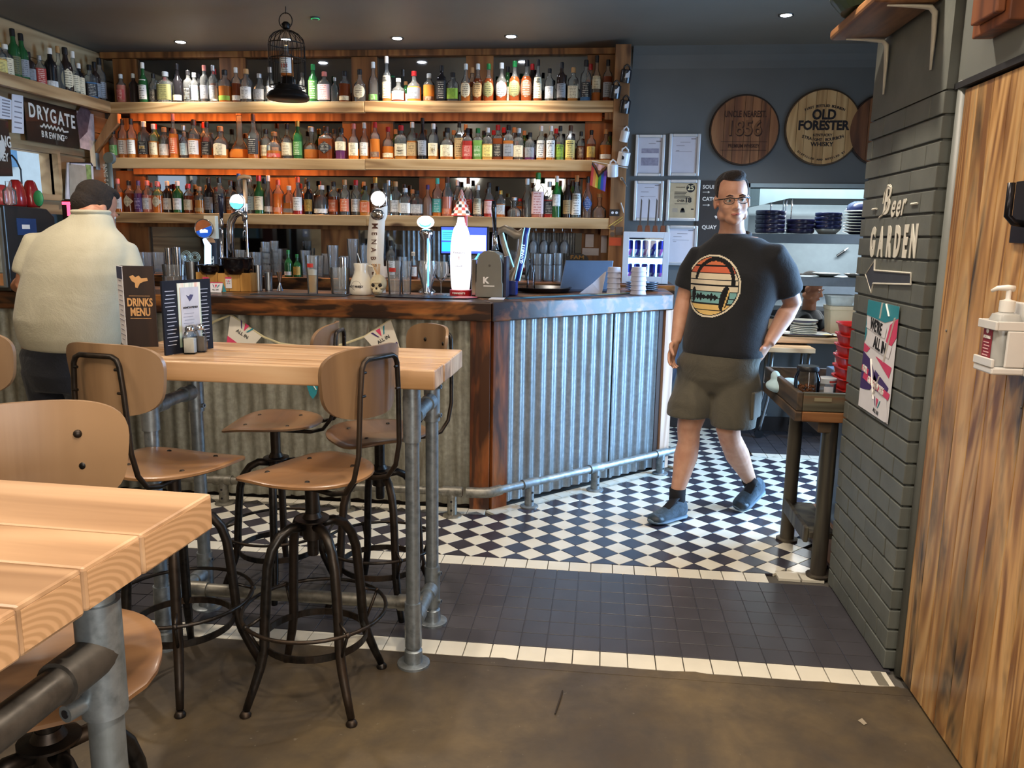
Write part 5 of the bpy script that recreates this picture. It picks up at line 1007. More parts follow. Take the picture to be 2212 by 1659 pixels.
band('blue_band', .002, .012, BL); band('lit_stripe', -.013, .0026, STRP); band('lit_stripe', .017, .0026, STRP); B('lit_stripe', MB().tube([h_(1088, 503)+Vector((0,-.02,0)), h_(1097, 535)+Vector((0,-.02,0)), h_(1111, 577)+Vector((0,-.02,0))], .004, 8), STRP, t, smooth=True)
for i, ch in enumerate('GUINNESS'):
    f = i/7; q = h_(1127.5+4.5*f, 566-36*f)+Vector((.002,-.038,0)); txt(ch, q, (.28,0,1), (-1,0,.28), .021, plain('#bfe8ff', .4, var=0, emit=.8), t, bold=.0004)
B('foot', MB().box((h_(1100, 612).x, Y7-.05, ZC), (h_(1117, 612).x, Y7+.05, h_(1110, 606).z)), plain('#1c2a66', .3), t, bevel=.004)
# ---------------------------------------------------------------- tray, laptop, cups
c = A(1172, 630, Z=ZC); t = T('serving_tray', 'large round black serving tray on the angled bar', 'tray', (c.x, c.y, ZC+.003))
loc('tray', MB().lathe([(0, .002), (.16, .002), (.175, .022), (.182, .024), (.180, .027), (.172, .026), (.158, .006), (0, .006)], n=36, caps=False), plain('#15161a', .3, coat=.3), t, smooth=True, auto=60)
COLA = [(.8,0),(.95,.03),(1,.10),(.86,.26),(1,.42),(1,.52),(.62,.66),(.40,.80),(.40,.93),(.46,.94),(.46,1)]
LT('glass_bottle', 'small empty contoured soda bottle behind the black tray', 'bottle', 1146, 630, 19, 558, [('glass_body', COLA, thin((.86,.88,.93)))], Y=4.92, zfix=ZC)
LID = plain('#5d6b80', .35, .5, .05); q = [A(1209, 627, Y=5.01), A(1313, 634, Y=5.13), A(1314, 563, Y=5.18), A(1222, 562, Y=5.08)]
q[0].z = q[1].z = ZC+.012
t = T('laptop', 'grey-blue laptop seen from behind its open lid on the angled bar', 'laptop', (q[0]+q[1])/2-VZ*.012); nrm = (q[1]-q[0]).cross(q[3]-q[0]).normalized()
B('lid', MB().prism([(0,0),(1,0),(1,1),(0,1)], q[0], q[1]-q[0], q[3]-q[0], -nrm*.007), LID, t, bevel=.003); dv = Vector((q[1].x-q[0].x, q[1].y-q[0].y, 0)); bk = Vector((-dv.y, dv.x, 0)).normalized()*.22
B('keyboard_deck', MB().prism([(0,0),(1,0),(1,1),(0,1)], q[0]-VZ*.011, dv, bk, (0,0,.011)), plain('#3a4150', .4), t)
tag(B('paper_sheet', MB().add([A(1251, 634, Y=4.92), A(1300, 635, Y=4.96), A(1310, 586, Y=4.97), A(1306, 588, Y=4.97), A(1280, 612, Y=4.93)], [(0,1,2,3,4)]), plain('#dcdae4', .7)), 'white sheet of paper leaning against the laptop lid', 'paper')
CUPW = plain('#d5d3df', .5, var=.03)
for px, py, w_, top, n_, lb in ((1325, 634, 30, 577, 5, 'stack of white paper cups, nearer the laptop'), (1378, 636, 35, 577, 6, 'stack of white paper cups before the lit fridge')):
    p, W_, h_ = sp(px, py, w_, top, ZC); t = T('cup_stack', lb, 'cups', p, 0, 'stacked paper cups')
    for i in range(n_): loc('paper_cup', MB().lathe([(W_*.50, h_*(i)/n_), (W_*.515, h_*(i)/n_+.003), (W_*.49, h_*(i)/n_+.004), (W_*.44, h_*(i+1)/n_)], n=20), CUPW, t, smooth=True, auto=40)
for i in range(4):
    c = A(1388, 630, Z=ZC); tag(B('side_plate', MB().lathe([(.07, 0), (.105, .010), (.107, .013), (.07, .006), (0, .005)], (c.x, c.y+.12, ZC+i*.0135), 26, caps=False), plain('#23262e', .3, coat=.3), smooth=True), ('bottom', 'second', 'third', 'topmost')[i]+' dark round plate of the stack behind the paper cups', 'plate', 'dark plates on the angled bar')
# ---------------------------------------------------------------- back counter
gl = [(318, 545, 'tumbler', 26, 2), (345, 545, 'tumbler', 26, 2), (600, 538, 'pint', 24, 0), (556, 545, 'pint', 24, 0), (575, 521, 'stack', 20, 0), (594, 519, 'stack', 18, 0), (661, 541, 'pint', 22, 0), (690, 552, 'pint', 22, 0), (705, 548, 'tumbler', 20, 0), (720, 530, 'pint', 24, 0), (745, 553, 'pint', 22, 0), (763, 516, 'pint', 24, 0), (790, 530, 'pint', 24, 0), (1160, 573, 'tumbler', 22, 1), (1182, 573, 'tumbler', 22, 1), (1203, 573, 'tumbler', 22, 1), (520, 540, 'pint', 24, 0), (537, 545, 'wine', 26, 0), (870, 555, 'tumbler', 22, 0)]
for i, (px, top, kd, w_, x) in enumerate(gl):
    nb = {318: 'far hatch end of the back counter', 345: 'hatch end of the back counter', 600: 'before the green bottles', 556: 'behind the steel tins', 575: 'wobbly stack, nearer the swan neck', 594: 'wobbly stack, nearer the green bottles', 661: 'behind the lager glass', 690: 'just beyond the lager glass', 705: 'between the lager glass and the pint with the tin', 720: 'behind the pint with the tin', 745: 'behind the white jug', 763: 'tallest behind the white jug', 790: 'behind the bowed white column', 1160: 'under the hanging wine glasses, beside the harp', 1182: 'under the hanging wine glasses, in the middle', 1203: 'under the hanging wine glasses, beside the laptop', 520: 'behind the swan-neck tap', 537: 'behind the black bowl', 870: 'behind the two clear pint glasses'}[px]
    prof = {'pint': PINT, 'tumbler': TUMB, 'wine': WINE, 'stack': TUMB}[kd]; yk = 5.80+.07*(i % 3)
    p = A(px, 598, Y=yk); w2 = (A(px+w_/2, 598, Y=yk)-A(px-w_/2, 598, Y=yk)).x; h2 = A(px, top, Y=yk).z-ZK
    if kd == 'stack':
        for k in range(5):
            t = T('tumbler', f"{('bottom','second','middle','fourth','top')[k]} nested tumbler, {nb}", 'glass', (p.x+.004*(-1)**k, yk, ZK+k*h2*.17), 0, 'clean glasses on the back counter')
            loc('glass_body', MB().lathe([(r*w2/2, z*h2*.3) for r, z in TUMB], n=18), CG, t, smooth=True, auto=40)
    else:
        t = T(kd+'_glass' if kd != 'tumbler' else 'tumbler', f"clean {kd} glass, {nb}" if kd != 'tumbler' else f"clean tumbler, {nb}", 'glass', (p.x, yk, ZK), 0, 'clean glasses on the back counter')
        loc('glass_body', MB().lathe([(r*w2/2, z*h2) for r, z in prof], n=18), CG, t, smooth=True, auto=40)
        if x == 1:
            t = T('tumbler', f"upper tumbler stacked, {nb}", 'glass', (p.x, yk, ZK+h2*.55 if 0 else ZK+h2+.001), 0, 'clean glasses on the back counter'); loc('glass_body', MB().lathe([(r*w2/2, z*h2*.7) for r, z in TUMB], n=18), CG, t, smooth=True, auto=40)
for px, top, lab, lb in ((624, 541, 'white', 'slim green beer bottle with a white label on the back counter'), (643, 550, 'gold', 'green beer bottle with a yellow label on the back counter')):
    p, W_, h_ = sp(px, 597, 17, top, Y=5.78); t = bottle((p.x, 5.78, ZK), W_, A(px, top, Y=5.78).z-ZK, 'tall', 'green', lab, 'green', '', 'green beer bottles on the back counter', .55, 'low' if lab == 'white' else 'mid'); t['label'] = lb
BOTTLE_EXTRA = [(845, 520, 20, 'std', 'clear', 'white', 'black', 'clear bottle under the lowest shelf beside the bowed column'), (893, 545, 18, 'std', 'brown', 'white', 'white', 'small brown bottle with white label beside the till screen')]
for px, top, w_, kd, lq, lb_, cp, lab in BOTTLE_EXTRA:
    p, W_, h_ = sp(px, 597, w_, top, Y=5.85); t = bottle((p.x, 5.85, ZK), W_, A(px, top, Y=5.85).z-ZK, kd, lq, lb_, cp, '', None, .5); t['label'] = lab
# till
Ym = 5.72; a, b_ = A(951, 488, Y=Ym), A(1055, 552, Y=Ym); t = T('till_screen', 'touchscreen till with a cyan list and violet panel on its display', 'till', ((a.x+b_.x)/2, Ym+.05, ZK))
B('housing', MB().box((a.x, Ym, b_.z), (b_.x, Ym+.035, a.z)), BLACK, t, bevel=.004); B('display', MB().box((a.x+.008, Ym-.0015, b_.z+.012), (b_.x-.012, Ym, a.z-.008)), plain('#3a48c8', .3, var=0, emit=.9, ecol='#3d55e0'), t)
W_ = b_.x-a.x; Hh = a.z-b_.z
B('list_pane', MB().box((a.x+.012, Ym-.0025, b_.z+Hh*.50), (a.x+W_*.42, Ym-.0015, a.z-Hh*.14)), plain('#40d0f0', .3, var=0, emit=1.0, ecol='#48d4ff'), t); B('keypad_pane', MB().box((a.x+.012, Ym-.0025, b_.z+Hh*.12), (a.x+W_*.34, Ym-.0015, b_.z+Hh*.44)), plain('#38c0e0', .3, var=0, emit=.9, ecol='#30c8e8'), t); B('pale_pane', MB().box((a.x+W_*.62, Ym-.0025, b_.z+Hh*.14), (b_.x-.018, Ym-.0015, a.z-Hh*.3)), plain('#c8c8f4', .3, var=0, emit=.8, ecol='#c0c4ff'), t)
for i in range(4): B('list_line', MB().box((a.x+.018, Ym-.0032, a.z-Hh*(.22+.07*i)), (a.x+W_*(.30+.03*(i % 2)), Ym-.0025, a.z-Hh*(.20+.07*i))), plain('#1a5a90', .4), t)
B('stand', MB().box(((a.x+b_.x)/2-.05, Ym+.03, ZK), ((a.x+b_.x)/2+.05, Ym+.07, b_.z)), BLACK, t); B('stand_foot', MB().box(((a.x+b_.x)/2-.10, Ym-.0, ZK), ((a.x+b_.x)/2+.10, Ym+.12, ZK+.012)), BLACK, t)
# hanging glasses
t = T('glass_rack', 'wire glass rack fixed under the lowest bottle shelf', 'rack', (A(1185, 490, Y=6.1).x, 6.1, ZS[2]-TH))
zr = ZS[2]-.0405; xr0, xr1 = A(1140, 490, Y=6.1).x, A(1235, 490, Y=6.1).x
for k in range(6): xq = xr0+(xr1-xr0)*k/5; B('wire', MB().tube([(xq, YS+.06, zr-.003), (xq, YS+.06, zr-.055), (xq, YB-.06, zr-.055), (xq, YB-.06, zr-.003)], .003, 6), STEEL, t)
for px, nb in ((1152, 'beside the harp font'), (1175, 'second from the harp font'), (1196, 'third from the harp font'), (1219, 'beside the tin panel')):
    zt_ = zr-.047; p = A(px, 520, Y=6.08); hgt = .17; t = T('wine_glass', f"stemmed glass hanging upside down under the lowest shelf, {nb}", 'glass', (p.x, 6.08, zt_-hgt), 0, 'wine glasses hanging under the shelf')
    loc('glass_body', MB().lathe([(r*.037, (1-z)*hgt) for r, z in WINE][::-1], n=18), CG, t, smooth=True, auto=40)
# pinned slips and little sign
for a, b_, lb in (((1265, 506), (1282, 534), 'tall receipt slip pinned to the board under the lowest shelf'), ((1258, 536), (1293, 552), 'wide receipt slip pinned below the tall one'), ((1299, 507), (1310, 546), 'narrow receipt slip pinned beside the mug post')):
    p, q = A(*a, Y=YB-.045), A(*b_, Y=YB-.045); tag(B('receipt', MB().grid(lambda u, v: Vector((p.x+(q.x-p.x)*u, YB-.0435-.006*math.sin(v*3), p.z+(q.z-p.z)*v)), 3, 4), PAPER), lb, 'receipt', 'receipts pinned behind the bar')
a, b_ = A(1222, 561, Y=6.2), A(1272, 549, Y=6.2); xc, W_, Hq = (a.x+b_.x)/2, b_.x-a.x, .05; zq = a.z
t = T('arched_sign', 'small black arched sign with gold capitals on the back counter', 'sign', (xc, 6.2, ZK))
B('plate', MB().prism([(W_/2*math.cos(x*PI/12), Hq*math.sin(x*PI/12)) for x in range(13)]+[(-W_/2*.6, -.018), (W_/2*.6, -.018)], (xc, 6.2, zq), (1,0,0), (0,0,1), (0,.008,0)), BLACK, t); txt('FAM', (xc, 6.198, zq+.018), (1,0,0), (0,0,1), .040, plain('#c99a3e', .4), t, bold=.001, sx=1.4); B('prop', MB().box((xc-.01, 6.208, ZK), (xc+.01, 6.22, zq)), BLACK, t)
# ---------------------------------------------------------------- pennants on the bar front
BUNT = plain('#e3dbcb', .8, var=.03); Yb = BYF-.012
def pennant(pts, lb, corner, cmat, emblem):
    P_ = [A(x, y, Y=Yb) for x, y in pts]; t = T('pennant', lb, 'pennant', P_[0], 0, 'paper pennants strung along the bar'); f = list(range(len(P_)))
    B('flag', MB().add([p-Vector((0,.001,0)) for p in P_]+[p+Vector((0,.001,0)) for p in P_], [tuple(f), tuple(i+len(P_) for i in f[::-1])]), BUNT, t)
    if corner: B('printed_corner', MB().add([A(x, y, Y=Yb)-Vector((0,.0022,0)) for x, y in corner], [tuple(range(len(corner)))]), cmat, t)
    if emblem: o, r, u, w_ = emblem; o = A(*o, Y=Yb-.0018); allin(o, r, u, w_, t)
    return t
t = pennant([(498, 681), (565, 727), (520, 780), (487, 760), (491, 733)], 'white pennant with the emblem hanging from the bar behind the shakers', [(492, 725), (512, 740), (487, 760)], PINK, ((529, 711), (.82,0,-.54), (.5,0,.84), .105))
pennant([(844, 691), (786, 728), (838, 786), (868, 770), (860, 738)], 'white pennant with the emblem hanging from the bar behind the swivel stools', [(858, 738), (836, 752), (868, 772)], PURP, ((822, 722), (.84,0,.50), (-.5,0,.86), .105))
t = pennant([(655, 800), (692, 800), (684, 850), (676, 861), (670, 852)], 'teal pennant tip hanging below the table edge', [(653, 800), (693, 800), (684, 851), (676, 862), (669, 852)], TEAL, None)
B('printed_swirl', MB().tube([A(662, 822, Y=Yb-.004), A(675, 830, Y=Yb-.004), A(683, 842, Y=Yb-.004)], .003, 6), WHITE, t)
t = pennant([(5, 722), (30, 735), (14, 770)], 'white pennant corner hanging beside the man in the cream jumper', None, None, None) if 0 else None
cord = [A(x, y, Y=Yb+.003) for x, y in ((440, 712), (462, 695), (498, 680), (540, 709), (570, 728), (605, 742), (680, 752), (740, 744), (788, 727), (846, 690))]; tag(B('bunting_tape', MB().tube(cord, .0045, 4, flat=(.25, 1.3)), plain('#cfc39a', .8)), 'cream tape looped along the bar holding the pennants', 'bunting')
# ---------------------------------------------------------------- left wall and its shelf
t = T('wall_shelf', 'timber bottle shelf along the planked hatch wall', 'shelf', (-3.86, 4.6, 2.33))
B('front_timber', MB().box((-3.80, 2.9, 2.332), (-3.75, YS+.03, 2.41)), wood('shelf_timber_long', '#8f6a42', '#c09a68', '#d3b182', 'Y', 1, .6, knots=.9, burncol='#5b3a1e'), t, bevel=.003)
B('shelf_board', MB().box((-3.976, 2.9, 2.37), (-3.802, YB-.02, 2.408)), WALLWOOD, t); B('batten', MB().box((-3.976, 2.9, 2.30), (-3.955, YB-.3, 2.369)), WALLWOOD, t, bevel=.002)
B('brace', MB().prism([(0,0),(.04,0),(.25,.23),(.25,.30),(.20,.30)], (-3.972, YS+.03, 2.03), (1,0,0), (0,0,1), (0,.05,0)), POSTWOOD, t)
LS = [(4,98,22,'std','gold','yellow','gold','mid'),(17,104,24,'std','whisky','cream','white','long'),(36,67,20,'wine','green','olive','black','mid'),(53,77,20,'wine','green','grey','black','mid'),(66,121,18,'square','dark','grey','black','mid'),(89,127,17,'square','clear','red','silver','long'),(112,107,21,'wine','black','white','white','low'),(130,103,17,'tall','clear',None,'cork','mid'),(145,106,22,'wine','dark','cream','black','oval'),(161,114,18,'tall','clear','cream','white','mid'),(172,139,18,'std','black','cream','white','long'),(195,142,20,'square','blue','black','black','mid'),(206,136,18,'std','dark','grey','black','mid'),(217,128,20,'std','clear','grey','black','mid')]
for i, (px, pt, pw, kind, liq, lab, cap, sh) in enumerate(LS):
    y_ = A(px, 180, X=-3.86).y; p = Vector((-3.86, y_, 2.4105)); wd = pw/1739*math.hypot(3.86, y_)*1.0
    o = bottle(p, wd, max(.2, A(px, pt, X=-3.86).z-2.4105), kind, liq, lab, cap, f'{ORD[i]} along the hatch-wall shelf counting towards the corner', 'bottles on the hatch-wall shelf', .5, sh, math.radians(48))
XW = -3.925
def wq(pts, nm, m, lb, cat, grp=None, th=.004):
    P_ = [A(x, y, X=XW) for x, y in pts]; n = len(P_); f = tuple(range(n))
    mb = MB().add(P_+[p-Vector((th,0,0)) for p in P_], [f[::-1], tuple(i+n for i in f)]+[(i, (i+1) % n, (i+1) % n+n, i+n) for i in range(n)])
    return tag(B(nm, mb, m), lb, cat, grp)
s_ = wq([(50.6,209.8),(165.4,237.9),(171.8,321.9),(59.7,303)], 'brewery_sign', plain('#1d1915', .35, coat=.3), 'black rectangular brewery sign with white capitals above the hatch window', 'sign', th=.015)
rY = Vector((0,1,0)); g = lambda x, y: A(x, y, X=XW)+Vector((.0015,0,0))
SW = plain('#e8e4d8', .6, var=.03); hS = (A(100, 250, X=XW)-A(100, 271, X=XW)).z
for ch, x, y in zip('DRYGATE', (68.5,85,99.5,114.5,131,145,157), (240,245,249,253,257.5,262,265)): txt(ch, g(x, y), rY, VZ, .130, SW, s_, bold=.003, sx=.72)
zz = [g(86,272)]+[g(90+i*3.9, (267 if i % 2 else 274)+i*.9) for i in range(13)]+[g(146,285)]; B('zigzag', MB().tube(zz, .007, 6), SW, s_)
for ch, x, y in zip('BREWING', (92,100,108,116,123.5,129,135), (290,291.5,293.5,295,296.5,297.5,299)): txt(ch, g(x, y), rY, VZ, .062, SW, s_, bold=.001, sx=.75)
txt('CO', g(140.5, 297), rY, VZ, .03, SW, s_)
o = wq([(0,259),(17,260),(28,381),(0,381)], 'whiskey_poster', plain('#211f1c', .4, coat=.3), 'black whiskey poster with white letters cut off by the picture edge', 'poster', th=.008)
for s, x, y, sz in (('NG', 13, 307, .10), ('KEY', 8, 340, .075)): txt(s, g(x, y), rY, VZ, sz, SW, o, bold=.002, sx=.6)
B('printed_emblem', MB().prism([(-.05,0),(-.02,.05),(.03,.06),(.04,.0),(.0,-.06)], g(2, 322), (0,1,0), (0,0,1), (.0006,0,0)), SW, o)
for pts, lb in (([(0,207),(25,216),(25,258),(0,256)], 'white printed sheet pinned above the black whiskey poster'), ([(26,203),(50,207),(52,289),(26,287)], 'white list pinned beside the brewery sign')):
    o = wq(pts, 'notice', PAPER, lb, 'notice'); (x0, y0), (x1, y1) = pts[0], pts[2]
    for i in range(6): B('printed_line', MB().obox(g((x0+x1)/2, y0+(y1-y0)*(.2+.13*i)), (.0004,0,0), (0,.035,0), (0,0,.004)), GREYINK, o)
o = wq([(165,239),(202,247),(206,305),(194,325),(174,320)], 'photo_print', plain('#b7a8a4', .5, var=.3, scale=20), 'glossy photograph pinned beside the brewery sign', 'photograph')
B('printed_patch', MB().prism([(-.1,-.12),(.0,-.05),(.06,.1),(-.03,.16),(-.12,.05)], g(187, 270), (0,1,0), (0,0,1), (.0006,0,0)), plain('#5a4a4e', .5, var=.4, scale=20), o)
o = wq([(193,303),(225,309),(227,364),(197,358)], 'picture_card', plain('#c9b896', .8), 'cream card with a small blue-grey figure pinned below the photograph', 'card'); B('printed_patch', MB().prism([(-.025,-.12),(.03,-.12),(.02,.10),(-.01,.11)], g(209, 332), (0,1,0), (0,0,1), (.0006,0,0)), plain('#7c8c94', .7), o)
o = wq([(146,351),(201,353),(204,420),(196,432),(143,430)], 'clipboard', plain('#b9bcc4', .7), 'clipboard with grey and white sheets hanging by the hatch window', 'clipboard', th=.01)
B('sheet', MB().prism([(-.12,-.30),(.10,-.30),(.12,.02),(-.10,.02)], g(167, 362), (0,1,0), (0,0,1), (.002,0,0)), plain('#8b8b80', .7), o); B('sheet', MB().prism([(-.03,-.24),(.03,-.24),(.03,.02),(-.03,.02)], g(190, 362), (0,1,0), (0,0,1), (.003,0,0)), plain('#6f8a52', .7, var=.5, scale=25), o); B('wire_clip', MB().tube([g(150,357), g(151,351), g(196,352), g(199,358)], .005, 6), BLACK, o)
B('wall_cable', MB().tube([A(25,335,X=XW+.01), A(36,348,X=XW+.01), A(45,367,X=XW+.01), A(47,395,X=XW+.01), A(46,405,X=XW+.02)], .006, 6), BLACK); tag(COL.objects[-1], 'black cable drooping down the hatch wall', 'cable')
# grey tap topper
Yt = 4.85; t = T('tap_topper', 'tall grey tap lever with a round top and pale upright lettering behind the cream-jumper man', 'tap lever', A(238, 430, Y=Yt)); gq = plain('#7f857f', .4, .3)
disc(A(234, 341, Y=Yt), .036, .03, gq, t, 'round_top'); B('blade', MB().tube([A(234, 352, Y=Yt), A(237, 390, Y=Yt), A(240, 430, Y=Yt), Vector((A(240,430,Y=Yt).x, Yt, ZC-.0))], [.024, .026, .022, .02], 10, flat=(1, .5)), gq, t, smooth=True)
txt('UND 2 SINNI', A(235.5, 388, Y=Yt)-Vector((0,.027,0)), (-.03,0,1), (-1,0,-.03), .034, plain('#d8dcd4', .5), t, bold=.0006, sx=.95)
# black display cabinet with cups on top
z1 = 1.575; t = T('coffee_machine', 'bulky black machine with a grey picture front at the hatch end of the bar', 'coffee machine', (-3.45, 4.25, ZC))
B('housing', MB().prism([(4.02,0),(4.42,0),(4.42,.40),(4.36,.445),(4.02,.455)], (-3.16, 0, ZC), (0,1,0), (0,0,1), (-.62,0,0)), plain('#1e1d1d', .5, coat=.2), t, bevel=.006)
B('front_panel', MB().box((-3.79, 4.008, ZC+.02), (-3.175, 4.02, ZC+.44)), plain('#6f7271', .4, .3, .2, 6), t); B('picture', MB().box((-3.6, 4.004, ZC+.10), (-3.19, 4.008, ZC+.26)), plain('#8a8d86', .3, var=.5, scale=12), t); B('picture', MB().box((-3.6, 4.004, ZC+.03), (-3.19, 4.008, ZC+.095)), plain('#a9774f', .3, var=.3, scale=12), t)
B('sticker', MB().box((-3.23, 4.005, ZC+.34), (-3.195, 4.008, ZC+.39)), PAPER, t); B('blue_label', MB().obox(A(58, 490, X=-3.1585), (.0015,0,0), (0,.075,0), (0,0,.045)), plain('#24406f', .4), t); B('label_print', MB().obox(A(56, 490, X=-3.157), (.001,0,0), (0,.03,0), (0,0,.012)), WHITE, t)
RC = plain('#9c1f20', .25, coat=.5, var=.1); ztop = ZC+.456
def cup(px, w_, hh, m, lb, dome=True):
    p = Vector((-3.35, 0, ztop)); p.y = A(px, 435, X=-3.35).y; 
    if p.y < 4.07: p.y = 4.07+.03*(px/60); 
    p.x = A(px, 430, Y=p.y).x
    t = T('red_cup', lb, 'cup', p, 0, 'red cups on the black machine'); R = w_/1739*5.2/2
    loc('bowl', MB().lathe([(R*.9, 0), (R, hh*.08), (R, hh*.35), (R*.92, hh*.6), (R*.6, hh*.92), (R*.35, hh), (0, hh)] if dome else [(R*.7,0),(R,hh),(R*.9,hh),(R*.6,.01),(0,.01)], n=20), m, t, smooth=True); return t
cup(68, 30, .155, RC, 'shiny red upturned cup on the black machine, beside the green lid'); cup(36, 34, .150, RC, 'shiny red upturned cup on the black machine, in the middle'); cup(4, 34, .115, plain('#b23a3a', .3, coat=.4), 'paler red cup on the black machine with an oval badge')
LT('glass_jar', 'small glass jar on the black machine among the red cups', 'jar', 22, 436, 24, 385, [('glass_body', [(.8,0),(1,.05),(1,.6),(.5,.75),(.5,1),(0,1)], CG)], Y=4.06, zfix=ztop)
p = A(82, 430, Y=4.30); t = T('lid', 'green rounded lid standing on the black machine', 'lid', (p.x, 4.30, ztop)); loc('lid', MB().lathe([(0,0),(.028,0),(.030,.006),(0,.008)], (0,0,.045), 18, ax=(1,0,0), ay=(0,0,1.5), az=(0,1,0), caps=False), plain('#3c9a62', .4), t, smooth=True)
# red lit letter on a dark box
Yn = 4.75; a, b_ = A(133, 438, Y=Yn), A(162, 468, Y=Yn); t = T('lit_sign', 'dark box with a glowing pink-red letter T behind the man in the cream jumper', 'sign', ((a.x+b_.x)/2, Yn+.05, ZC))
B('box', MB().box((a.x, Yn, ZC), (b_.x+.02, Yn+.1, a.z+.015)), plain('#2a1416', .5), t); PT_ = plain('#ff5a78', .3, var=0, emit=1.6, ecol='#ff4868'); txt('T', (a.x+.045, Yn-.003, (a.z+b_.z)/2), (1,0,0), (0,0,1), .115, PT_, t, bold=.004, sx=1.1)
B('teal_ledge', MB().box((-3.97, 4.55, 1.40), (-3.38, 4.9, 1.545)), plain('#3d545c', .6)); tag(COL.objects[-1], 'teal-grey box unit under the hatch window', 'cabinet')
# ---------------------------------------------------------------- birdcage
hk = A(617, 14, Z=CEIL); cY_ = hk.y; g = lambda x, y: A(x, y, Y=cY_)
wr = plain('#221e1b', .4, .7); cc = g(619, 100); t = T('birdcage', 'black wire birdcage with a bottle inside, hung before the bottle shelves', 'birdcage', g(621, 212))
B('hook', MB().tube([hk, g(617, 30)], .0025, 6), wr, t); B('top_ring', MB().tube([g(617,45)+Vector((.042*math.cos(a*PI/12), 0, .046*math.sin(a*PI/12))) for a in range(24)], .003, 6, closed=True), wr, t, smooth=True)
B('finial', MB().lathe([(.012, 0), (.026, .008), (.022, .02), (.028, .03), (.014, .045)], g(618, 64), 14), wr, t, smooth=True)
zt_, zm_, zb_ = g(619, 65).z, g(619, 96).z, g(619, 188).z; R = (g(656, 100)-g(582, 100)).x/2; cx0 = g(619.5, 120).x
for k in range(20):
    a = k*2*PI/20; d = Vector((math.cos(a), math.sin(a), 0)); o = Vector((cx0, cY_, 0))
    B('wire', MB().tube([o+d*R*math.sin(f*PI/2)+VZ*(zm_+(zt_-zm_)*math.cos(f*PI/2)) for f in (0.02,.25,.5,.75,1)]+[o+d*R+VZ*zb_], .0021, 5), wr, t)
for z in (zm_, zm_-.09, zb_): B('hoop', MB().tube([(cx0+R*math.cos(a*PI/16), cY_+R*math.sin(a*PI/16), z) for a in range(32)], .0035, 6, closed=True), wr, t, smooth=True)
zB = g(619, 212).z; B('base', MB().lathe([(R*.75, zb_), (R*.8, zb_-.02), (R*1.0, zb_-.03), (R*1.18, zB+.016), (R*1.2, zB), (R*1.1, zB-.012), (0, zB-.012)], (cx0, cY_, 0), 28), plain('#241f1c', .35, .5), t, smooth=True, auto=50)
B('inner_stand', MB().lathe([(R*.5, zb_-.01), (R*.35, zb_+.02), (R*.3, g(619,166).z-.002)], (cx0, cY_, 0), 18), plain('#241f1c', .35, .5), t, smooth=True)
p = g(620, 165); o = bottle((p.x, cY_, p.z), .082, g(620, 98).z-p.z, 'std', 'whisky', 'white', None, '', None, .62, 'long'); o['label'] = 'white-labelled whisky bottle standing inside the hanging birdcage'
txt('101', (p.x, cY_-.044, p.z+.055), (1,0,0), (0,0,1), .032, plain('#a03a2c', .6), o, bold=.0008)
# ---------------------------------------------------------------- post with mugs, flag, stickers
YP = YS-.005
def mug(px, py, w_, hh, m, lb, tilt, grp):
    c = A(px, py, Y=YP-.055); R = w_/2; t = T('mug', lb, 'mug', c, 0, grp)
    ax = Vector((math.sin(tilt), -.25, math.cos(tilt))).normalized(); az = ax; a1 = Vector((0,1,.25)).normalized(); a1 = (a1-az*a1.dot(az)).normalized(); a2 = az.cross(a1)
    B('body', MB().lathe([(R*.92, -hh/2), (R, -hh/2+.006), (R, hh/2), (R*.93, hh/2), (R*.9, -hh/2+.01), (0, -hh/2+.008)], c, 20, ax=a1, ay=a2, az=-az), m, t, smooth=True, auto=50)
    up = az*(hh/2); B('handle', MB().tube([c+up-a2*R*.55, c+up*1.35-a2*R*.5, c+up*1.75, c+up*1.35+a2*R*.5, c+up+a2*R*.55], .006, 8), m, t, smooth=True); B('hook', MB().tube([Vector((c.x, YP, c.z+hh*.95)), Vector((c.x, YP-.05, c.z+hh*.9)), c+up*1.75], .003, 6), BLACK, t)
    return t, c, R
BM = plain('#1b1b20', .3, coat=.3); WMg = plain('#d9d7d6', .3, coat=.3, var=.03)
for px, py, nb in ((1352, 164, 'topmost of three'), (1329, 198, 'middle of three'), (1350, 230, 'lowest of three')):
    t, c, R = mug(px, py, .075, .085, BM, f'black mug with a pale square tag on the shelf post, {nb}', .12, 'black mugs on the post'); B('tag', MB().obox(c+Vector((.012,-R-.002,.004)), (.014,0,0), (0,.001,0), (.002,0,.022)), plain('#c9ccd2', .5), t)
mug(1349, 294, .060, .075, WMg, 'small white mug hanging on the shelf post above the lettered mug', .2, 'white mugs on the post')
t, c, R = mug(1347, 342, .085, .090, WMg, 'white mug with a small black mark on the shelf post', .15, 'white mugs on the post'); B('printed_mark', MB().obox(c+Vector((-.004,-R-.002,.008)), (.008,0,0), (0,.001,0), (.003,0,.02)), INK, t)
mug(1324, 368, .075, .085, WMg, 'plain white mug on the shelf post beside the rainbow flag', -.03, 'white mugs on the post')
YFl = YP-.03; fl = lambda x, y: A(x, y, Y=YFl-.006*math.sin((x-1270)*.25)); t = T('pride_flag', 'small rainbow progress pride flag on a white stick beside the shelf post', 'flag', A(1355, 364, Y=YFl))
B('stick', MB().tube([A(1279, 348, Y=YFl+.004), A(1356, 363, Y=YFl+.004)], .0035, 6), WHITE, t); cs_ = ['#c8382c', '#d97a28', '#e0c33c', '#2f8a44', '#2d4fa8', '#6a3a90']
def FQ(u, v): return fl(1279+33*u+(-5+0)*v*1.0, 350+10*u+(50+4*u)*v)
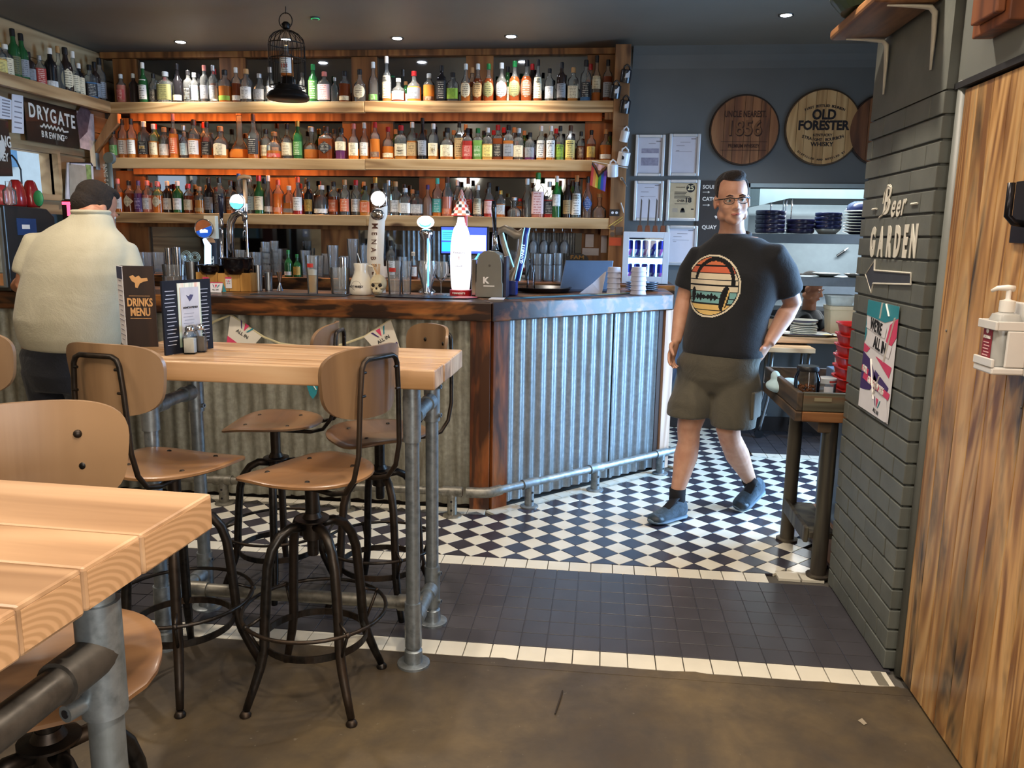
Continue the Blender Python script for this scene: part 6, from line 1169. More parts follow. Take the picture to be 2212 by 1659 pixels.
mb = MB().grid(FQ, 24, 24, mf=lambda u, v: (8 if v < .10+.40*(1-abs(2*u-1))-.22 else 7 if v < .10+.42*(1-abs(2*u-1))-.10 else 6 if v < .10+.44*(1-abs(2*u-1)) else min(5, int(u*6))))
B('cloth', mb, [plain(c, .7, var=.05) for c in cs_]+[plain('#2b2320', .7), plain('#8a5a3c', .7), plain('#d9b9c4', .7, var=.2)], t, smooth=True)
for (a, b_, m, lb, nm) in (((1317,452),(1338,467), plain('#26211f', .5), 'dark sticker with two pale dots on the shelf post', 'sticker'), ((1330,490),(1345,508), plain('#5a4a40', .5), 'torn brown sticker low on the shelf post', 'sticker'), ((1316,513),(1342,531), plain('#d65a34', .5, var=.1), 'orange sticker low on the shelf post', 'sticker')):
    p, q = A(*a, Y=YP-.0015), A(*b_, Y=YP-.0015); s_ = tag(B(nm, MB().box((p.x, YP-.003, q.z), (q.x, YP-.0005, p.z)), m), lb, 'sticker')
    if 'dots' in lb:
        for f in (.3, .7): B('printed_dot', MB().cyl((p.x+(q.x-p.x)*f, YP-.0035, (p.z+q.z)/2), (p.x+(q.x-p.x)*f, YP-.003, (p.z+q.z)/2), .010, 12), PAPER, s_)
    if 'orange' in lb: txt('PROSPECT', ((p.x+q.x)/2, YP-.0035, (p.z+q.z)/2), (1,0,.15), (-.15,0,1), .014, plain('#7a2a18', .6), s_) if 0 else None
for k, (y0_, y1_) in enumerate(((489, 468), (495, 474))): o = tag(B('tape_stripe', MB().tube([A(1315, y0_, Y=YP-.001), A(1345, y1_, Y=YP-.001)], .0022, 4), plain('#d8c25a', .6)), ('upper' if k == 0 else 'lower')+' thin yellow tape stripe across the shelf post', 'tape', 'yellow tape stripes on the post')
for k, py in enumerate((492, 506)): o = tag(B('round_token', MB().cyl(A(1323, py, Y=YP), A(1323, py, Y=YP-.006), .017, 16), plain('#5c5048', .4, .4)), ('upper' if k == 0 else 'lower')+' round metal token nailed low on the shelf post', 'token', 'round tokens on the post')
t = T('bottle_opener', 'small steel opener hanging on the shelf post below the mugs', 'opener', A(1346, 398, Y=YP)); B('blade', MB().tube([A(1343, 384, Y=YP-.012), A(1348, 392, Y=YP-.012), A(1354, 403, Y=YP-.012)], [.006,.005,.003], 8), STEEL, t); B('ring', MB().tube([A(1343, 386, Y=YP-.012)+Vector((.010*math.cos(a), 0, .010*math.sin(a))) for a in [k*PI/6 for k in range(12)]], .0025, 6, closed=True), STEEL, t)
t = T('bottle_opener', 'pale hanging opener on the side of the shelf post above the fridge', 'opener', A(1343, 452, Y=YP)); B('blade', MB().tube([A(1341, 438, Y=YP-.012), A(1345, 450, Y=YP-.012), A(1347, 460, Y=YP-.012)], [.004,.006,.003], 8), plain('#c9c7c4', .4), t)
# ---------------------------------------------------------------- mini fridge
Yf = 5.83; a, b_ = A(1347, 500, Y=Yf), A(1442, 611, Y=Yf); x0, x1, z0, z1 = a.x, b_.x, ZK, a.z; z0 = ZK+.001
t = T('mini_fridge', 'small white glass-fronted drinks fridge, lit inside, beside the shelf post', 'fridge', ((x0+x1)/2, Yf+.15, z0)); FRM = plain('#c9ccd2', .4, var=.03); d = .042
B('housing', MB().box((x0+.004, Yf+.27, z0), (x1-.004, Yf+.29, z1)).box((x0+.004, Yf+.022, z0), (x0+.02, Yf+.27, z1)).box((x1-.02, Yf+.022, z0), (x1-.004, Yf+.27, z1)).box((x0+.02, Yf+.022, z0), (x1-.02, Yf+.27, z0+.02)).box((x0+.02, Yf+.022, z1-.02), (x1-.02, Yf+.27, z1)), FRM, t)
dr = B('door', MB().box((x0, Yf, z0+.002), (x0+d, Yf+.02, z1-.002)).box((x1-d, Yf, z0+.002), (x1, Yf+.02, z1-.002)).box((x0+d, Yf, z0+.002), (x1-d, Yf+.02, z0+d+.01)).box((x0+d, Yf, z1-d), (x1-d, Yf+.02, z1-.002)), FRM, t, bevel=.002)
B('pane', MB().box((x0+d, Yf+.007, z0+d+.01), (x1-d, Yf+.010, z1-d)), thin((.95,.97,1)), dr)
zc_ = (z0+z1)/2+.005; B('lit_back', MB().box((x0+.02, Yf+.262, z0+.02), (x1-.02, Yf+.268, z1-.02)), plain('#d8ecff', .4, var=0, emit=1.7, ecol='#9fd0ff'), t); B('wire_shelf', MB().box((x0+.02, Yf+.04, zc_-.006), (x1-.02, Yf+.26, zc_)), plain('#9ab0c8', .4), t); B('dark_header', MB().box((x0+d, Yf+.024, z1-d-.012), (x1-d, Yf+.05, z1-.02)), plain('#1b2436', .5), t); B('light_bar', MB().box((x0+.022, Yf+.03, z0+.05), (x0+.030, Yf+.05, z1-.04)).box((x1-.030, Yf+.03, z0+.05), (x1-.022, Yf+.05, z1-.04)), plain('#dff0ff', .4, var=0, emit=3, ecol='#c8e4ff'), t)
CB, CSil = plain('#1c2a8c', .3, .5, .05), plain('#b8c4d4', .3, .6, .05); cr, chh = .0215, .118
for r, zs in enumerate((z0+.022, zc_+.001)):
    for k in range(5):
        c = Vector((x0+.052+(x1-x0-.104)*k/4, Yf+.085, zs)); u = T('drink_can', f"blue and silver energy drink can, {('first','second','third','fourth','fifth')[k]} from the shelf post on the {('lower','upper')[r]} fridge shelf", 'can', c, 0, 'energy drink cans in the fridge')
        loc('can_body', MB().lathe([(cr*.8,0),(cr,.006),(cr,chh*.46),(cr,chh*.92),(cr*.85,chh*.97),(cr*.82,chh)], n=16, ms=[1,1,0,0,1]), [CB, CSil], u, smooth=True, auto=50)
        loc('printed_panel', MB().prism([(-.016,.012),(.002,.012),(.016,.055),(-.002,.055)], (0,-cr-.0008,0), (1,0,0), (0,0,1), (0,-.0004,0)), CB if k % 2 else plain('#8a4a9a', .4), u)
for k in range(4):
    p = A(1382+k*16.5, 500, Y=Yf+.10); t = T('steak_knife', f"{('first','second','third','fourth')[k]} dark upright knife from the shelf post, standing on the fridge", 'knife', (p.x, Yf+.10, z1), 0, 'upright knives on the fridge')
    loc('wood_base', MB().prism([(-.020,0),(.020,0),(.014,.045),(-.014,.045)], (0,-.012,0), (1,0,0), (0,0,1), (0,.024,0)), plain('#6a3a22', .5, var=.2), t, bevel=.002); loc('blade', MB().prism([(-.006,.045),(.006,.045),(.008,.22),(-.001,.235)], (0,-.002,0), (1,0,0), (0,0,1), (0,.004,0)), plain('#3a3a3e', .3, .7), t)
# ---------------------------------------------------------------- frames and boards on the far wall
YW = YB-.002
FRS = plain('#c3c7cc', .35, .4, .05)
def framed(tl, br, lb, kind):
    p, q = A(*tl, Y=YW), A(*br, Y=YW); x0, x1, z0, z1 = p.x, q.x, q.z, p.z; k = .024; t = T('framed_notice', lb, 'frame', ((x0+x1)/2, YW, z0), 0, 'framed papers on the far wall')
    for a, b_ in (((x0, z0), (x0+k, z1)), ((x1-k, z0), (x1, z1)), ((x0+k, z0), (x1-k, z0+k)), ((x0+k, z1-k), (x1-k, z1))): B('frame_bar', MB().box((a[0], YW-.02, a[1]), (b_[0], YW, b_[1])), FRS, t, bevel=.005)
    pg = B('sheet', MB().box((x0+k, YW-.008, z0+k), (x1-k, YW-.004, z1-k)), plain('#b9ad92', .35, .3) if kind == 25 else plain('#d3d2dd', .5, var=.03), t); W_ = x1-x0; Hh = z1-z0; yy = YW-.0085
    def rule(u0, u1, v, th=.0018, m=GREYINK): B('printed_line', MB().box((x0+W_*u0, yy-.0006, z0+Hh*v-th), (x0+W_*u1, yy, z0+Hh*v+th)), m, pg)
    if kind == 25:
        B('printed_disc', MB().cyl((x0+W_*.72, yy, z0+Hh*.80), (x0+W_*.72, yy-.0008, z0+Hh*.80), .032, 22), INK, pg); txt('25', (x0+W_*.72, yy-.0012, z0+Hh*.80), (1,0,0), (0,0,1), .048, plain('#e8d9b0', .5), pg, bold=.001)
        txt('CHALLENGE', (x0+W_*.42, yy-.0006, z0+Hh*.815), (1,0,0), (0,0,1), .012, INK, pg); txt('OVER', (x0+W_*.44, yy-.0006, z0+Hh*.49), (1,0,0), (0,0,1), .022, INK, pg, bold=.0005); txt('18', (x0+W_*.66, yy-.0006, z0+Hh*.505), (1,0,0), (0,0,1), .050, INK, pg, bold=.002)
        for v in (.70, .665, .63, .595, .56): rule(.24, .56+.06*((v*100) % 3), v, .0022, INK)
        rule(.26, .66, .42, .0015, INK); B('printed_bust', MB().cyl((x0+W_*.51, yy, z0+Hh*.285), (x0+W_*.51, yy-.0008, z0+Hh*.285), .011, 14), INK, pg); B('printed_bust', MB().prism([(-.018,0),(.018,0),(.014,.02),(.005,.028),(-.005,.028),(-.014,.02)], (x0+W_*.51, yy, z0+Hh*.21), (1,0,0), (0,0,1), (0,-.0008,0)), INK, pg)
        B('printed_box', MB().box((x0+W_*.76, yy-.0008, z0+Hh*.275), (x0+W_*.84, yy, z0+Hh*.305)), INK, pg)
        for v in (.30, .28, .26, .24, .22): rule(.20, .36, v, .001)
    elif kind == 1:
        for a, b_ in ((.56, .67), (.26, .45)): B('printed_table', MB().box((x0+W_*.22, yy-.0006, z0+Hh*a), (x0+W_*.80, yy, z0+Hh*b_)), plain('#9c98aa', .8, var=.2, scale=40), pg)
        rule(.45, .68, .79); rule(.7, .86, .84, .004)
    else:
        rule(.36, .68, .80+.03*(kind % 2)); rule(.24, .5, .72); rule(.22, .74, .52+.06*kind/2, .0014); rule(.24, .34, .60); rule(.7, .86, .88, .004)
framed((1373,291), (1433.5,381.5), 'silver-framed certificate with grey tables, nearest the shelf post, upper row', 1); framed((1446,289), (1509,381), 'silver-framed letter hanging above the age-check notice', 2)
framed((1370,390), (1430,478), 'silver-framed letter partly hidden behind the upright knives', 3); framed((1441,388), (1508,478), 'silver-framed gold age-check notice reading 25 and over 18', 25); framed((1439,487), (1503,574), 'silver-framed letter lowest on the wall, above the fridge side', 4)
p, q = A(1508, 390, Y=YW), A(1596, 545, Y=YW); bb_ = plain('#33302f', .7, var=.1); t = tag(B('menu_board', MB().box((p.x, YW-.012, q.z), (q.x, YW, p.z)), bb_), 'dark menu board with white words half hidden by the walking man', 'board')
CH = plain('#d8d6d2', .7); bx = lambda x, y: A(x, y, Y=YW-.013)
for s, x, y in (('SOUP', 1518, 404), ('CATCH', 1517, 430), ('QUAY', 1516, 491)): txt(s, bx(x, y), (1,0,0), (0,0,1), .038, CH, t, align='LEFT', bold=.0012)
for y in (415, 443): B('painted_arrow', MB().tube([bx(1518, y), bx(1532, y)], .0022, 4), CH, t); B('painted_arrow', MB().prism([(0,.009),(.016,0),(0,-.009)], bx(1529, y), (1,0,0), (0,0,1), (0,-.001,0)), CH, t)
B('painted_heart', MB().prism([(0,-.014),(.013,.006),(.007,.012),(0,.007),(-.007,.012),(-.013,.006)], bx(1547, 469), (1,0,0), (0,0,1), (0,-.001,0)), CH, t)
def barrel(px, py, r, lb, m, cuts, hoop, rot=.0):
    c = A(px, py, Y=YW); R = r; t = T('barrel_head', lb, 'barrel end', (c.x, YW, c.z-R)); cuts = [-1]+cuts+[1]
    for a, b_ in zip(cuts, cuts[1:]):
        n = 10; up = [(R*.985*(a+.004+(b_-a-.008)*i/n), R*.985*math.sqrt(max(0, 1-(a+.004+(b_-a-.008)*i/n)**2))) for i in range(n+1)]; poly = up+[(x, -z) for x, z in up[::-1]]
        seen = []; [seen.append(v) for v in poly if v not in seen]
        B('stave', MB().prism(seen, (c.x, YW-.001, c.z), (math.cos(rot),0,math.sin(rot)), (-math.sin(rot),0,math.cos(rot)), (0,-.026-random.uniform(0,.0016),0)), m[len(seen) % 1 if 0 else random.randrange(len(m))], t, bevel=.0012)
    B('rim', MB().tube([(c.x+R*math.cos(k*PI/24), YW-.016, c.z+R*math.sin(k*PI/24)) for k in range(48)], .009, 6, closed=True), hoop, t, smooth=True); return t, Vector((c.x, YW-.0295, c.z)), R
W1 = [wood('barrel_oak_dark', '#6a4326', '#8f5f3a', '#a37148', 'Z', 1.2, .6, ring=6), wood('barrel_oak_red', '#5a3620', '#7c4e2e', '#8f6038', 'Z', 1.2, .6, ring=6)]
t, c, R = barrel(1607, 282, .243, 'reddish-brown barrel end branded with a year, hung over the walking man', W1, [-.62, -.34, -.02, .2, .46, .74], plain('#33241a', .5)); BRN = plain('#3a1f10', .7)
txt('UNCLE NEAREST.', c+VZ*.11, (1,0,0), (0,0,1), .062, BRN, t, bold=.0012, sx=.62); txt('1856', c+VZ*.005, (1,0,0), (0,0,1), .150, BRN, t, bold=.004, sx=.86); txt('1856', c+VZ*.010+Vector((-.006,-.0012,0)), (1,0,0), (0,0,1), .150, plain('#7a5230', .7), t, bold=.001, sx=.86); txt('PREMIUM WHISKEY', c-VZ*.113, (1,0,0), (0,0,1), .036, BRN, t, bold=.0008, sx=.72)
for z in (-.082, -.143): B('branded_line', MB().box((c.x-.165, c.y-.001, c.z+z-.0015), (c.x+.165, c.y, c.z+z+.0015)), BRN, t)
W2 = [wood('barrel_oak_pale', '#b08a58', '#cba772', '#d9b985', 'Z', 1.2, .55, ring=6), wood('barrel_oak_gold', '#a37f50', '#c09a66', '#cfae7a', 'Z', 1.2, .55, ring=6)]
t, c, R = barrel(1776, 276, .262, 'pale barrel end with black bourbon lettering, hung above the kitchen hatch', W2, [-.72, -.5, -.24, .04, .3, .62], plain('#4a3a28', .5)); BK = plain('#1a1418', .6)
txt('OLD', c+VZ*.085, (1,0,0), (0,0,1), .095, BK, t, bold=.0035, sx=.85); txt('FORESTER', c+VZ*.010, (1,0,0), (0,0,1), .088, BK, t, bold=.0035, sx=.88); txt('KENTUCKY', c-VZ*.055, (1,0,0), (0,0,1), .026, BK, t, bold=.0004)
txt('WHISKY', c-VZ*.120, (1,0,0), (0,0,1), .042, BK, t, bold=.001, sx=1.0)
for s, R_, sz, a0, a1, dz in (('FIRST BOTTLED BOURBON', .34, .024, 113, 67, -.192), ('STRAIGHT BOURBON', -.42, .029, 251, 289, .332), ('DISTILLED AND BOTTLED BY', -.262, .018, 232, 308, .035)):
    n = len(s)
    for i, ch in enumerate(s):
        if ch == ' ': continue
        th = math.radians(a0+(a1-a0)*i/(n-1)); r = abs(R_); sg = 1 if R_ > 0 else -1
        o = c+Vector((r*math.cos(th), 0, r*math.sin(th)+dz)); txt(ch, o, (sg*math.sin(th),0,-sg*math.cos(th)), (sg*math.cos(th),0,sg*math.sin(th)), sz, BK, t, bold=.0006)
barrel(1910, 282, .25, 'dark barrel end peeping out behind the brick pier', [W1[1]], [-.5, 0, .5], plain('#2a1d16', .5))
tag(B('ceiling_cable', MB().tube([A(1367, 112, Y=YW-.01), A(1380, 108, Y=YW-.012), A(1480, 106.5, Y=YW-.012), A(1620, 102, Y=YW-.012), A(1790, 94, Y=YW-.012), A(1890, 90, Y=YW-.012)], .006, 6), BLACK), 'thin black cable running along the top of the far wall', 'cable')
# ---------------------------------------------------------------- through the kitchen hatch
SSm = plain('#8f989e', .28, .85, .06)
zs1 = A(1760, 505, Y=6.5).z; t = T('steel_shelf', 'upper steel shelf in the kitchen hatch stacked with dark blue crockery', 'shelf', (1.7, 6.6, zs1-.08)); B('shelf', MB().box((PX0+.01, 6.48, zs1-.075), (2.6, 6.82, zs1)), SSm, t, bevel=.004)
for x in (1.10, 2.5): B('upright', MB().box((x, 6.78, 1.9), (x+.03, 6.81, zs1-.0755)) if 0 else MB().box((x, 6.78, zs1+.001), (x+.03, 6.81, CEIL)), SSm, t)
zs2 = A(1760, 598, Y=6.5).z; t = T('steel_shelf', 'lower steel gantry shelf in the kitchen hatch with white plates on it', 'shelf', (1.9, 6.6, zs2-.07)); B('shelf', MB().box((1.25, 6.48, zs2-.07), (2.6, 6.80, zs2)), SSm, t, bevel=.004); B('lamp_lip', MB().box((1.25, 6.475, zs2-.068), (2.6, 6.4795, zs2-.004)), plain('#7f8a94', .4, .5), t)
for x in (1.30, 2.4): B('leg', MB().cyl((x, 6.75, PZ0), (x, 6.75, zs2-.0705), .012), SSm, t)
NB, NB2, CW = plain('#1d1c40', .3, var=.15, coat=.4, scale=30), plain('#1c2350', .3, coat=.4, var=.1), plain('#dddcd2', .3, coat=.3, var=.03)
def stackp(px, w_, top, n_, m, lb, base=0, Yp=6.60):
    p = A(px, 505, Y=Yp); W_ = (A(px+w_/2, 505, Y=Yp)-A(px-w_/2, 505, Y=Yp)).x; H_ = A(px, top, Y=Yp).z-zs1; z = zs1+.001
    if base:
        t = T('white_bowl', 'white bowl under '+lb, 'bowl', (p.x, Yp, z)); loc('bowl', MB().lathe([(W_*.33,0),(W_*.48,base),(W_*.45,base),(W_*.3,.006),(0,.006)], n=24), CW, t, smooth=True, auto=50); z += base+.0005; H_ -= base
    for i in range(n_):
        q = T('blue_bowl', f"{('lowest' if i == 0 else 'topmost' if i == n_-1 else ORD[i])} dark blue dish of {lb}", 'dish', (p.x+random.uniform(-.002,.002), Yp, z+H_*i/n_), 0, 'dark blue dishes in the kitchen hatch')
        h1 = H_/n_; loc('dish', MB().lathe([(W_*.46, 0), (W_*.495, h1*.2), (W_*.5, h1*.86), (W_*.485, h1*.99), (W_*.45, h1*.96), (W_*.42, h1*.3), (0, h1*.25)], n=26), m, q, smooth=True, auto=50)
stackp(1662, 64, 455, 5, NB, 'the speckled tall stack beside the walking man'); stackp(1727, 61, 474, 3, NB, 'the low wide stack in the kitchen hatch'); stackp(1787, 58, 460, 4, NB2, 'the smooth stack on a white bowl', .035)
p = A(1850, 505, Y=6.62)
for i in range(8): q = T('rimmed_plate', f'{ORD[i]} white-rimmed blue plate from the bottom beside the brick pier', 'plate', (p.x+.02, 6.62, zs1+.002+.022*i), 0, 'rimmed plates in the kitchen hatch'); loc('plate', MB().lathe([(.07,0),(.115,.016),(.122,.021),(.118,.023),(.07,.008),(0,.007)], n=26, ms=[0,1,1,1,0], caps=False), [NB2, CW], q, smooth=True, auto=50)
q = T('blue_bowl', 'glossy blue bowl upturned on the rimmed plates beside the brick pier', 'dish', (p.x+.02, 6.62, zs1+.18)); loc('dish', MB().lathe([(.11,0),(.11,.01),(.095,.05),(.06,.07),(0,.07)], n=24), NB2, q, smooth=True)
for px, w_, lb in ((1785, 58, 'white plate on the gantry shelf in the kitchen hatch'), (1842, 36, 'white dish on the gantry shelf beside the brick pier')):
    p = A(px, 598, Y=6.6); W_ = w_/1739*6.6/2; q = T('white_plate', lb, 'plate', (p.x, 6.6, zs2+.001)); loc('plate', MB().lathe([(W_*.5,0),(W_*.95,.02),(W_,.026),(W_*.95,.026),(W_*.5,.006),(0,.006)], n=26), CW, q, smooth=True, auto=50)
# hood, tiled back wall, ladles
hd = T('extractor_hood', 'pale steel extractor hood seen through the kitchen hatch', 'hood', (2.1, 7.6, 1.78)); hy0, hy1 = 7.0, 8.2
B('canopy', MB().prism([(1.26,1.74),(1.50,1.80),(2.08,1.80),(3.2,1.93),(3.2,2.3),(1.26,2.3)], (0, hy0, 0), (1,0,0), (0,0,1), (0,.02,0)), plain('#a9bcc2', .35, .3, .04), hd); B('underside', MB().box((1.27, hy0+.021, 1.80), (3.2, hy1, 1.83)), plain('#23282b', .6), hd); B('side', MB().box((1.26, hy0+.021, 1.745), (1.28, hy1, 2.3)), plain('#a9bcc2', .35, .3, .04), hd)
for px, nb in ((1665, 'nearest the walking man'), (1692, 'second from the walking man'), (1698, 'third from the walking man'), (1710, 'last of the row')):
    yl = 7.16 if px == 1698 else 7.06; p = A(px, 452, Y=yl); t = T('ladle', f'steel ladle hanging under the extractor hood, {nb}', 'ladle', p, 0, 'ladles under the hood'); B('handle', MB().tube([(p.x, yl, 1.799), (p.x, yl, 1.55)], .006, 8), CHROME, t); B('bowl', MB().ell((p.x, yl-.02, 1.53), (.03,.03,.022), 12, 8), CHROME, t, smooth=True)
t = T('spoon', 'black-handled spoon hung aslant on the kitchen wall', 'spoon', A(1820, 545, Y=8.37)); B('handle', MB().tube([A(1808, 553, Y=8.36), A(1824, 542, Y=8.36)], .012, 8), BLACK, t); B('tip', MB().tube([A(1824, 542, Y=8.36), A(1832, 536, Y=8.36)], .009, 8), CHROME, t)
t = T('steel_worktop', 'steel kitchen worktop behind the serving hatch', 'worktop', (2.2, 7.6, 0)); B('top', MB().box((1.30, 7.25, .86), (3.4, 8.38, .90)), SSm, t); B('base', MB().box((1.32, 7.3, 0), (3.38, 8.36, .859)), plain('#6f7880', .4, .5), t); B('splash', MB().box((1.3, 8.36, .901), (3.4, 8.39, 1.12)), SSm, t)
for px, py, w_, top, m, lb, zf in ((1812, 690, 54, 660, CREAM, 'cream plastic tub on the pass', PZ0+.001), (1812, 660, 52, 637, plain('#cfe0e8', .5), 'pale blue-white lidded tub stacked on the cream tub', None)):
    Yp = 6.55; p = A(px, py, Y=Yp); W_ = w_/1739*6.7; z0_ = PZ0+.001 if zf else A(1812, 660, Y=Yp).z+.003; H_ = A(px, top, Y=Yp).z-z0_
    t = T('food_tub', lb, 'tub', (p.x, Yp, z0_)); loc('tub', MB().lathe([(W_*.42,0),(W_*.5,H_*.86),(W_*.53,H_*.88),(W_*.53,H_),(0,H_)], n=24, sq=[6]*5), m, t, smooth=True, auto=40)
p = A(1665, 690, Y=6.5); t = T('mixing_bowl', 'shiny steel mixing bowl on the pass behind the walking man', 'bowl', (p.x, 6.5, PZ0+.001)); loc('bowl', MB().lathe([(.05,0),(.10,.05),(.12,.11),(.125,.112),(.115,.11),(.09,.05),(0,.01)], n=26), CHROME, t, smooth=True)
p = A(1735, 718, Y=6.32); t = T('white_tray', 'white enamel tray with a dark rim on the timber pass', 'tray', (p.x, 6.30, PZ0+.001)); loc('tray', MB().lathe([(.15,0),(.19,.016),(.195,.017),(.15,.004),(0,.004)], n=28, ay=(0,.7,0), sq=[6]*5), CW, t, smooth=True, auto=40); loc('rim', MB().tube([(v.x, v.y, .0175) for v in [Vector((.195*math.cos(a)/((abs(math.cos(a))**6+abs(math.sin(a))**6)**(1/6)), .7*.195*math.sin(a)/((abs(math.cos(a))**6+abs(math.sin(a))**6)**(1/6)), 0)) for a in [k*PI/20 for k in range(40)]]], .003, 6, closed=True), NB, t)
for i in range(5): q = T('white_plate', f"{('bottom','second','middle','fourth','topmost')[i]} plate of the stack on the white tray", 'plate', (p.x, 6.32, PZ0+.008+.013*i), 0, 'plates on the pass'); loc('plate', MB().lathe([(.06,0),(.095,.012),(.10,.016),(.097,.018),(.06,.006),(0,.006)], n=26, caps=False), CW, q, smooth=True, auto=50)
q = T('rimmed_bowl', 'white bowl with a dark blue rim crowning the stack on the tray', 'bowl', (p.x, 6.32, PZ0+.078)); loc('bowl', MB().lathe([(.06,0),(.098,.022),(.103,.038),(.098,.040),(.09,.02),(0,.008)], n=28, ms=[0,1,1,0,0]), [CW, NB], q, smooth=True, auto=50)
p = A(1815, 716, Y=6.30); q = T('white_saucer', 'white oval saucer on the pass beside the brick pier', 'plate', (p.x+.03, 6.28, PZ0+.001)); loc('plate', MB().lathe([(.07,0),(.115,.010),(.12,.012),(.07,.005),(0,.005)], n=26, caps=False), CW, q, smooth=True, auto=50)
q = T('blue_cup', 'small dark blue enamel cup on the white saucer', 'cup', (p.x+.07, 6.29, PZ0+.0065)); loc('cup', MB().lathe([(.04,0),(.045,.004),(.047,.068),(.042,.068),(.04,.01),(0,.01)], n=22, ms=[0,0,1,1,1]), [NB2, CW], q, smooth=True, auto=50)
tag(B('yellow_cloth', MB().ell((p.x-.10, 6.25, PZ0+.008), (.05,.03,.007), 12, 6), plain('#d9b23c', .9)), 'crumpled yellow scrap between tray and saucer', 'cloth')
tag(B('yellow_peel', MB().ell((A(1787, 655, Y=6.5).x, 6.45, PZ0+.14), (.012,.01,.05), 10, 8), plain('#e0cf4a', .6)), 'yellow piece beside the cream tub', 'peel') if 0 else None
# trolley under the pass
t = T('trolley', 'small timber-topped steel trolley under the serving hatch', 'trolley', (1.37, 6.1, 0)); xa, xb = A(1660, 757, Y=5.98).x-.22, A(1762, 757, Y=5.98).x; zt_ = .69
B('top', MB().box((xa, 5.98, zt_-.035), (xb, 6.26, zt_)), PALEWOOD, t, bevel=.004)
for x in (xa+.24, xb-.05):
    for y in (6.02, 6.22): B('leg', MB().tube([(x+.02, y, zt_-.036), (x+.01, y, .3), (x-.03, y, .10), (x-.035, y, .06)], .014, 10), STEEL, t, smooth=True)
    B('rail', MB().cyl((x, 6.02, .18), (x, 6.22, .18), .009), STEEL, t)
    B('castor', MB().cyl((x-.04, 6.012, .035), (x-.04, 6.032, .035), .032, 18), BLACK, t)
B('rail', MB().cyl((xa+.24, 6.22, .36), (xb-.05, 6.22, .36), .009), STEEL, t)
# dark bag and blue crate beside the bar end
p = A(1430, 740, Y=5.5); t = T('hanging_bag', 'black and navy bag hanging beyond the end post of the bar', 'bag', (p.x, 5.5, .40)); B('bag', MB().loft([((p.x+.02, 5.5, .98), (.05,0,0), (0,.05,0)), ((p.x, 5.5, .90), (.11,0,0), (0,.08,0)), ((p.x, 5.5, .65), (.13,0,0), (0,.10,0)), ((p.x-.01, 5.5, .46), (.10,0,0), (0,.08,0)), ((p.x-.02, 5.5, .40), (.05,0,0), (0,.05,0))]), plain('#1b1d2b', .6, var=.2), t, smooth=True, sub=1); B('cord_loop', MB().tube([(p.x+.02+.05*math.cos(a), 5.405, .76+.05*math.sin(a)) for a in [k*PI/8 for k in range(16)]], .004, 6, closed=True), plain('#8fa0b4', .5), t)
tag(B('white_flex', MB().tube([A(1441, 667, Y=5.7), A(1452, 676, Y=5.7), A(1466, 689, Y=5.7)], .004, 6), WHITE), 'thin white cable sagging from the end of the bar', 'cable')
p = A(1440, 918, Z=0); t = T('blue_crate', 'bright blue plastic crate on the chequered floor beyond the bar end', 'crate', (p.x+.08, p.y+.12, .001)); bw_ = plain('#1e3fc4', .4, coat=.2); loc('crate', MB().lathe([(.16,0),(.18,.10),(.19,.105),(.19,.12),(.175,.12),(.15,.01),(0,.01)], n=24, ay=(0,.7,0), sq=[7]*7), bw_, t, smooth=True, auto=40); loc('bag', MB().ell((0,0,.13), (.15,.10,.09), 16, 8), plain('#2448b8', .4, coat=.3), t, smooth=True); loc('label', MB().box((-.03,-.128,.04), (.03,-.126,.075)), PAPER, t)
# ---------------------------------------------------------------- weathered cart beside the brick pier
t = T('service_cart', 'weathered reclaimed-timber service cart on round posts beside the brick pier', 'cart', (.93, 3.75, 0)); CX0, CX1, CY0, CY1, CZ0, CZ1 = .825, 1.30, 3.42, 4.12, .705, .83
B('side_board', MB().box((CX0, CY0, CZ0+.045), (CX0+.025, CY1, CZ1)), CARTWOOD, t, bevel=.004); B('side_board', MB().box((CX0-.004, CY0, CZ0), (CX0+.025, CY1, CZ0+.043)), CARTWOOD, t, bevel=.004)
CWX = wood('weathered_cart_end', '#3b3324', '#5d5a48', '#6f5036', 'X', 1, .75, burn=.5, bthr=.5, burncol='#2d2c24'); CWX2 = wood('weathered_cart_rail', '#4a3016', '#7a4c26', '#8d6036', 'X', 1, .75)
B('end_board', MB().box((CX0+.026, CY0, CZ0+.045), (CX1, CY0+.025, CZ1)), CWX, t, bevel=.004); B('end_board', MB().box((CX0+.026, CY0-.003, CZ0), (CX1, CY0+.025, CZ0+.043)), CWX2, t, bevel=.004); B('base_board', MB().box((CX0+.026, CY0+.026, CZ0+.02), (CX1, CY1, CZ0+.04)), CARTWOOD, t); B('far_board', MB().box((CX0+.026, CY1-.025, CZ0), (CX1, CY1, CZ1)), CARTWOOD, t)
B('label_plate', MB().box((CX0+.07, CY0-.002, CZ1-.035), (CX0+.14, CY0, CZ1-.02)), plain('#8a8064', .7), t); B('bearer', MB().box((CX0+.10, CY0+.02, CZ0-.05), (CX0+.16, CY1-.1, CZ0-.001)), CARTWOOD, t, bevel=.005)
PWd = wood('round_post_timber', '#241f19', '#3f372c', '#575040', 'Z', 1, .6, burn=.5, burncol='#55584a')
for x, y in ((.985, 3.47), (.945, 3.90)):
    B('post', MB().lathe([(.05,.002),(.052,.012),(.034,.016),(.032,.3),(.033,.5),(.031,CZ0-.001)], (x, y, 0), 16), PWd, t, smooth=True, auto=45)
B('low_shelf', MB().box((.935, 3.48, .17), (1.05, 3.90, .20)), PWd, t, bevel=.004); B('low_rail', MB().box((.915, 3.48, .15), (.934, 3.89, .22)), PWd, t, bevel=.004)
zf = CZ0+.041
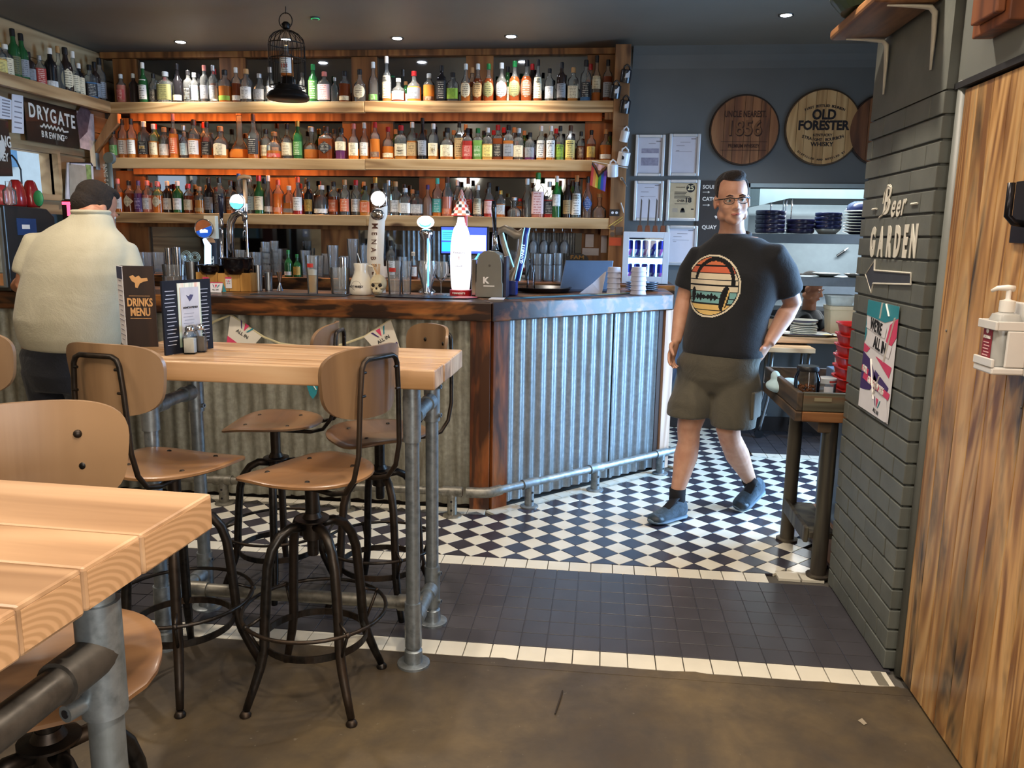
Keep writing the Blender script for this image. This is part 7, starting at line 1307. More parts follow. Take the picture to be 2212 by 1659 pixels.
p = A(1745, 840, Y=3.52); t = T('snack_jar', 'glass jar of brown pretzel snacks with a black lid on the cart', 'jar', (p.x, 3.54, zf)); R = 50/1739*3.75/2; HJ = A(1745, 790, Y=3.54).z-zf
loc('glass_body', MB().lathe([(R*.9,0),(R,.008),(R,HJ*.72),(R*.82,HJ*.86),(R*.82,HJ*.90),(R*.78,HJ*.90),(R*.95,HJ*.70),(R*.95,.012),(0,.01)], n=26), thin((.92,.95,.95)), t, smooth=True, auto=60); loc('lid', MB().lathe([(R*.86,HJ*.88),(R*.88,HJ*.90),(R*.88,HJ*.97),(R*.8,HJ),(0,HJ)], n=24), BLACK, t, smooth=True, auto=40)
mb = MB(); random.seed(5)
for k in range(150):
    a, r, z = random.uniform(0, 2*PI), R*.86*math.sqrt(random.random()), random.uniform(.022, HJ*.52); q = random.uniform(.006, .010); mb.ell((r*math.cos(a), r*math.sin(a), z), (q, q*.7, q*.8), 6, 4)
loc('pretzel_snack', mb, plain('#8a4f2c', .7, var=.35, scale=30), t, smooth=True, kind='stuff')
p = A(1788, 838, Y=3.60); t = T('glass_tub', 'squat glass tub with a red-trimmed clear lid beside the snack jar', 'jar', (p.x, 3.62, zf)); R = 36/1739*3.85/2; HJ = A(1788, 815, Y=3.62).z-zf
loc('glass_body', MB().lathe([(R*.9,0),(R,.006),(R,HJ*.8),(R*.95,HJ*.8),(R*.94,.01),(0,.01)], n=24), CG, t, smooth=True, auto=50); loc('lid', MB().lathe([(R*1.02,HJ*.80),(R*1.02,HJ*.98),(R*.9,HJ),(0,HJ)], n=24), plain('#c9cdd0', .2), t, smooth=True, auto=40); loc('red_band', MB().lathe([(R*1.025,HJ*.84),(R*1.025,HJ*.92)], n=20, a0=-PI/2, a1=0, caps=False), plain('#b03a34', .4), t); loc('paper_label', MB().lathe([(R*1.01,HJ*.15),(R*1.01,HJ*.7)], n=10, a0=-PI/2-.5, a1=-PI/2+.5, caps=False), PAPER, t)
CL = plain('#b7d3dc', .9, var=.05); p = A(1690, 818, Y=3.85); tag(B('cleaning_cloth', MB().grid(lambda u, v: Vector((p.x-.09+.20*u+.02*math.sin(v*4), 3.74+.20*v, zf+.012+.085*math.sin(PI*u)*math.sin(PI*v)*(1+.3*math.sin(7*u+5*v))+.03*(1-u)*(1-v)))), CL, smooth=True, mods=[lambda o: setattr(o.modifiers.new('thick', 'SOLIDIFY'), 'thickness', .004)]) if 0 else B('cleaning_cloth', MB().ell((p.x, 3.85, zf+.034), (.075,.09,.034), 16, 8).ell((p.x-.03, 3.86, zf+.075), (.022,.04,.030), 12, 6).ell((p.x+.03, 3.83, zf+.055), (.045,.05,.022), 12, 6), CL, smooth=True, mods=[remesh(.006, 4)]), 'crumpled pale blue cloth in the cart tray', 'cloth')
RBm = plain('#c92a22', .35, coat=.2, var=.05); p = A(1829, 848, Y=3.72)
for i in range(7):
    q = T('red_basket', f"{('lowest','second','third','fourth','fifth','sixth','topmost')[i]} red plastic basket of the stack on the cart", 'basket', (p.x+.028, 3.72, zf+.048*i), 0, 'red baskets on the cart')
    loc('basket', MB().lathe([(.065,0),(.080,.055),(.086,.057),(.086,.063),(.076,.06),(.060,.004),(0,.004)], n=24, ay=(0,1.25,0), sq=[5]*7), RBm, q, smooth=True, auto=40)
tag(B('plastic_sheet', MB().box((A(1808, 800, Y=3.86).x-.012, 3.86, zf), (A(1808, 800, Y=3.86).x+.03, 3.875, A(1808, 757, Y=3.86).z)), plain('#b9c0c2', .5), bevel=.006), 'thin greyish white plastic sheet standing beside the red baskets', 'plastic sheet')
# ---------------------------------------------------------------- on the pier and the door
Xp = PXF-.0025; NR = (0,-1,0); WP = plain('#dcd8ca', .7, var=.08)
c = A(1935, 441, X=Xp); bs = T('painted_sign', 'white painted Beer Garden lettering and arrow on the brick pier', 'sign', A(1920, 620, X=Xp))
q = lambda x, y: A(x, y, X=Xp-.0006)
txt('B', q(1915, 435), NR, VZ, .150, WP, bs, bold=.0015, shear=.25, sx=.85)
for ch, x, y in (('e', 1929, 446), ('e', 1940, 445), ('r', 1951, 442)): txt(ch, q(x, y), NR, VZ, .115, WP, bs, bold=.0015, shear=.35, sx=.72)
B('painted_stroke', MB().tube([q(1899, 470), q(1906, 465), q(1915, 452), q(1922, 425), q(1926, 405), q(1920, 400), q(1912, 415), q(1908, 440)], .0032, 5), WP, bs)
for x0, x1, y0_, y1_ in ((1884, 1894, 452.5, 451), (1968, 1982, 441, 439)): B('painted_dash', MB().tube([q(x0, y0_), q(x1, y1_)], .004, 4), WP, bs)
zt_, zb_ = q(1928, 491).z, q(1928, 556).z
for i, ch in enumerate('GARDEN'):
    x = 1885+i*17.6; txt(ch, q(x, 526-.3*i), NR, VZ, (zt_-zb_)*1.36, WP, bs, bold=.0075, sx=.52)
ar = [(1870,592),(1890,562),(1889,584),(1968,590),(1967,614),(1886,612),(1882,632)]
B('painted_fill', MB().add([q(x, y) for x, y in ar], [tuple(range(7))[::-1]]), plain('#3f434c', .6), bs); B('painted_outline', MB().tube([q(x, y) for x, y in ar], .0035, 5, closed=True), WP, bs)
# poster
Xq = Xp-.0015; pt = [(1879,652),(1950,660),(1935,786),(1920,912),(1857,878)]
P0, P1 = A(1879, 652, X=Xq), A(1920, 912, X=Xq); y0_, y1_, z0_, z1_ = 3.199, 2.868, .828, 1.238
f = lambda u, v: Vector((Xq-.001-.010*max(0, u-.75)*max(0, .3-v), y0_+(y1_-y0_)*u, z0_+(z1_-z0_)*v)); t = tag(B('poster', MB().grid(f, 8, 8), plain('#e6e4e6', .5, var=.02)), 'tall teal, pink and purple campaign poster on the brick pier', 'poster')
def shp(poly, m, d=.0012): B('printed_shape', MB().add([f(u, v)-Vector((d,0,0)) for u, v in poly], [tuple(range(len(poly)))[::-1]]), m, t)
shp([(0,1),(1,1),(1,.90),(.62,.835),(0,.86)], TEAL); shp([(0,.84),(.06,.70),(.02,.62),(0,.62)], TEAL); shp([(1,.90),(1,.74),(.86,.64),(.70,.68),(.78,.83)], PINK); shp([(0,.60),(.22,.57),(.12,.52),(0,.52)], PINK); shp([(.42,.52),(.95,.48),(.90,.38)], PINK); shp([(0,.52),(.28,.47),(.55,.30),(.34,.20),(0,.16)], PURP); shp([(.45,.40),(.92,.30),(.86,.22),(.40,.22)], PURP)
for a, b_ in (((.50,1.0), (.46,.86)), ((.62,1.0), (.74,.90)), ((.92,.9), (.70,.5)), ((.30,.48), (.50,.14)), ((.62,.36), (.46,.16))): B('printed_stroke', MB().tube([f(*a)-Vector((.0014,0,0)), f(*b_)-Vector((.0014,0,0))], .005, 4, flat=(1,.3)), WHITE, t)
shp([(.06,.845),(.70,.80),(.66,.70),(.02,.745)], PAPER, .0016); shp([(.26,.70),(.90,.655),(.84,.545),(.18,.59)], PAPER, .0016); shp([(0,.395),(.25,.375),(.23,.325),(0,.345)], PINK, .0016); shp([(.10,.335),(.98,.255),(.94,.195),(.06,.275)], PINK, .0016); shp([(0,.17),(.9,.20),(1,.02),(.9,0),(0,0)], PAPER, .0016)
D_ = Vector((0,-.99,-.10)); U_ = Vector((0,-.10,.99))
for s, u, v, sz, m, sx in (("WE'RE", .36, .775, .060, INK, .75), ('ALL IN', .53, .622, .060, INK, .75), ('FOR', .12, .360, .033, WHITE, .8), ('GLASGOW 2026', .52, .265, .033, WHITE, .75)): txt(s, f(u, v)-Vector((.0022,0,0)), D_, U_, sz, m, t, bold=.0014, sx=sx)
allin(f(.62, .105)-Vector((.0022,0,0)), D_, U_, .085, t)
# high shelf on the pier
SHW_ = wood('charred_shelf_board', '#6a4426', '#93643c', '#a87848', 'Y', 1, .5, burn=.8, bthr=.48, bscale=4)
t = T('wall_shelf', 'scorched-edge timber shelf on white brackets high on the brick pier', 'shelf', (.91, 3.04, 2.19)); B('board', MB().box((.805, 2.78, 2.187), (1.004, 3.29, 2.222)), SHW_, t, bevel=.010)
for y in (3.25, 2.81): B('bracket', MB().tube([(.855, y, 2.183), (.93, y, 2.180), (.985, y, 2.176), (1.000, y, 2.160), (1.003, y, 2.10), (1.004, y, 1.99)], [.004, .008, .012, .013, .011, .005], 8, flat=(1.3, .6)), plain('#c9c4b4', .45), t, smooth=True)
tag(B('green_tray', MB().lathe([(.0,0),(.13,.004),(.165,.045),(.172,.062),(.165,.062),(.125,.012),(0,.01)], (.91, 3.05, 2.2235), 30), plain('#39492c', .35, coat=.3)), 'dark green round dish on the high pier shelf', 'dish'); tag(B('terracotta_pot', MB().lathe([(.05,0),(.075,.13),(.085,.13),(.085,.16),(.07,.16),(0,.14)], (.90, 3.05, 2.2365), 24), plain('#7a3a22', .7), smooth=True), 'terracotta pot standing in the green dish on the high shelf', 'pot')
# wooden block above the door, dark handle
SAP = wood('red_timber', '#5a3018', '#7c4524', '#8f5632', 'Z', 1, .5); a, b_ = A(2143, 60, X=1.035), A(2225, 60, X=1.0)
t = T('wooden_bracket', 'red-brown timber corbel above the scorched door', 'bracket', (1.0, 2.35, 2.0)); B('block', MB().box((.985, 2.27, 2.005), (1.039, 2.48, 2.45)), SAP, t, bevel=.004); B('block_face', MB().box((.962, 2.29, 2.03), (.984, 2.44, 2.45)), SAP, t, bevel=.004)
t = T('door_plate', 'dark metal pull plate on the scorched door', 'handle', (1.043, 2.18, 1.45)); B('plate', MB().box((1.034, 2.10, A(2203, 525, X=1.04).z), (1.0445, 2.235, A(2203, 392, X=1.04).z)), plain('#242327', .35, .6), t, bevel=.002); B('grip', MB().tube([(1.033, 2.15, 1.50), (1.0, 2.15, 1.505), (.985, 2.15, 1.52), (.985, 2.15, 1.60)], .009, 10), plain('#242327', .3, .7), t, smooth=True)
for px, py in ((2204, 447), (2044, 714), (2205, 880)): tag(B('screw_head', MB().ell(A(px, py, X=1.0435), (.002, .004, .004), 10, 6), STEEL), {447: 'bright screw head beside the dark pull plate', 714: 'small screw head in the scorched door near the grey frame', 880: 'bright screw head in the door below the sanitiser'}[py], 'screw')
# hand sanitiser
t = T('sanitiser_dispenser', 'white wall bracket holding a pump sanitiser bottle on the scorched door', 'dispenser', A(2150, 808, X=1.0)); yc_, R = A(2166, 730, X=1.0).y, .046; xc_ = 1.001; ZA, ZD = A(2150, 795, X=.985).z, A(2150, 690, X=.985).z; WB = plain('#d4d2cd', .35, var=.03, coat=.2)
BTL = plain('#c9cac6', .25, var=.03, trans=.25)
bt = tag(T('sanitiser_bottle', 'white pump bottle with a dark red label held by the bracket', 'bottle', (xc_, yc_, ZA+.006)), None, None)
hB = A(2150, 672, X=.985).z-(ZA+.006)
loc('bottle_body', MB().lathe([(.030,0),(.032,.004),(.032,hB*.86),(.027,hB*.96),(.014,hB)], n=24, sq=[4]*4+[2]), BTL, bt, smooth=True, auto=40); loc('collar', MB().lathe([(.017,hB),(.018,hB+.003),(.018,hB+.028),(.010,hB+.030),(.006,hB+.032),(.006,hB+.055)], n=20), WHITE, bt, smooth=True, auto=40)
loc('pump_head', MB().tube([(.012,0,hB+.058),(-.004,0,hB+.060),(-.022,.012,hB+.058),(-.032,.020,hB+.050)], [.008,.008,.006,.004], 10), WHITE, bt, smooth=True)
lb = loc('label', MB().obox((-.0332, .008, hB*.43), (.0006,0,0), (0,.023,0), (0,0,hB*.40)), plain('#86222c', .5, var=.05), bt); wl = wm(bt); P_ = lambda u, v: wl @ Vector((-.0345, .008-u, v))
txt('STERILE', P_(0, hB*.52), NR, VZ, .010, WHITE, lb, bold=.0003); B('printed_disc', MB().cyl(P_(0, hB*.64), P_(0, hB*.64)-Vector((.0006,0,0)), .007, 14), WHITE, lb)
for i in range(5): B('printed_line', MB().obox(P_(-.002+.004*(i % 2), hB*(.42-.06*i)), (.0004,0,0), (0,.014,0), (0,0,.0012)), plain('#d9b0b0', .6), lb)
B('back_plate', MB().box((1.036, yc_-.050, ZA-.015), (1.044, yc_+.050, ZD+.045)), WB, t, bevel=.004); B('holder_base', MB().box((xc_-.042, yc_-.050, ZA-.012), (1.0358, yc_+.050, ZA+.005)), WB, t, bevel=.004); B('holder_lip', MB().box((xc_-.044, yc_-.050, ZA+.0051), (xc_-.036, yc_+.050, ZA+.026)), WB, t, bevel=.002)
B('holder_band', MB().box((xc_-.043, yc_-.048, ZD-.022), (xc_-.0355, yc_+.048, ZD)).box((xc_-.0355, yc_+.0385, ZD-.022), (1.0355, yc_+.046, ZD)).box((xc_-.0355, yc_-.046, ZD-.022), (1.0355, yc_-.0385, ZD)), WB, t, bevel=.002); B('side_arm', MB().box((xc_-.012, yc_-.049, ZA+.006), (1.0355, yc_-.041, ZD-.023)), WB, t, bevel=.003)
bt['category'] = 'bottle'; bt['label'] = 'white pump bottle with a dark red label held by the bracket'
# ---------------------------------------------------------------- people
def skinm(name, a, b_):
    m, nt, bs, N, L = nodes(name); v = coords(nt, (1,1,1)); f = noise(nt, v, 18, 4)
    L(ramp(nt, [(.3, H(a)), (.7, H(b_))], f), bs.inputs['Base Color']); bs.inputs['Roughness'].default_value = .5; bs.inputs['Subsurface Weight'].default_value = .12; bs.inputs['Subsurface Radius'].default_value = (.02, .008, .004); bs.inputs['Subsurface Scale'].default_value = .4
    return m
SKIN = skinm('skin_fair', '#c48e72', '#d6a488'); SKIN2 = skinm('skin_tanned', '#b57a5c', '#c68c6e')
def cloth(name, a, b_, sc=9, st=.35, fine=160):
    m, nt, bs, N, L = nodes(name); v = coords(nt, (1,1,1)); f = noise(nt, v, sc, 4, .8); L(ramp(nt, [(.3, H(a)), (.7, H(b_))], f), bs.inputs['Base Color']); bs.inputs['Roughness'].default_value = .9
    bs.inputs['Sheen Weight'].default_value = .15; f2 = noise(nt, v, fine, 2); mx = N('ShaderNodeMath'); mx.operation = 'MULTIPLY_ADD'; mx.inputs[1].default_value = .15; L(f2, mx.inputs[0]); L(f, mx.inputs[2]); bump(nt, bs, mx.outputs[0], st, .012); return m
def limb(mb, pts, n=18): mb.tube([p for p, r in pts], [r for p, r in pts], n)
def hand(mb, wrist, d, palm, side, s=1.0, curl=.5, spread=1.0):
    """palm and five fingers in the body mesh; d along the hand, palm = palm normal, side = towards the thumb"""
    d = Vector(d).normalized(); side = Vector(side); side = (side-d*side.dot(d)).normalized(); pn = d.cross(side); pn = pn if pn.dot(Vector(palm)) > 0 else -pn
    w_ = Vector(wrist); mb.loft([(w_-d*.02*s, side*.026*s, pn*.020*s), (w_+d*.015*s, side*.030*s, pn*.018*s), (w_+d*.05*s, side*.040*s, pn*.016*s), (w_+d*.085*s, side*.041*s, pn*.013*s), (w_+d*.095*s, side*.037*s, pn*.009*s)])
    for k, ln in enumerate((.070, .080, .074, .058)):
        o = w_+d*.085*s+side*(.030-.020*k)*s; a = curl*(.5+.12*k); q = [o-d*.02*s, o]; dirv = (d+side*(.10-.07*k)*spread).normalized(); ang = 0; cur = o
        for sg in (.45, .32, .23):
            ang += a; cur = cur+(dirv*math.cos(ang)+pn*math.sin(ang))*ln*sg*s; q.append(cur)
        mb.tube(q, [.0100*s, .0095*s, .0088*s, .0080*s, .0066*s], 10)
    o = w_+d*.022*s+side*.026*s; q = [o-side*.012*s, o+side*.012*s+d*.010*s, o+side*.026*s+d*.034*s+pn*.008*s, o+side*.026*s+d*.056*s+pn*.016*s*(1+curl), o+side*.020*s+d*.074*s+pn*.024*s*(1+curl)]; mb.tube(q, [.015*s, .0135*s, .0115*s, .010*s, .007*s], 10)
def head(mb, M, s=1.0, ears=True):
    R3 = M.to_3x3(); P = lambda x, y, z: M @ Vector((x*s, y*s, z*s)); E = lambda c, r, nu=18, nv=12: mb.ell(P(*c), tuple(v*s for v in r), nu, nv, rot=R3)
    E((0,.014,.040), (.077,.098,.088), 26, 18); E((0,-.022,-.028), (.066,.076,.078), 24, 16); E((0,-.048,-.082), (.044,.044,.036)); E((0,-.066,-.098), (.024,.022,.020))
    for x in (-1, 1): E((x*.036,-.056,-.030), (.028,.030,.034)); E((x*.054,-.008,-.068), (.018,.046,.030)); E((x*.028,-.082,.014), (.026,.014,.009))
    mb.tube([P(0,-.086,.010), P(0,-.098,-.010), P(0,-.112,-.030), P(0,-.108,-.040)], [.009*s,.010*s,.0125*s,.009*s], 12)
    for x in (-1, 1): E((x*.012,-.100,-.037), (.009,.010,.008))
    E((0,-.090,-.060), (.024,.013,.007)); E((0,-.088,-.072), (.021,.013,.008))
    if ears:
        for x in (-1, 1): E((x*.079,.008,-.010), (.010,.021,.032)); E((x*.081,.002,-.028), (.008,.011,.012))
def face(par, M, s, eye='#4a5a5a', brow='#2c1c14', lid=SKIN):
    P = lambda x, y, z: M @ Vector((x*s, y*s, z*s)); R3 = M.to_3x3()
    for x in (-1, 1):
        e = B('eye', MB().ell(P(x*.030,-.0800,.000), (.0125*s,.0105*s,.0095*s), 14, 10, rot=R3), plain('#e2dcd4', .25, var=.03), par, smooth=True)
        B('iris', MB().ell(P(x*.030+.001,-.0895,.000), (.0058*s,.0018*s,.0058*s), 12, 8, rot=R3), plain(eye, .2), e, smooth=True)
        B('eyelid', MB().tube([P(x*.017,-.087,.002), P(x*.030,-.0925,.0085), P(x*.043,-.085,.003)], .0028*s, 8), lid, e, smooth=True)
        B('eyebrow', MB().tube([P(x*.014,-.0965,.020), P(x*.030,-.0985,.0245), P(x*.046,-.088,.019)], [.0025*s,.004*s,.002*s], 8, flat=(1,.8)), plain(brow, .9), par, smooth=True)
    B('lips', MB().loft([(P(-.024,-.0945,-.066), R3@Vector((0,0,.001)), R3@Vector((0,.001,0))), (P(-.012,-.1015,-.0655), R3@Vector((0,0,.0055*s)), R3@Vector((0,.004*s,0))), (P(0,-.104,-.0655), R3@Vector((0,0,.0065*s)), R3@Vector((0,.004*s,0))), (P(.012,-.1015,-.0655), R3@Vector((0,0,.0055*s)), R3@Vector((0,.004*s,0))), (P(.024,-.0945,-.066), R3@Vector((0,0,.001)), R3@Vector((0,.001,0)))], n=12), plain('#a8655a', .5), par, smooth=True)
    B('mouth_line', MB().tube([P(-.022,-.0965,-.0655), P(0,-.1085,-.0660), P(.022,-.0965,-.0655)], .0012*s, 6), plain('#5a2c28', .6), par)
def headmat(c, fwd, roll=0, pitch=0):
    f = Vector(fwd).normalized(); y = -f; x = Vector((0,0,1)).cross(y)*-1; x = y.cross(Vector((0,0,1))).normalized(); z = x.cross(y)
    M = Matrix(((x.x,y.x,z.x,c[0]),(x.y,y.y,z.y,c[1]),(x.z,y.z,z.z,c[2]),(0,0,0,1))); return M @ Matrix.Rotation(roll, 4, 'Y') @ Matrix.Rotation(pitch, 4, 'X')
# --- the walking man
f = Vector((-.47, -.883, 0)).normalized(); Lf = Vector((.883, -.47, 0)).normalized(); Zv = Vector((0,0,1))
def J(px, py, Y): return A(px, py, Y=Y)
W = T('person', 'man in a black T-shirt with a striped sunset circle walking on the chequered floor, hand in pocket', 'person', (.55, 4.15, .003)); W['label'] = 'man walking past in a black sunset-print T-shirt, grey-green shorts and glasses'
hip = J(1548, 800, 4.17); wst = J(1563, 735, 4.16); chs = J(1586, 600, 4.16); shd = J(1592, 520, 4.17); nck = J(1580, 492, 4.16)
hd_c = J(1581, 432, 4.12); MH_ = headmat(hd_c, (.06, -1, -.02), math.radians(-4), math.radians(2))
rs, re_, rw = J(1507, 556, 4.26), J(1477, 648, 4.27), J(1460, 738, 4.19); ls, le, lw_ = J(1676, 552, 4.06), J(1712, 655, 4.16), J(1660, 742, 4.06)
rh, rk, ra = J(1510, 830, 4.20), J(1487, 935, 4.12), J(1463, 1072, 4.135); lh, lk, la = J(1590, 830, 4.13), J(1572, 935, 4.10), J(1622, 1042, 4.42)
mb = MB(); head(mb, MH_, 1.0)
limb(mb, [(hd_c+Vector((.008,.03,-.04)), .058), (nck+Vector((.005,.02,.0)), .060), (nck+Vector((.01,.03,-.05)), .075)])
mb.loft([(shd+Zv*.02, Lf*.10, f*.07), (shd-Zv*.03, Lf*.19, f*.095), (chs, Lf*.19, f*.12), (wst, Lf*.17, f*.12), (hip+Zv*.06, Lf*.17, f*.12), (hip-Zv*.05, Lf*.15, f*.11)])
limb(mb, [(rs, .056), (rs.lerp(re_, .4), .052), (re_, .042), (re_.lerp(rw, .3), .043), (rw, .027)]); limb(mb, [(ls, .056), (ls.lerp(le, .4), .054), (le, .045), (le.lerp(lw_, .3), .046), (lw_, .029)])
limb(mb, [(rh, .092), (rh.lerp(rk, .5), .078), (rk+Zv*.02, .060), (rk-Zv*.05+f*-.012, .056), (rk.lerp(ra, .38)-f*.022, .062), (rk.lerp(ra, .65)-f*.008, .048), (ra+Zv*.03, .036), (ra-Zv*.03, .036)])
sh_ = (la-lk).normalized(); bk_ = Vector((.1, .5, -.4)).normalized()
limb(mb, [(lh, .092), (lh.lerp(lk, .5), .080), (lk+Zv*.02, .062), (lk+sh_*.05+bk_*.010, .057), (lk.lerp(la, .40)+bk_*.020, .063), (lk.lerp(la, .68)+bk_*.008, .048), (la-sh_*.03, .036), (la+sh_*.03, .036)])
hand(mb, rw, (J(1448, 776, 4.15)-rw), (.6, .5, .2), (-.5, -.85, 0), 1.0, .55); hand(mb, lw_, (-.45, .15, -.9), (-.3, .8, 0), (-.6, -.7, 0), .95, .15)
body = B('body', mb, SKIN, W, smooth=True, mods=[remesh(.0052, 4)])
face(body, MH_, 1.0)
HAIR = cloth('dark_hair', '#17110d', '#2a1e17', 60, .6); P = lambda x, y, z: MH_ @ Vector((x, y, z)); R3 = MH_.to_3x3()
hb = MB().ell(P(0,.030,.062), (.0795,.088,.078), 24, 16, rot=R3).ell(P(0,.062,.015), (.066,.062,.062), 20, 14, rot=R3).ell(P(.006,-.030,.112), (.055,.056,.030), 18, 12, rot=R3).ell(P(.016,-.062,.118), (.036,.026,.021), 14, 10, rot=R3).ell(P(-.068,.004,.050), (.012,.034,.045), 12, 8, rot=R3).ell(P(.068,.004,.050), (.012,.034,.045), 12, 8, rot=R3)
B('hair', hb, HAIR, W, smooth=True, mods=[remesh(.005, 2)])
GF = plain('#1c1714', .3, coat=.3)
gl_ = B('glasses', MB().tube([P(-.060,-.096,.008), P(-.030,-.106,.0125), P(-.006,-.1075,.008), P(0,-.112,.008), P(.006,-.1075,.008), P(.030,-.106,.0125), P(.060,-.096,.008)], .0026, 8).tube([P(-.060,-.096,.008), P(-.076,-.06,.006), P(-.082,.005,.004)], .0024, 8).tube([P(.060,-.096,.008), P(.076,-.06,.006), P(.082,.005,.004)], .0024, 8), GF, W, smooth=True)
for x in (-1, 1):
    rimp = [P(x*(.033+.026*math.cos(a)*(1 if abs(math.cos(a)) < .9 else 1)), -.1045+.006*abs(math.cos(a)), -.002+.0155*math.sin(a)) for a in [k*PI/10 for k in range(20)]]
    B('lens_rim', MB().tube(rimp, .0016, 6, closed=True), GF, gl_, smooth=True); B('lens', MB().add(rimp, [tuple(range(20))]), thin((.95,.97,.97)), gl_)
TEE = cloth('black_tshirt', '#111113', '#1b1b1e', 7, .5); sb = MB()
sb.loft([(nck+Vector((.01,.02,-.028)), Lf*.080, f*.074), (nck+Vector((.01,.02,-.040)), Lf*.100, f*.085), (shd+Zv*.012, Lf*.128, f*.095), (shd-Zv*.012, Lf*.165, f*.106), (shd-Zv*.045, Lf*.200, f*.118), (shd-Zv*.09, Lf*.222, f*.132), (chs+Zv*.02, Lf*.222, f*.146), (chs-Zv*.10, Lf*.214, f*.152), (chs.lerp(wst, .62), Lf*.206, f*.156), (wst+Zv*.02, Lf*.208, f*.160), (wst-Zv*.035, Lf*.212, f*.160), (wst-Zv*.075, Lf*.208, f*.150)], n=36)
d1_ = (re_-rs); d2_ = (le-ls)
limb(sb, [(rs+Lf*.07+Zv*.0, .06), (rs+Lf*.015, .072), (rs+d1_*.35, .076), (rs+d1_*.66, .073), (rs+d1_*.74, .072)], 24); limb(sb, [(ls-Lf*.07+Zv*.0, .06), (ls-Lf*.015, .073), (ls+d2_*.35, .078), (ls+d2_*.66, .076), (ls+d2_*.76, .076)], 24)
tee = B('tshirt', sb, TEE, W, smooth=True, mods=[remesh(.0085, 16)]); B('collar', MB().tube([nck+Vector((.01,.02,-.036))+Lf*.086*math.cos(a)+f*.079*math.sin(a)+Zv*(-.018*math.sin(a)) for a in [k*PI/14 for k in range(28)]], .0085, 8, closed=True), TEE, tee, smooth=True)
# printed circle, wrapped on to the shirt
PC = J(1551, 616, 4.16); NP = 76; prr = .150
pm_ = [plain(c, .9, var=.06) for c in ('#d8794f', '#d3694a', '#e6d6b8', '#7fb0ae', '#e2bd73', '#141416', '#e9dcc0')]
def pmf(u, v):
    x, z = (u-.5)*2.08, (v-.5)*2.08; r = math.hypot(x, z)
    if r > 1.02 or -.070+x*prr < -.198: return None
    if r > .965: return 6
    if r > .935: return 5
    hx, hz = x-.10, z-.12; ring = math.hypot(hx, (hz)*.9)
    if .62 < ring < .74 and hz > -.12 and not (hx < -.45 and hz < .1): return 5
    if ((x-.52)/.17)**2+((z+.38-(x-.52)*.9)/.36)**2 < 1: return 5 if abs(x-.60+(z+.38)*-.25) > .022 else 4
    if ((x+.66)/.10)**2+((z+.30)/.24)**2 < 1: return 5
    if -.55 < x < .30 and abs(z+.36) < .03+.10*abs(math.sin(x*23))*abs(math.sin(x*7+1)): return 5
    for k in (.66, .42, .21, .02, -.18, -.40, -.58, -.78):
        if abs(z-k) < .022: return 5
    return 0 if z > .66 else 1 if z > .42 else 2 if z > -.18 else 3 if z > -.58 else 4
pg = MB().grid(lambda u, v: PC+f*.22+Lf*((u-.5)*2.08*prr)+Zv*((v-.5)*2.08*prr), NP, NP, mf=pmf)
def wrap(o):
    m = o.modifiers.new('wrap', 'SHRINKWRAP'); m.target = tee; m.wrap_method = 'NEAREST_SURFACEPOINT'; m.offset = .0028; m.wrap_mode = 'ABOVE_SURFACE'
def wrapp(o):
    m = o.modifiers.new('wrap', 'SHRINKWRAP'); m.target = tee; m.wrap_method = 'PROJECT'; m.use_project_x = m.use_project_z = False; m.use_project_y = True; m.use_negative_direction = True; m.use_positive_direction = True; m.offset = .003
po = B('shirt_print', pg, pm_, W, smooth=True)
ang = math.atan2(-f.x, f.y)  # turn the object so that its own Y axis runs along the chest normal
Rz = Matrix.Rotation(ang, 4, 'Z'); c0_ = PC-Vector(W.location); po.data.transform(Rz.inverted() @ Matrix.Translation(-c0_)); po.matrix_basis = Matrix.Translation(c0_) @ Rz; wrapp(po)
SHO = cloth('olive_shorts', '#4b463a', '#5b5546', 8, .7); qb = MB()
qb.loft([(wst-Zv*.0, Lf*.188, f*.138), (wst-Zv*.06, Lf*.200, f*.150), (hip+Zv*.04, Lf*.212, f*.156), (hip-Zv*.03, Lf*.208, f*.150), (hip-Zv*.10, Lf*.17, f*.12)], n=32)
rhem, lhem = J(1487, 893, 4.13), J(1583, 915, 4.10)
limb(qb, [(rh+Zv*.06, .110), (rh, .122), (rh.lerp(rhem, .5), .116), (rhem+Zv*.02, .112), (rhem-Zv*.012, .112)], 24); limb(qb, [(lh+Zv*.06, .110), (lh, .124), (lh.lerp(lhem, .5), .120), (lhem+Zv*.02, .114), (lhem-Zv*.012, .113)], 24)
sho = B('shorts', qb, SHO, W, smooth=True, mods=[remesh(.0085, 5)])
B('thigh_pocket', MB().obox(lh.lerp(lhem, .45)+Lf*.110, Lf*.010, f*.06, Zv*.07), SHO, sho, bevel=.008)
SOCK = plain('#121116', .9); SHB = cloth('grey_blue_mesh', '#2b3a44', '#43586a', 30, .3); SOLE = plain('#5f7384', .5); TOEC = plain('#26323a', .5)
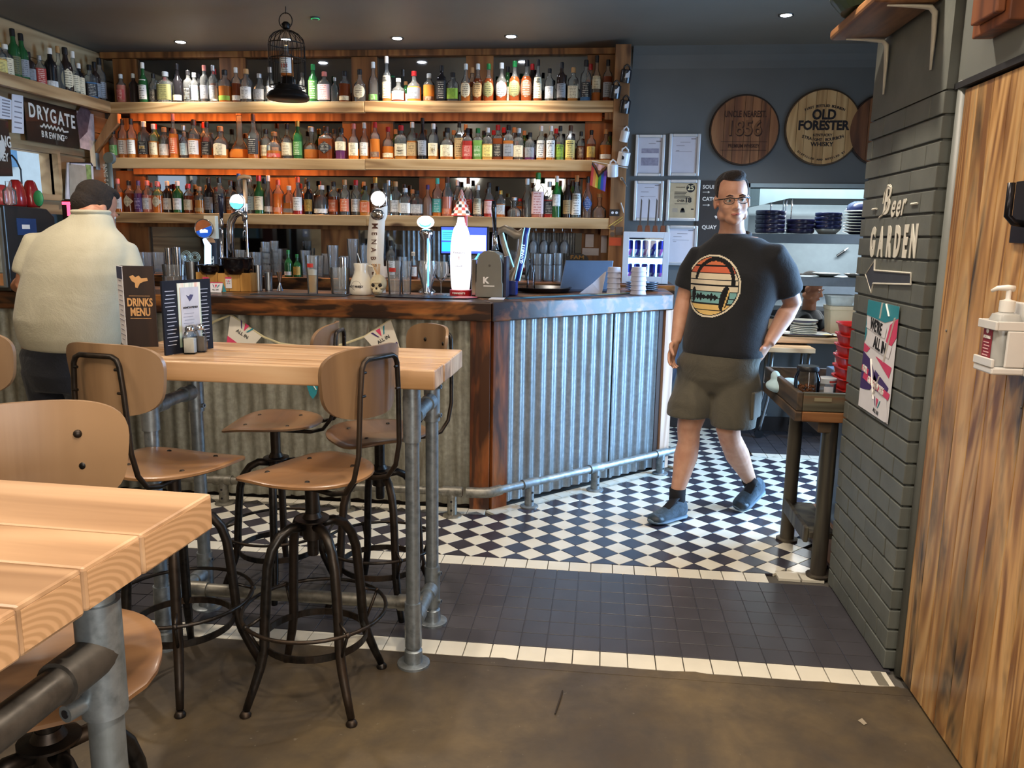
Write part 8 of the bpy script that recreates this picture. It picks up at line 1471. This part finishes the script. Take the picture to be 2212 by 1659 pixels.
def shoe(heel, toe, up, side, lb):
    h_, t_ = Vector(heel), Vector(toe); d = (t_-h_); Ln = d.length; d.normalize(); up = (Vector(up)-d*Vector(up).dot(d)).normalized(); sd = d.cross(up)
    q = lambda a, z: h_+d*Ln*a+up*z
    m = MB().loft([(q(.0,.050), sd*.026, up*.040), (q(.05,.055), sd*.036, up*.050), (q(.22,.060), sd*.040, up*.055), (q(.38,.056), sd*.040, up*.050), (q(.55,.044), sd*.045, up*.036), (q(.75,.034), sd*.049, up*.028), (q(.92,.028), sd*.040, up*.022), (q(1.0,.024), sd*.020, up*.014)], n=20)
    s_ = B('shoe', m, SHB, W, smooth=True, mods=[remesh(.005, 2)])
    B('sole', MB().loft([(q(-.02,.012), sd*.024, up*.011), (q(.06,.012), sd*.038, up*.013), (q(.35,.011), sd*.040, up*.012), (q(.72,.011), sd*.052, up*.012), (q(.93,.014), sd*.043, up*.012), (q(1.02,.020), sd*.022, up*.010)], n=18), SOLE, s_, smooth=True); B('toe_cap', MB().loft([(q(.80,.030), sd*.050, up*.026), (q(.92,.026), sd*.043, up*.024), (q(1.0,.023), sd*.026, up*.017), (q(1.015,.022), sd*.012, up*.010)], n=16), TOEC, s_, smooth=True)
    for k in range(5):
        a = .34+.075*k; z = .108-.013*k; B('lace', MB().tube([q(a, z-.012)-sd*.026, q(a+.02, z), q(a, z-.012)+sd*.026], .0028, 6), plain('#1d1a1e', .8), s_, smooth=True)
    B('tongue', MB().loft([(q(.26,.118), sd*.024, up*.012), (q(.40,.098), sd*.026, up*.010), (q(.66,.056), sd*.024, up*.008)], n=12), plain('#16161b', .8), s_, smooth=True)
    return s_
rt_, rhl = A(1405, 1134, Z=.004), A(1474, 1117, Z=.004); shoe(rhl+Vector((.008,.0,.0)), rt_+Vector((0,0,.002)), (0,0,1), 0, ''); limb(b1 := MB(), [(ra+Zv*.045, .043), (ra, .042), (ra-Zv*.07, .045)]); B('sock', b1, SOCK, W, smooth=True)
lt_ = A(1592, 1103, Z=.004); lhl = J(1645, 1062, 4.43); shoe(lhl, lt_, (.5, .75, .55) if 0 else (-.25, -.45, .85), 0, ''); limb(b1 := MB(), [(la-sh_*.045, .043), (la, .043), (la+sh_*.05, .046)]); B('sock', b1, SOCK, W, smooth=True)
# --- the man at the bar, back turned
f = Vector((.10, .995, 0)).normalized(); Lf = Vector((-.995, .10, 0)).normalized(); Yc = 3.72
V2 = T('person', 'man in a cream jumper leaning on the bar with his back turned', 'person', (-2.6, Yc, .003))
hip, wst, chs, shd, nck = J(140, 790, Yc-.02), J(148, 690, Yc-.02), J(165, 580, Yc), J(178, 490, Yc+.05), J(206, 462, Yc+.08)
hd_c = J(207, 452, Yc+.12); MH_ = headmat(hd_c, (.45, .86, -.30), math.radians(0), math.radians(10))
mb = MB(); head(mb, MH_, 1.02); limb(mb, [(hd_c+Vector((0,-.02,-.03)), .064), (nck, .066), (shd+Vector((.02,0,.01)), .08)])
mb.loft([(shd+Zv*.0, Lf*.12, f*.08), (shd-Zv*.05, Lf*.22, f*.11), (chs, Lf*.24, f*.14), (wst, Lf*.24, f*.15), (hip+Zv*.10, Lf*.21, f*.14), (hip, Lf*.19, f*.13), (hip-Zv*.08, Lf*.16, f*.11)])
lsh, lel, lwr = J(84, 528, Yc+.03), J(55, 615, Yc-.02), J(38, 632, Yc+.22); rsh, rel, rwr = J(266, 548, Yc+.06), J(288, 640, Yc+.02), J(300, 655, Yc+.25)
rwr.z = ZT+.035; lwr.z = ZT+.035; lel.z = max(lel.z, 1.14)
limb(mb, [(lsh, .065), (lsh.lerp(lel, .5), .06), (lel, .048), (lel.lerp(lwr, .4), .046), (lwr, .031)]); limb(mb, [(rsh, .065), (rsh.lerp(rel, .5), .06), (rel, .048), (rel.lerp(rwr, .4), .046), (rwr, .031)])
for x, o in ((-.105, 0), (.105, .03)):
    h0 = hip+Lf*-x-Zv*.02; k0 = Vector((h0.x, h0.y+.02+o, .48)); a0_ = Vector((h0.x, h0.y-.01+o, .09)); limb(mb, [(h0, .10), (h0.lerp(k0, .5), .088), (k0, .062), (k0.lerp(a0_, .35), .064), (a0_, .040)])
hand(mb, lwr, (.35, .9, -.05), (0, 0, -1), (1, -.3, 0), 1.0, .25); hand(mb, rwr, (-.2, .95, -.05), (0, 0, -1), (-1, -.2, 0), 1.0, .25)
body = B('body', mb, SKIN2, V2, smooth=True, mods=[remesh(.0062, 4)]); face(body, MH_, 1.02, lid=SKIN2)
HAIR2 = cloth('brown_hair', '#1b140f', '#2c2119', 70, .6); HAIR2.node_tree.nodes['Principled BSDF'].inputs['Sheen Weight'].default_value = 0; P = lambda x, y, z: MH_ @ Vector((x*1.02, y*1.02, z*1.02)); R3 = MH_.to_3x3()
B('hair', MB().ell(P(0,.026,.052), (.083,.094,.084), 24, 16, rot=R3).ell(P(0,.056,.006), (.073,.068,.068), 20, 14, rot=R3).ell(P(0,-.02,.105), (.062,.06,.028), 16, 10, rot=R3).ell(P(-.072,.006,.030), (.012,.034,.045), 12, 8, rot=R3).ell(P(.072,.006,.030), (.012,.034,.045), 12, 8, rot=R3), HAIR2, V2, smooth=True, mods=[remesh(.005, 2)])
JMP = cloth('cream_jumper', '#b8b197', '#c6bfa6', 6, .55); sb = MB()
sb.loft([(nck+Vector((-.01,-.02,.012)), Lf*.080, f*.078), (nck+Vector((-.012,-.02,-.020)), Lf*.105, f*.090), (shd-Zv*.005, Lf*.17, f*.108), (shd.lerp(chs, .22), Lf*.225, f*.132), (shd.lerp(chs, .45), Lf*.254, f*.150), (shd.lerp(chs, .7), Lf*.268, f*.162), (chs-Zv*.02, Lf*.276, f*.170), (chs.lerp(wst, .5), Lf*.283, f*.174), (wst, Lf*.282, f*.176), (wst-Zv*.09, Lf*.268, f*.172), (wst-Zv*.135, Lf*.250, f*.162), (wst-Zv*.15, Lf*.235, f*.15)], n=36)
limb(sb, [(lsh-Lf*.07, .06), (lsh, .078), (lsh.lerp(lel, .5), .082), (lsh.lerp(lel, .80), .077)], 24); limb(sb, [(rsh+Lf*.07, .06), (rsh, .078), (rsh.lerp(rel, .5), .082), (rsh.lerp(rel, .95), .078)], 24)
B('jumper', sb, JMP, V2, smooth=True, mods=[remesh(.009, 14)]); B('neck_rib', MB().tube([nck+Vector((-.01,-.02,.008))+Lf*.082*math.cos(a)+f*.080*math.sin(a) for a in [k*PI/14 for k in range(28)]], .010, 8, closed=True), JMP, V2, smooth=True)
TRO = cloth('navy_trousers', '#15171f', '#1f222c', 9, .5); qb = MB(); qb.loft([(wst-Zv*.10, Lf*.22, f*.145), (hip+Zv*.06, Lf*.225, f*.15), (hip-Zv*.04, Lf*.215, f*.145), (hip-Zv*.12, Lf*.19, f*.125)], n=30)
for x, o in ((-.105, 0), (.105, .03)):
    h0 = hip+Lf*-x-Zv*.02; k0 = Vector((h0.x, h0.y+.02+o, .48)); a0_ = Vector((h0.x, h0.y-.01+o, .05)); limb(qb, [(h0, .118), (h0.lerp(k0, .5), .104), (k0, .086), (a0_, .078)], 22)
B('trousers', qb, TRO, V2, smooth=True, mods=[remesh(.009, 4)])
for x, o in ((-.105, 0), (.105, .03)):
    h0 = hip+Lf*-x; m = MB().loft([((h0.x, h0.y-.10+o, .04), (.03,0,0), (0,0,.035)), ((h0.x, h0.y-.02+o, .05), (.042,0,0), (0,0,.046)), ((h0.x, h0.y+.10+o, .035), (.048,0,0), (0,0,.030)), ((h0.x, h0.y+.19+o, .024), (.034,0,0), (0,0,.018))], n=16); B('shoe', m, plain('#1c1a19', .5), V2, smooth=True)
# --- the cook behind the hatch, bent to the worktop
f = Vector((.55, -.3, 0)).normalized(); Lf = Vector((-f.y, f.x, 0)); Yc = 6.98; V3 = T('person', 'cook with dark tied-back hair in a black top, stooping behind the kitchen gantry', 'person', (1.72, Yc, .003))
hd_c = J(1752, 622, Yc-.05); MH_ = headmat(hd_c, (.85, -.45, -.35)); shd = J(1748, 678, Yc)+Vector((0,.03,0)); hip = Vector((shd.x-.12, Yc+.12, .80)); wst = shd.lerp(hip, .55)
mb = MB(); head(mb, MH_, .96); limb(mb, [(hd_c-Zv*.03, .05), (shd+Zv*.02, .058)]); mb.loft([(shd+Zv*.02, Lf*.09, f*.07), (shd-Zv*.03, Lf*.17, f*.09), (wst, Lf*.16, f*.11), (hip, Lf*.17, f*.12), (hip-Zv*.08, Lf*.14, f*.1)])
for s in (-1, 1):
    s0 = shd+Lf*.17*s-Zv*.03; e0 = s0+Vector((.12,-.05,-.16)); w0 = e0+Vector((.16,-.10,.02)); limb(mb, [(s0, .05), (e0, .04), (w0, .028)]); hand(mb, w0, (.8,-.4,-.1), (0,0,-1), -Lf*s, .9, .5)
    h0 = hip+Lf*.09*s; k0 = Vector((h0.x+.05, h0.y-.04, .44)); limb(mb, [(h0, .09), (k0, .06), (Vector((h0.x, h0.y, .06)), .04)])
body = B('body', mb, SKIN2, V3, smooth=True, mods=[remesh(.007, 3)]); face(body, MH_, .96, lid=SKIN2)
P = lambda x, y, z: MH_ @ Vector((x*.96, y*.96, z*.96)); R3 = MH_.to_3x3()
B('hair', MB().ell(P(0,.026,.055), (.082,.092,.082), 22, 14, rot=R3).ell(P(0,.06,.0), (.07,.066,.066), 18, 12, rot=R3).ell(P(0,.115,.05), (.035,.035,.035), 14, 10, rot=R3), HAIR, V3, smooth=True, mods=[remesh(.006, 2)])
sb = MB(); sb.loft([(shd+Zv*.035, Lf*.065, f*.065), (shd+Zv*.0, Lf*.15, f*.09), (shd-Zv*.05, Lf*.20, f*.115), (wst, Lf*.19, f*.135), (hip, Lf*.20, f*.14), (hip-Zv*.05, Lf*.19, f*.13)], n=28)
for s in (-1, 1): s0 = shd+Lf*.17*s-Zv*.03; limb(sb, [(s0-Lf*.04*s, .06), (s0, .068), (s0+Vector((.08,-.03,-.11)), .062)], 20)
B('top', sb, TEE, V3, smooth=True, mods=[remesh(.01, 4)]); qb = MB(); qb.loft([(hip+Zv*.03, Lf*.18, f*.125), (hip-Zv*.04, Lf*.185, f*.13), (hip-Zv*.12, Lf*.16, f*.11)], n=24)
for s in (-1, 1): h0 = hip+Lf*.09*s; limb(qb, [(h0, .10), (Vector((h0.x+.05, h0.y-.04, .44)), .075), (Vector((h0.x, h0.y, .02)), .07)], 18)
B('trousers', qb, TRO, V3, smooth=True, mods=[remesh(.011, 3)])
